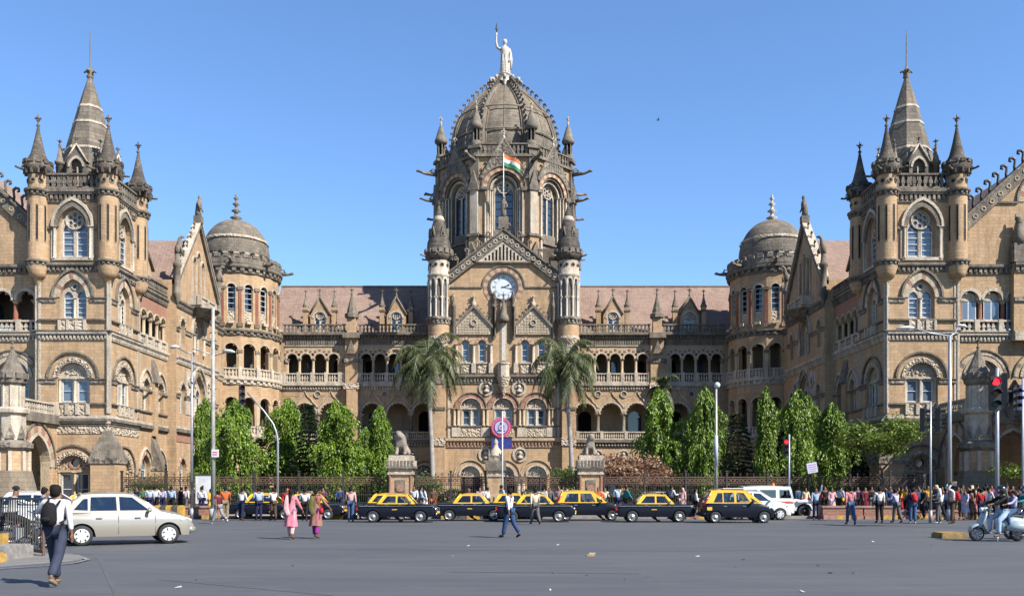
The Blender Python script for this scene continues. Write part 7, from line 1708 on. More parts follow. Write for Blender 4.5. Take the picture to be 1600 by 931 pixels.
put(A, 557, 44.9, 4, 'old black taxi with yellow roof leftmost of the front row, silver line on its side', group=GT)
put(copy_tree(A), 677, 46.9, 4, 'old black taxi with yellow roof, second in the front row from the left', group=GT)
put(copy_tree(B), 775, 45.2, 4, 'old black taxi with roof rack passed by the man in cream shirt', group=GT)
put(B, 963, 45.0, 4, 'old black taxi with metal roof rack between the hatchback taxi and the red brick planter', group=GT)
put(hatch('santro'), 868, 47.4, 3.5, 'small black hatchback taxi with yellow roof, squeezed between two old saloon taxis', group=GT)
put(hatch('estilo'), 1099, 44.2, 3.6, 'tall black hatchback taxi with yellow pillars and white roof carrier before the jeep', group=GT)
put(copy_tree(A), 352, 49.6, 4, 'taxi behind the men in maroon and orange, left end of the row', group=GT)
put(copy_tree(B), 421, 48.9, 4, 'taxi with roof rack behind the woman in pink, its bonnet by the brick planter', group=GT)
put(copy_tree(A), 545, 48.6, 4, 'taxi mostly hidden behind the leftmost front taxi', group=GT)
put(copy_tree(A), 742, 49.5, 4, 'taxi boot peeping out behind the second taxi near the middle gate post', group=GT)
put(copy_tree(A), 62, 41, 4, 'taxi far left, between the white car and the silver hatchback', group=GT)
put(hatch('champagne'), 97, 26.45, 3.76, 'champagne silver hatchback crossing the road at the left', 'car', 29.5, x=-13.63)
put(hatch('white'), -14, 35.5, 3.76, 'white hatchback behind the motorcycle riders at the left edge', 'car')
put(hatch('white'), 1130, 48.3, 3.76, 'white hatchback hidden between the tall taxi and the jeep', 'car')
# white jeep
r = empty('parked_jeep'); L = 4.1
deck = [(0, 1.0), (.05, 1.05), (2.75, 1.05), (2.85, 1.02), (3.75, .98), (4.0, .9), (4.1, .7)]
wins = [[(.1, 1.15), (.78, 1.15), (.78, 1.6), (.14, 1.6)], [(.95, 1.15), (1.85, 1.15), (1.85, 1.6), (.95, 1.6)], [(2.05, 1.13), (2.75, 1.13), (2.6, 1.6), (2.05, 1.6)]]
hw = car(r, L, 1.6, .75, 3.45, .37, deck, .42, 1.05, .02, .06, 2.66, 2.86, 1.76, 'carwhite', 'carwhite', wins, [(0, .97), (2.7, 1), (2.9, .95), (3.8, .85), (4.1, .78)], style='dark', arch=.46, round_top=.03, yr=.9, glass='tinted')
m = MB()
for sg in (-1, 1):
    q = 1
    m.box(.1, 2.85, sg * (hw + .002) - .004, sg * (hw + .002) + .004, .93, .98, 'stripegold'); m.box(1.3, 2.85, sg * (hw + .002) - .004, sg * (hw + .002) + .004, .86, .92, 'stripered')
m.build('stripe', r)
m = MB(); m.lathe(0, 0, [(0, 0)], 'orangelens', 3) if False else None; m.M = Matrix.Translation((1.9, 0, 1.8)) @ Matrix.Rotation(pi / 2, 4, 'X'); m.lathe(0, 0, [(.1, 0), (.09, .12), (.04, .2), (0, .21)], 'orangelens', 10); m.build('beacon', r)
m = MB(); m.box(4.1, 4.2, -.72, .72, .45, .6, 'steel'); m.build('bumper', r)
for sg in (-1, 1):
    m = MB(); m.tube([(2.95, sg * .78, .85), (3.1, sg * .86, .92), (3.45, sg * .88, .97), (3.85, sg * .84, .9), (4.02, sg * .8, .6)], [(.03, .12)] * 5, 'carwhite', 6); m.build('mudguard', r)
    m = MB(Matrix.Translation((4.08, sg * .5, .8)) @ Matrix.Rotation(pi / 2, 4, 'Z')); m.lathe(0, 0, [(.1, 0), (.09, -.05), (0, -.06)], 'headlamp', 12); m.build('headlight', r)
put(r, 1161, 51.2, 4.1, 'white jeep with orange beacon and red and gold stripes on its side', 'jeep')

# ------------------------------------------------------------------ two-wheelers
def bikewheel(root, x, r, wd=.06, style='spoke'):
    t = MB(); t.lathe(x, r, [(r * .72, -wd), (r * .95, -wd * .9), (r, -wd * .3), (r, wd * .3), (r * .95, wd * .9), (r * .72, wd)], 'rubber', 22); W = t.build('wheel', root)
    h = MB(); h.lathe(x, r, [(r * .74, -wd * .6), (r * .66, -wd * .5), (r * .66, wd * .5), (r * .74, wd * .6)], 'chrome', 20); h.lathe(x, r, [(0, -wd), (.06, -wd), (.06, wd), (0, wd)], 'steel', 10)
    for k in range(8):
        a = k * pi / 4; h.tube([(x, 0, r), (x + r * .68 * cos(a), 0, r + r * .68 * sin(a))], .012 if style == 'spoke' else .035, 'rimsteel', 5)
    h.build('rim', W)
def scooter():      # faces -x: front wheel at x=0
    r = empty('scooter'); bikewheel(r, 0, .24, .05, 's'); bikewheel(r, 1.28, .24, .05, 's')
    m = MB(); m.tube([(-.24, 0, .30), (-.17, 0, .45), (0, 0, .52), (.17, 0, .46), (.26, 0, .33)], [(.09, .03), (.12, .05), (.13, .06), (.12, .05), (.08, .03)], 'scooterblue', 10); m.build('front_mudguard', r)
    m = MB(); m.tube([(.02, 0, .45), (.12, 0, .6), (.2, 0, .78), (.27, 0, .95)], [(.14, .05), (.24, .06), (.22, .06), (.14, .05)], 'scooterblue', 12); m.tube([(.05, 0, .3), (.13, 0, .6), (.3, 0, 1.0)], .035, 'steel', 8)
    m.tube([(.1, 0, .62), (.2, 0, .4), (.34, 0, .27), (.8, 0, .25)], [(.22, .03), (.24, .03), (.2, .03), (.2, .04)], 'scooterblue', 10); m.build('leg_shield', r)
    m = MB(); m.tube([(.72, 0, .3), (.8, 0, .5), (1.1, 0, .6), (1.45, 0, .58), (1.65, 0, .42)], [(.1, .1), (.16, .2), (.24, .22), (.2, .16), (.1, .08)], 'scooterblue', 12); m.build('rear_body', r)
    for sg in (-1, 1): m = MB(); m.tube([(.85, sg * .2, .42), (1.1, sg * .25, .47), (1.4, sg * .24, .46), (1.62, sg * .18, .42)], [.08, .16, .15, .05], 'scooterblue', 12); m.build('side_cowl', r)
    m = MB(); m.tube([(.7, 0, .73), (.85, 0, .78), (1.2, 0, .80), (1.5, 0, .78)], [(.08, .04), (.13, .06), (.15, .06), (.1, .04)], 'seatdark', 10); m.build('seat', r)
    m = MB(); m.tube([(.33, -.33, 1.02), (.26, -.1, 1.03), (.26, .1, 1.03), (.33, .33, 1.02)], .02, 'steel', 6); m.tube([(.2, 0, .93), (.24, 0, 1.02), (.33, 0, 1.06)], [(.1, .06), (.12, .09), (.06, .04)], 'scooterblue', 10)
    m.build('handlebar', r)
    m = MB(Matrix.Translation((.14, 0, 1.0)) @ Matrix.Rotation(-pi / 2, 4, 'Z')); m.lathe(0, 0, [(.02, .1), (.075, .06), (.08, 0), (.07, -.03), (0, -.035)], 'headlamp', 12); m.build('headlight', r)
    m = MB(); m.tube([(.62, -.1, .25), (.6, -.14, .1), (.55, -.2, .01)], .015, 'steel', 5); m.tube([(1.2, -.18, .2), (1.6, -.2, .2)], [.03, .045], 'steel', 8); m.build('kickstand', r)
    return r
def motorbike(col):  # faces +x
    r = empty('motorcycle'); bikewheel(r, 0, .3); bikewheel(r, 1.28, .3)
    m = MB(); m.tube([(.55, 0, .78), (.75, 0, .84), (1.0, 0, .82)], [(.1, .07), (.15, .12), (.08, .06)], col, 12); m.build('fuel_tank', r)
    m = MB(); m.tube([(-.1, 0, .82), (.2, 0, .78), (.55, 0, .76)], [(.1, .04), (.13, .06), (.1, .05)], 'seatdark', 10); m.build('seat', r)
    m = MB(); m.tube([(1.28, .1, .3), (1.05, .1, .85), (1.0, .1, .98)], .025, 'chrome', 6); m.tube([(1.28, -.1, .3), (1.05, -.1, .85), (1.0, -.1, .98)], .025, 'chrome', 6); m.tube([(.95, -.38, 1.05), (1.0, -.12, 1.0), (1.0, .12, 1.0), (.95, .38, 1.05)], .017, 'steel', 6); m.build('fork', r)
    m = MB(); m.tube([(1.0, 0, .8), (.9, 0, .4), (.4, 0, .3)], .03, 'bikeblack', 6); m.tube([(1.0, 0, .75), (.4, 0, .7), (0, 0, .65)], .025, 'bikeblack', 6); m.box(.5, .85, -.12, .12, .28, .6, 'steel'); m.tube([(.7, -.15, .35), (.4, -.16, .22), (-.2, -.17, .3)], [.025, .03, .05], 'chrome', 8); m.tube([(0, 0, .3), (.4, 0, .3)], .03, 'bikeblack', 6); m.tube([(.0, -.11, .3), (-.02, -.12, .65)], .03, 'chrome', 6); m.build('frame', r)
    m = MB(Matrix.Translation((1.12, 0, .9)) @ Matrix.Rotation(pi / 2, 4, 'Z')); m.lathe(0, 0, [(.03, .1), (.09, .04), (.1, -.02), (0, -.04)], 'headlamp', 12); m.build('headlight', r)
    m = MB(); m.tube([(1.55, 0, .5), (1.4, 0, .62), (1.28, 0, .64), (1.05, 0, .58)], [(.06, .01)] * 4, col, 8); m.tube([(-.35, 0, .5), (-.2, 0, .62), (0, 0, .66)], [(.07, .015)] * 3, col, 8); m.build('mudguard', r)
    return r
def ride(px_or_x, Y, z, label, shirt, pants, face, headgear=None, H=1.66, lean=12, sit=(70, 75, 14), arms=((50, 10, 25), (50, 10, 25)), **k):
    j = person(0, 0, label, shirt, pants, face, H, 0, arms, sit=sit, loc=(px_or_x, Y), headgear=headgear, lean=lean, lift=False, **k)
    j['P'].location.z = z - .93 * H / 1.7 + .1; return j
s = scooter(); Ys = 1400 / ((845 - HZ) / CH); s.location = (xw(1526, Ys), Ys, 0); s['label'] = 'pale blue grey scooter with two riders waiting at the right edge'; s['category'] = 'scooter'; s.rotation_euler = (0, radians(0), radians(0))
x0 = s.location.x
ride(x0 + .92, Ys, .83, 'scooter rider in black jacket and dark helmet with a foot on the road', 'black', 'lightblue', 90, 'helmet', 1.7, 10, sit=(50, 50, 16, 62, 62), arms=((45, 8, 20), (45, 8, 20)), shoes='brown')
ride(x0 + 1.2, Ys + .02, .90, 'child passenger in pale lavender top behind the scooter rider', 'lavender', 'denim', 90, None, 1.35, 4, sit=(62, 70, 20), arms=((35, 8, 40), (35, 8, 40)))
mb_ = motorbike('bikeblack'); mb_.location = (x0 + 2.95, Ys + 1.0, 0); mb_.rotation_euler = (0, 0, pi); mb_['label'] = 'dark motorcycle behind the pale scooter, cut by the right frame edge'; mb_['category'] = 'motorcycle'
ride(x0 + 2.25, Ys + 1.0, .83, 'motorcycle rider in teal top and blue helmet at the right edge', 'teal', 'navy', 90, 'helmetblue', 1.72, 8)
# left riders behind the barrier
m1 = motorbike('carwhite'); m1.location = (-14.15, 24.2, 0); m1.rotation_euler = (0, 0, radians(48)); m1['label'] = 'motorcycle with white tail panels behind the black barrier, nearer one'; m1['category'] = 'motorcycle'
ride(-13.9, 24.5, .83, 'motorcycle rider in white shirt and black cap behind the barrier', 'white', 'black', -42, 'cap', 1.66, 12)
m2_ = motorbike('bikered'); m2_.location = (-14.5, 26.3, 0); m2_.rotation_euler = (0, 0, radians(40)); m2_['label'] = 'dark red motorcycle under the rider in blue check shirt'; m2_['category'] = 'motorcycle'
ride(-14.2, 26.55, .83, 'motorcycle rider in blue check shirt behind the white shirted rider', 'bluecheck', 'navy', -50, None, 1.74, 14)
for (px, Yc, dx, dy, sh_, lab) in ((557, 44.9, 2.15, -.33, 'white', 'driver in white at the wheel of the leftmost front taxi'), (557, 44.9, 1.35, -.3, 'yellow', 'passenger in yellow on the rear seat of the leftmost front taxi'), (677, 46.9, 2.15, -.33, 'cream', 'driver in cream shirt in the second taxi of the front row'), (677, 46.9, 1.35, -.3, 'red', 'passenger in red on the rear seat of the second taxi'), (775, 45.2, 1.35, -.3, 'grey', 'passenger in grey in the taxi beside the man in cream shirt'), (868, 47.4, 1.75, -.33, 'lavender', 'driver in lavender shirt in the small hatchback taxi'), (963, 45.0, 2.15, -.33, 'khaki', 'driver in khaki in the taxi next to the red planter'), (963, 45.0, 1.35, -.3, 'white', 'passenger in white in the taxi next to the red planter'), (1099, 44.2, 1.8, -.33, 'white', 'driver in white in the tall hatchback taxi')):
    ride(xw(px, Yc - .73) + dx, Yc + dy, .30, lab, sh_, 'navy', -90, None, 1.6, 0, sit=(88, 38, 4), arms=((45, 8, 25), (45, 8, 25)))
# ================================================================== lamps and signals
plain('galv', (.42, .44, .47), .45, metal=.5, var=.2, scale=2); plain('polegrey', (.42, .41, .38), .7, var=.4, scale=2); plain('lampglass', (.6, .62, .62), .2); plain('blacksig', (.012, .012, .014), .5)
plain('redlamp', (.6, .0, .0), .4, emit=((1, .01, .02), 2.2)); plain('dimred', (.12, .012, .01), .3); plain('dimamber', (.10, .05, .01), .3); plain('dimgreen', (.01, .06, .03), .3)
def thing(name, px, Y, label, cat, z=0):
    return empty(name, (xw(px, Y), Y, z), 0, label=label, category=cat)
def zz(py, Y): return CH + (HZ - py) * Y / 1400
def head(m, x, y, z, d, s=1):     # cobra lamp head
    m.tube([(x - .05 * d, y, z), (x + .2 * d * s, y, z + .02), (x + .5 * d * s, y, z + .0), (x + .75 * d * s, y, z - .05)], [(.05, .05), (.12, .09), (.16, .09), (.06, .04)], 'lampglass', 10)
def sig(root, x, z, lit, face=180, name='signal_head', w=.32, h=1.05, y=0, cowl=True):
    M = Matrix.Translation((x, y, z)) @ Matrix.Rotation(radians(face), 4, 'Z'); m = MB(M); m.box(-w / 2, w / 2, -.11, .11, 0, h, 'blacksig'); sh = m.build(name, root)
    for i, c in enumerate(('dimgreen', 'dimamber', 'dimred')):
        zc = h * (i + .5) / 3; mm = MB(M @ Matrix.Translation((0, .115, zc))); c = 'redlamp' if (lit and i == 2) else c
        mm.lathe(0, 0, [(w * .36, 0), (w * .25, .03), (0, .045)], c, 16); mm.build('lens', sh)
        if cowl:
            mm = MB(M @ Matrix.Translation((0, .11, zc))); n = 10; vs = []
            for k in range(n + 1):
                a = -.25 + (pi + .5) * k / n; vs += [(w * .4 * cos(a), 0, w * .4 * sin(a)), (w * .4 * cos(a), .2, w * .4 * sin(a))]
            mm.add(vs, [(2 * k, 2 * k + 1, 2 * k + 3, 2 * k + 2) for k in range(n)], 'blacksig'); mm.build('visor', sh)
    return sh
def pole(root, h, r0, r1, mat='galv', name='pole', base=True, lean=0):
    m = MB(); m.tube([(0, 0, 0), (lean, 0, h)], [r0, r1], mat, 10)
    if base: m.tube([(0, 0, 0), (0, 0, .6)], [r0 * 1.6, r0 * 1.5], mat, 10)
    m.build(name, root)
# left: galvanised lamp with arm
Y = 49; r = thing('street_lamp', 300, Y, 'silver lamp post with short arm pointing left, left of the thick pole', 'street lamp'); h = zz(552, Y); pole(r, h, .09, .06)
m = MB(); m.tube([(0, 0, h), (-.3, 0, h + .05), (-.75, 0, h + .3)], .04, 'galv', 6); m.build('arm', r); m = MB(); head(m, -.75, 0, h + .35, -1, .6); m.build('lamp_head', r)
Y = 48; r = thing('street_lamp', 333, Y, 'tall thick grey pole with cross steps, sign box and lamp arms', 'street lamp'); h = zz(480, Y); pole(r, h, .13, .08, 'polegrey')
m = MB()
for v in (520, 533, 588, 608, 660): z = zz(v, Y); m.tube([(-.18, 0, z), (.18, 0, z + .02)], .03, 'iron', 5); 
m.tube([(0, 0, zz(554, Y)), (-.7, .0, zz(548, Y)), (-1.1, 0, zz(545, Y))], .03, 'galv', 6); m.tube([(0, 0, zz(556, Y)), (.9, .0, zz(549, Y))], .03, 'galv', 6); m.build('arm', r)
m = MB(); head(m, .6, -.1, zz(549, Y), 1, .8); m.build('lamp_head', r)
m = MB(); m.box(-.02, .34, -.2, -.1, zz(714, Y), zz(702, Y), 'whitepaint'); 
for i in range(2): m.box(.04, .28, -.205, -.2, zz(711, Y) + i * .12, zz(711, Y) + .06 + i * .12, 'emblempink')
m.build('sign_box', r)
Y = 50; r = thing('traffic_light', 434, Y, 'slim curved pole leaning left at its top with an unlit signal head', 'traffic light'); m = MB()
m.tube([(0, 0, 0), (0, 0, zz(690, Y)), (-.07, 0, zz(676, Y)), (-.25, 0, zz(662, Y)), (-.8, 0, zz(641, Y)), (-1.7, 0, zz(613, Y))], [.07, .06, .055, .05, .045, .04], 'galv', 10); m.build('pole', r)
sig(r, -2.0, zz(633, Y), False, 205, h=1.15)
# middle right globe lamp
Y = 50; r = thing('street_lamp', 1119, Y, 'slim post with round globe lamp and blue banner sleeve, right of centre', 'street lamp'); h = zz(606, Y); pole(r, h, .09, .06)
m = MB(); m.lathe(0, 0, [(0, 0)], 'galv', 3) if False else None; m.M = Matrix.Translation((.06, 0, h)) @ Matrix.Rotation(pi / 2, 4, 'X'); m.lathe(0, 0, [(.06, 0), (.13, .05), (.17, .15), (.16, .2), (.1, .3), (0, .33)], 'lampglass', 14); m.build('globe', r)
m = MB(); m.tube([(0, 0, zz(728, Y)), (0, 0, zz(680, Y))], .10, 'emblemlav', 10); m.build('banner_sleeve', r)
Y = 51; r = thing('traffic_light', 1233, Y, 'lone signal pole with small red light before the tall green trees', 'traffic light'); pole(r, zz(678, Y), .06, .05); sig(r, -.17, zz(712, Y), True, 170, h=.95, w=.28)
# right group
Y = 44; r = thing('traffic_light', 1454, Y, 'thin pole with two unlit signal heads on either side at its top', 'traffic light'); pole(r, zz(627, Y), .055, .05); sig(r, -.38, zz(674, Y), False, 235, h=1.15); sig(r, .38, zz(674, Y), False, 235, h=1.15); m = MB(); m.box(-.38, .38, -.02, .02, zz(668, Y), zz(666, Y), 'iron'); m.box(-.38, .38, -.02, .02, zz(645, Y), zz(643, Y), 'iron'); m.build('bracket', r)
Y = 46; r = thing('street_lamp', 1484, Y, 'tall silver double arm lamp post behind the thin signal pole', 'street lamp'); h = zz(525, Y); pole(r, h, .11, .08)
m = MB(); m.tube([(0, 0, h), (-1.0, 0, h + .15), (-1.9, 0, h + .4)], .045, 'galv', 6); m.tube([(0, 0, h), (.45, .4, h + .2), (.8, .8, h + .6)], .04, 'galv', 6); m.build('arm', r)
for d_, (x_, y_, z_) in ((-1, (-1.9, 0, h + .42)), (1, (.75, .8, h + .66))): m = MB(); head(m, x_, y_, z_, d_, 1.1 if d_ < 0 else .7); m.build('lamp_head', r)
Y = 37; r = thing('traffic_light', 1558, Y, 'nearest signal pole at the right with a bright red light facing the road', 'traffic light'); pole(r, zz(575, Y), .085, .075); sig(r, -.16, zz(641, Y), True, 172, w=.4, h=1.38, y=-.13); sig(r, .36, zz(628, Y), False, 60, w=.36, h=1.2, y=.1); sig(r, .75, zz(640, Y), False, 200, w=.3, h=.9, y=.1)
m = MB(); m.box(-.1, 1.5, -.02, .02, zz(612, Y), zz(609, Y), 'blacksig'); m.build('bracket', r)
r2 = thing('street_sign', 1598, 37.2, 'edge of a blue sign on a thin pole at the right frame edge', 'sign'); pole(r2, zz(590, 37), .04, .04); m = MB(); m.box(-.15, .5, -.03, 0, zz(640, 37), zz(600, 37), 'emblemblue'); m.build('panel', r2)
# loudspeaker bar and small lamp above the placard
# birds / kite
Y = 150; m = MB(Matrix.Translation((xw(1028, Y), Y, zz(188, Y)))); m.tube([(-.3, 0, 0), (0, 0, .03), (.35, 0, 0)], [(.02, .02), (.1, .08), (.03, .02)], 'iron', 6); m.add([(-.08, 0, .03), (.12, 0, .03), (.1, -.75, .18), (-.02, -.6, .14), (.12, .75, .16), (-.02, .6, .12)], [(0, 1, 2, 3), (0, 1, 4, 5)], 'iron'); o = m.build('bird'); o['label'] = 'tiny dark bird gliding in the blue sky right of the dome'; o['category'] = 'bird'
# ================================================================== trees
leaf('ashoka', (.075, .135, .010), (.165, .27, .018), 1.0, .12); leaf('darkleaf', (.022, .04, .012), (.035, .055, .018), 1.5, .15); leaf('palmleaf', (.085, .115, .045), (.15, .165, .08), 1.2, .25); leaf('treeleaf', (.10, .16, .02), (.19, .26, .04), 1.5, .35); leaf('hedge', (.05, .10, .015), (.10, .16, .03), 2, .25); leaf('dryleaf', (.36, .19, .14), (.24, .15, .09), 2, .2); leaf('conebrown', (.055, .05, .03), (.09, .07, .045), 2, .1)
plain('bark', (.10, .075, .055), .9, var=.5, scale=4); plain('palmbark', (.36, .34, .32), .85, c2=(.24, .22, .2), scale=2.5); plain('twig', (.24, .16, .12), .9, var=.4)
def lf(vs, fs, p, d, L, W, rnd, droop=0):
    d = d.normalized(); s = d.cross(Vector((rnd.uniform(-1, 1), rnd.uniform(-1, 1), rnd.uniform(-.3, 1)))).normalized() * W * .5; b = len(vs)
    m = p + d * L * .45; vs += [tuple(p), tuple(m + s), tuple(p + d * L), tuple(m - s)]; fs.append((b, b + 1, b + 2, b + 3))
def ashoka(seed, H=9.4, Rr=1.35, mat='ashoka', n=430, z0=.9):
    rnd = random.Random(seed); root = empty('ashoka_tree'); t = MB(); t.tube([(0, 0, 0), (.05, 0, H * .5), (0, .05, H * .97)], [.14, .09, .03], 'bark', 7); t.build('trunk', root)
    vs, fs = [], []; lumps = [(rnd.uniform(0, 6.28), rnd.uniform(z0, H), rnd.uniform(.4, 1.0)) for _ in range(14)]
    def env(z, a):
        f = (z - z0) / (H - z0); r = Rr * min((1 - f ** 3.5) ** .6 + .05, .6 + f * 1.3)
        k = 1 + sum(w * max(0, 1 - abs(z - q) / 1.1) * max(0, cos(a - b)) ** 3 for b, q, w in lumps) - .3
        return max(.15, r * k)
    lobes = [(i * 2.4 + rnd.uniform(-.3, .3), z0 + .4 + (H - z0 - .5) * ((i + rnd.random()) / 40) ** .9) for i in range(40)]
    for i in range(n):
        la, lz = rnd.choice(lobes); a = la + rnd.gauss(0, .28); z = min(H, lz + rnd.gauss(0, .22)); R0 = env(z, a); q = rnd.uniform(.75, 1.05)
        p = Vector((cos(a) * R0 * .35, sin(a) * R0 * .35, z + .25)); out = Vector((cos(a), sin(a), 0)); L = rnd.uniform(.9, 2.2)
        for s in range(32):
            f = s / 32; c = p + out * (R0 * .65 * q * min(1, f * 2.2)) + Vector((0, 0, -L * f * f * 1.1)) + Vector((rnd.gauss(0, .05 + .05 * f), rnd.gauss(0, .05 + .05 * f), rnd.gauss(0, .05)))
            if c.z < .4: continue
            lf(vs, fs, c, out * rnd.uniform(.1, .7) + Vector((rnd.uniform(-.5, .5), rnd.uniform(-.5, .5), -1)), rnd.uniform(.2, .34), .10, rnd)
    m = MB(); m.add(vs, fs, mat); m.build('crown', root); return root
def tput(o, px, Y, label, cat='tree', s=(1, 1, 1), rz=0, group='trees in the station forecourt', z=.1, xx=None):
    o.location = (xw(px, Y) if xx is None else xx, Y, z); o.scale = s; o.rotation_euler = (0, 0, rz); o['label'] = label; o['category'] = cat; o['group'] = group; return o
P1, P2, P3 = ashoka(1), ashoka(2, Rr=1.2), ashoka(3, Rr=1.5, n=480)
def H_(py, Y): return zz(py, Y) / 9.7
spots = [(P1, 321, 78, 622, .9, 'narrow ashoka tree partly behind the thick grey pole'), (P3, 367, 70, 622, 1.12, 'broad bright ashoka tree right of the thick grey pole'), (None, 452, 76, 622, 1.25, 'full ashoka tree with rounded top between the curved pole and dark conifer'), (None, 526, 70, 626, 1.2, 'broad ashoka tree above the tin shelter, reaching down to the railing'), (None, 570, 76, 668, .8, 'small ashoka tree squeezed between two taller ones on the left'), (None, 595, 72, 632, .85, 'slim ashoka tree just left of the lion pillar'),
         (None, 1030, 72, 606, 1.15, 'dense ashoka tree with a palm showing behind its top'), (None, 1101, 70, 605, .85, 'slim ashoka tree directly left of the globe lamp post'), (None, 1197, 72, 604, .75, 'slimmest ashoka tree in front of the shaded round turret'), (None, 1248, 68, 608, .95, 'ashoka tree directly right of the lone red signal pole'), (None, 1300, 70, 629, .95, 'short ashoka tree beside the spreading tree on the right')]
src = [P1, P3, P2]
for i, (o, px, Y, py, wd_, lab) in enumerate(spots):
    o = o or copy_tree(src[i % 3]); h = H_(py, Y); tput(o, px, Y, lab, s=(wd_, wd_, h), rz=i * 1.7)
tput(copy_tree(P2), 0, 70, 'hidden', s=(1, 1, 1)) if False else None
if P2.get('label') is None: tput(P2, 1262, 74, 'ashoka tree half hidden behind the one right of the lone signal pole', s=(.8, .8, H_(618, 74)))
def conifer(seed, H=8, Rr=2.0, mat='darkleaf', gaps=1):
    rnd = random.Random(seed); root = empty('conifer_tree'); t = MB(); t.tube([(0, 0, 0), (0, 0, H)], [.16, .03], 'bark', 7); t.build('trunk', root); vs, fs = [], []
    z = .8
    while z < H:
        f = z / H; r = Rr * (1 - f) ** .75 + .2; nb = 9
        for k in range(nb):
            a = rnd.uniform(0, 2 * pi); L = r * rnd.uniform(.7, 1.1)
            for s in range(30):
                g = rnd.random(); c = Vector((cos(a) * L * g, sin(a) * L * g, z + .25 * g - .5 * g * g)) + Vector((-sin(a), cos(a), 0)) * rnd.gauss(0, .16 * (1.1 - g) + .05)
                lf(vs, fs, c, Vector((cos(a), sin(a), rnd.uniform(-.4, .5))) + Vector((-sin(a), cos(a), 0)) * rnd.uniform(-1, 1), .28, .1, rnd)
        z += .34 * gaps
    m = MB(); m.add(vs, fs, mat); m.build('crown', root); return root
C1, C2 = conifer(5), conifer(6, 7.5, 2.3)
tput(C1, 483, 73, 'brownish layered conifer between two bright ashoka trees on the left', s=(1, 1, zz(635, 73) / 8)); tput(C2, 1152, 73, 'broad dark conifer right of the globe lamp post', s=(1.05, 1.05, zz(645, 73) / 7.5))
for i, (px, Y, py, w_, lab) in enumerate(((468, 78, 680, 1.1, 'low dark conifer beneath the rounded ashoka tree'), (1066, 75, 672, 1.1, 'dark low tree between the palm topped ashoka and the globe lamp'), (1215, 77, 670, 1.1, 'dark tree behind the slimmest ashoka tree'), (1275, 78, 680, 1.1, 'dark tree between the two rightmost ashoka trees'), (570, 80, 690, 1.4, 'dark low tree in the shade behind the tin shelter'), (500, 79, 690, 1.5, 'dark bushy tree low behind the brownish conifer'), (620, 80, 700, 1.3, 'dark bushy tree behind the maned lion pillar'), (1125, 79, 690, 1.5, 'dark bushy tree low behind the globe lamp post'), (1330, 74, 700, 1.4, 'dark bushy tree low left of the spreading tree'), (430, 80, 690, 1.2, 'dark low tree behind the curved lamp pole'), (405, 76, 690, .8, 'dark conifer in the gap right of the broad bright ashoka'))):
    tput(copy_tree(C2 if i % 2 else C1), px, Y, lab, s=(w_, w_, zz(py, Y) / 7.8), rz=i)
def palm(seed, H, lean=.6, mat='palmleaf', nf=38, FL=5.4, royal=True, LL=1.25):
    rnd = random.Random(seed); root = empty('palm_tree'); t = MB()
    P = [(lean * (f ** 1.6), 0, H * f) for f in [i / 8 for i in range(9)]]; t.tube(P, [.30, .26, .24, .22, .21, .2, .19, .18, .2], 'palmbark', 12); t.build('trunk', root)
    top = Vector(P[-1]); t = MB(); t.tube([tuple(top), tuple(top + Vector((0, 0, 1.0)))], [.22, .1], 'palmleaf', 8); t.build('crownshaft', root)
    for k in range(nf):
        a = 2 * pi * k / nf * 2.4 + rnd.uniform(-.2, .2); e = rnd.choice([-.3, .1, .45, .8, 1.1, 1.4]); L = FL * rnd.uniform(.82, 1.05) ; m = MB(); pts = []; c = top + Vector((0, 0, .7)); d = Vector((cos(a) * cos(e), sin(a) * cos(e), sin(e))); N = 14
        for i in range(N + 1): pts.append(c.copy()); c = c + d * (L / N); d = (d + Vector((0, 0, -.16 - .02 * i * (1 if e > 0 else .6)))).normalized()
        m.tube(pts, [.045 * (1 - i / (N + 2)) + .006 for i in range(N + 1)], mat, 5)
        vs, fs = [], []
        for i in range(1, N + 1):
            for q in (0, .2, .4, .6, .8):
                p = pts[i - 1].lerp(pts[i], q); t_ = (pts[i] - pts[i - 1]).normalized(); sd_ = t_.cross(Vector((0, 0, 1))).normalized()
                for sg in (-1, 1):
                    Ll = LL * sin(pi * min(1, (i + q) / (N + 1) * .85 + .12)) * rnd.uniform(.65, 1.2); dd = (sd_ * sg * rnd.uniform(.35, .9) + t_ * rnd.uniform(.2, .6) + Vector((0, 0, -rnd.uniform(.3, 1)))).normalized()
                    b = len(vs); w = t_ * .03; mid = p + dd * Ll * .5; en = p + dd * Ll + Vector((0, 0, -.15 * Ll)); vs += [tuple(p - w), tuple(p + w), tuple(mid + w), tuple(en), tuple(mid - w)]; fs.append((b, b + 1, b + 2, b + 3, b + 4))
        m.add(vs, fs, mat); m.build('frond', root)
    return root
Yp = 84
pa = palm(11, zz(590, Yp) + .4, -.55); tput(pa, 677, Yp, 'tall royal palm with white trunk left of the clock block', 'palm', group='royal palms before the entrance')
pb = palm(12, zz(596, Yp) + .4, -.7); tput(pb, 895, Yp, 'tall royal palm with leaning white trunk right of the clock block', 'palm', group='royal palms before the entrance')
pc = palm(13, 9.2, .2, nf=16, FL=2.3, LL=.5); tput(pc, 1032, 76, 'small palm whose crown rises behind the dense ashoka tree', 'palm', group='palms')
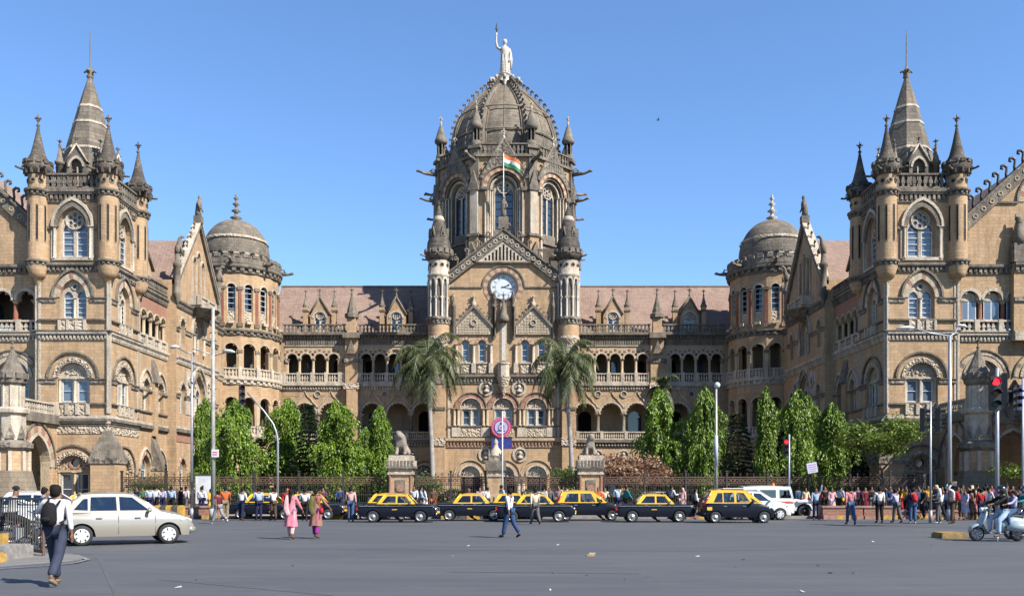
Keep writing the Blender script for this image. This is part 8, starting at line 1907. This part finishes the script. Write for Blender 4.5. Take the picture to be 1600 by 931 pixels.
# spreading tree on the right
def spreading(seed, H, Rr, nl=2600, mat='treeleaf', z0=.45, th=.14, name='spreading_tree', ls=.24):
    rnd = random.Random(seed); root = empty(name); t = MB(); tips = []
    def br(p, d, L, r, lev):
        n = 4; pts = [p.copy()]; c = p.copy()
        for i in range(n): d = (d + Vector((rnd.gauss(0, .18), rnd.gauss(0, .18), rnd.gauss(.02, .1)))).normalized(); c = c + d * L / n; pts.append(c.copy())
        t.tube(pts, [r * (1 - .45 * i / n) for i in range(n + 1)], 'bark' if mat != 'dryleaf' else 'twig', 6)
        if lev == 0: tips.append(c); tips.append(pts[2]); return
        for k in range(3 if lev > 1 else 4):
            a = rnd.uniform(0, 2 * pi); nd = (d * .6 + Vector((cos(a), sin(a), rnd.uniform(-.1, .5))) * .8).normalized(); br(c if k else pts[-2], nd, L * .68, r * .55, lev - 1)
    br(Vector((0, 0, 0)), Vector((0, 0, 1)), H * z0, th, 3)
    t.build('trunk', root)
    sc_ = max(max(abs(q.x), abs(q.y)) for q in tips); vs, fs = [], []
    for i in range(nl):
        c = rnd.choice(tips); c = c + Vector((rnd.gauss(0, .35), rnd.gauss(0, .35), rnd.gauss(0, .22))); lf(vs, fs, c, Vector((rnd.uniform(-1, 1), rnd.uniform(-1, 1), rnd.uniform(-1, .4))), ls * rnd.uniform(.7, 1.2), ls * .5, rnd)
    m = MB(); m.add(vs, fs, mat); m.build('crown', root); return root
tput(spreading(21, 6.0, 3.2, 5200), 1378, 62, 'loose spreading tree with thin limbs right of the row of ashoka trees', s=(1.2, 1.1, 1.08))
tput(spreading(23, 4.2, 2, 900, z0=.4, th=.08), 1566, 58, 'thin young tree with few leaves behind the right hand crowd', z=.12)
# dry bougainvillea, hedge, shrubs
tput(spreading(25, 4.6, 3, 7000, 'dryleaf', .3, .08, 'dry_shrub', .2), 990, 69.5, 'dry pinkish brown bush of bare twigs behind the railing right of centre', 'shrub', s=(1.35, 1.2, 1.4), group='shrubs')
tput(spreading(26, 4.0, 3, 5000, 'dryleaf', .3, .08, 'dry_shrub', .2), 962, 69.0, 'smaller dry bush next to the tiger pillar', 'shrub', s=(1.4, 1.2, 1.25), group='shrubs')
tput(spreading(27, 2.8, 2, 1400, 'hedge', .35, .05, 'green_shrub', .2), 232, 68.5, 'small leafy bush climbing over the railing at the left tower', 'shrub', s=(1.3, 1, 1.1), group='shrubs')
tput(spreading(28, 3.2, 2, 1800, 'hedge', .35, .05, 'green_shrub', .2), 652, 69.5, 'leafy bush just right of the maned lion pillar', 'shrub', s=(1.2, 1, 1), group='shrubs')
tput(spreading(29, 3.4, 2, 1800, 'hedge', .35, .05, 'green_shrub', .2), 902, 70, 'leafy bush just left of the tiger pillar', 'shrub', s=(1, 1, 1.2), group='shrubs')
rnd = random.Random(9); vs, fs = [], []
for i in range(26000):
    x = rnd.uniform(-27, 26); hgt = 1.0 + .35 * sin(x * .9) + .25 * sin(x * 2.3)
    if abs(x - BX) < 1.2: continue
    y = FY + .6 + rnd.random() * 1.2; z = rnd.random() ** .7 * hgt + .1
    lf(vs, fs, Vector((x, y, z)), Vector((rnd.uniform(-1, 1), rnd.uniform(-1, .6), rnd.uniform(-.3, 1))), .2, .1, rnd)
m = MB(); m.add(vs, fs, 'hedge'); m.build('hedge_foliage', None, kind='stuff')
# great tree beyond the frame on the right, shading the porch
rnd = random.Random(31)
def bigtree(x, y, label, H=19, Rr=8, base=7, n=9000):
    root = empty('banyan_tree', (x, y, 0), label=label, category='tree'); t = MB(); t.tube([(0, 0, 0), (.3, 0, 5), (0, .3, base + 4)], [.7, .5, .3], 'bark', 10)
    for k in range(7):
        a = k * .9; t.tube([(.2, 0, 4.5 + k * .3), (cos(a) * 3, sin(a) * 3, base + 2), (cos(a) * Rr * .7, sin(a) * Rr * .7, base + 5)], [.3, .2, .08], 'bark', 6)
    t.build('trunk', root); vs, fs = [], []; blobs = [(Vector((rnd.uniform(-1, 1) * Rr * .7, rnd.uniform(-1, 1) * Rr * .7, rnd.uniform(base + 1.5, H - 2.5))), rnd.uniform(1.8, 3)) for _ in range(34)]
    for i in range(n):
        c, r_ = rnd.choice(blobs); d = Vector((rnd.gauss(0, 1), rnd.gauss(0, 1), rnd.gauss(0, .8))).normalized(); lf(vs, fs, c + d * r_ * rnd.uniform(.6, 1), d + Vector((0, 0, -.6)), .6, .4, rnd)
    m = MB(); m.add(vs, fs, 'treeleaf'); m.build('crown', root)
bigtree(43.2, 59.3, 'large shade tree standing beside the porch beyond the right edge of the view', 18, 8, 4, 15000)
flush_skins()
# ================================================================== camera, light, world
cam = bpy.data.cameras.new('camera'); co = bpy.data.objects.new('camera', cam); COL.objects.link(co)
co.location = (0, 0, 1.67); co.rotation_euler = (radians(90), 0, 0)
cam.sensor_width = 36; cam.lens = 1400 / 1600 * 36; cam.clip_end = 3000; cam.clip_start = .1
cam.shift_x = -10 / 1600; cam.shift_y = (763 - 465.5) / 1600
SC.camera = co
EL, SX, SY = 43, .80, -.60       # direction to the sun, horizontally
wd = bpy.data.worlds.new('World'); SC.world = wd; wd.use_nodes = True
nt = wd.node_tree; sky = nt.nodes.new('ShaderNodeTexSky'); sky.sky_type = 'NISHITA'; sky.sun_disc = False
sky.sun_elevation = radians(EL); sky.sun_rotation = atan2(SX, SY); sky.air_density = 1.0; sky.dust_density = 0; sky.ozone_density = 8.0; sky.altitude = 0
nt.links.new(sky.outputs[0], nt.nodes['Background'].inputs[0]); nt.nodes['Background'].inputs[1].default_value = .094
sl = bpy.data.lights.new('sun', 'SUN'); sl.energy = 5; sl.angle = radians(.5); sl.color = (1, .94, .85)
so = bpy.data.objects.new('sun', sl); COL.objects.link(so)
d = Vector((SX * cos(radians(EL)), SY * cos(radians(EL)), sin(radians(EL)))); so.rotation_euler = d.to_track_quat('Z', 'Y').to_euler(); so.location = (60, -40, 80)
SC.view_settings.view_transform = 'Standard'; SC.view_settings.look = 'None'; SC.view_settings.exposure = 1.32; SC.view_settings.gamma = 1
SC.render.engine = 'CYCLES'; SC.render.film_transparent = False
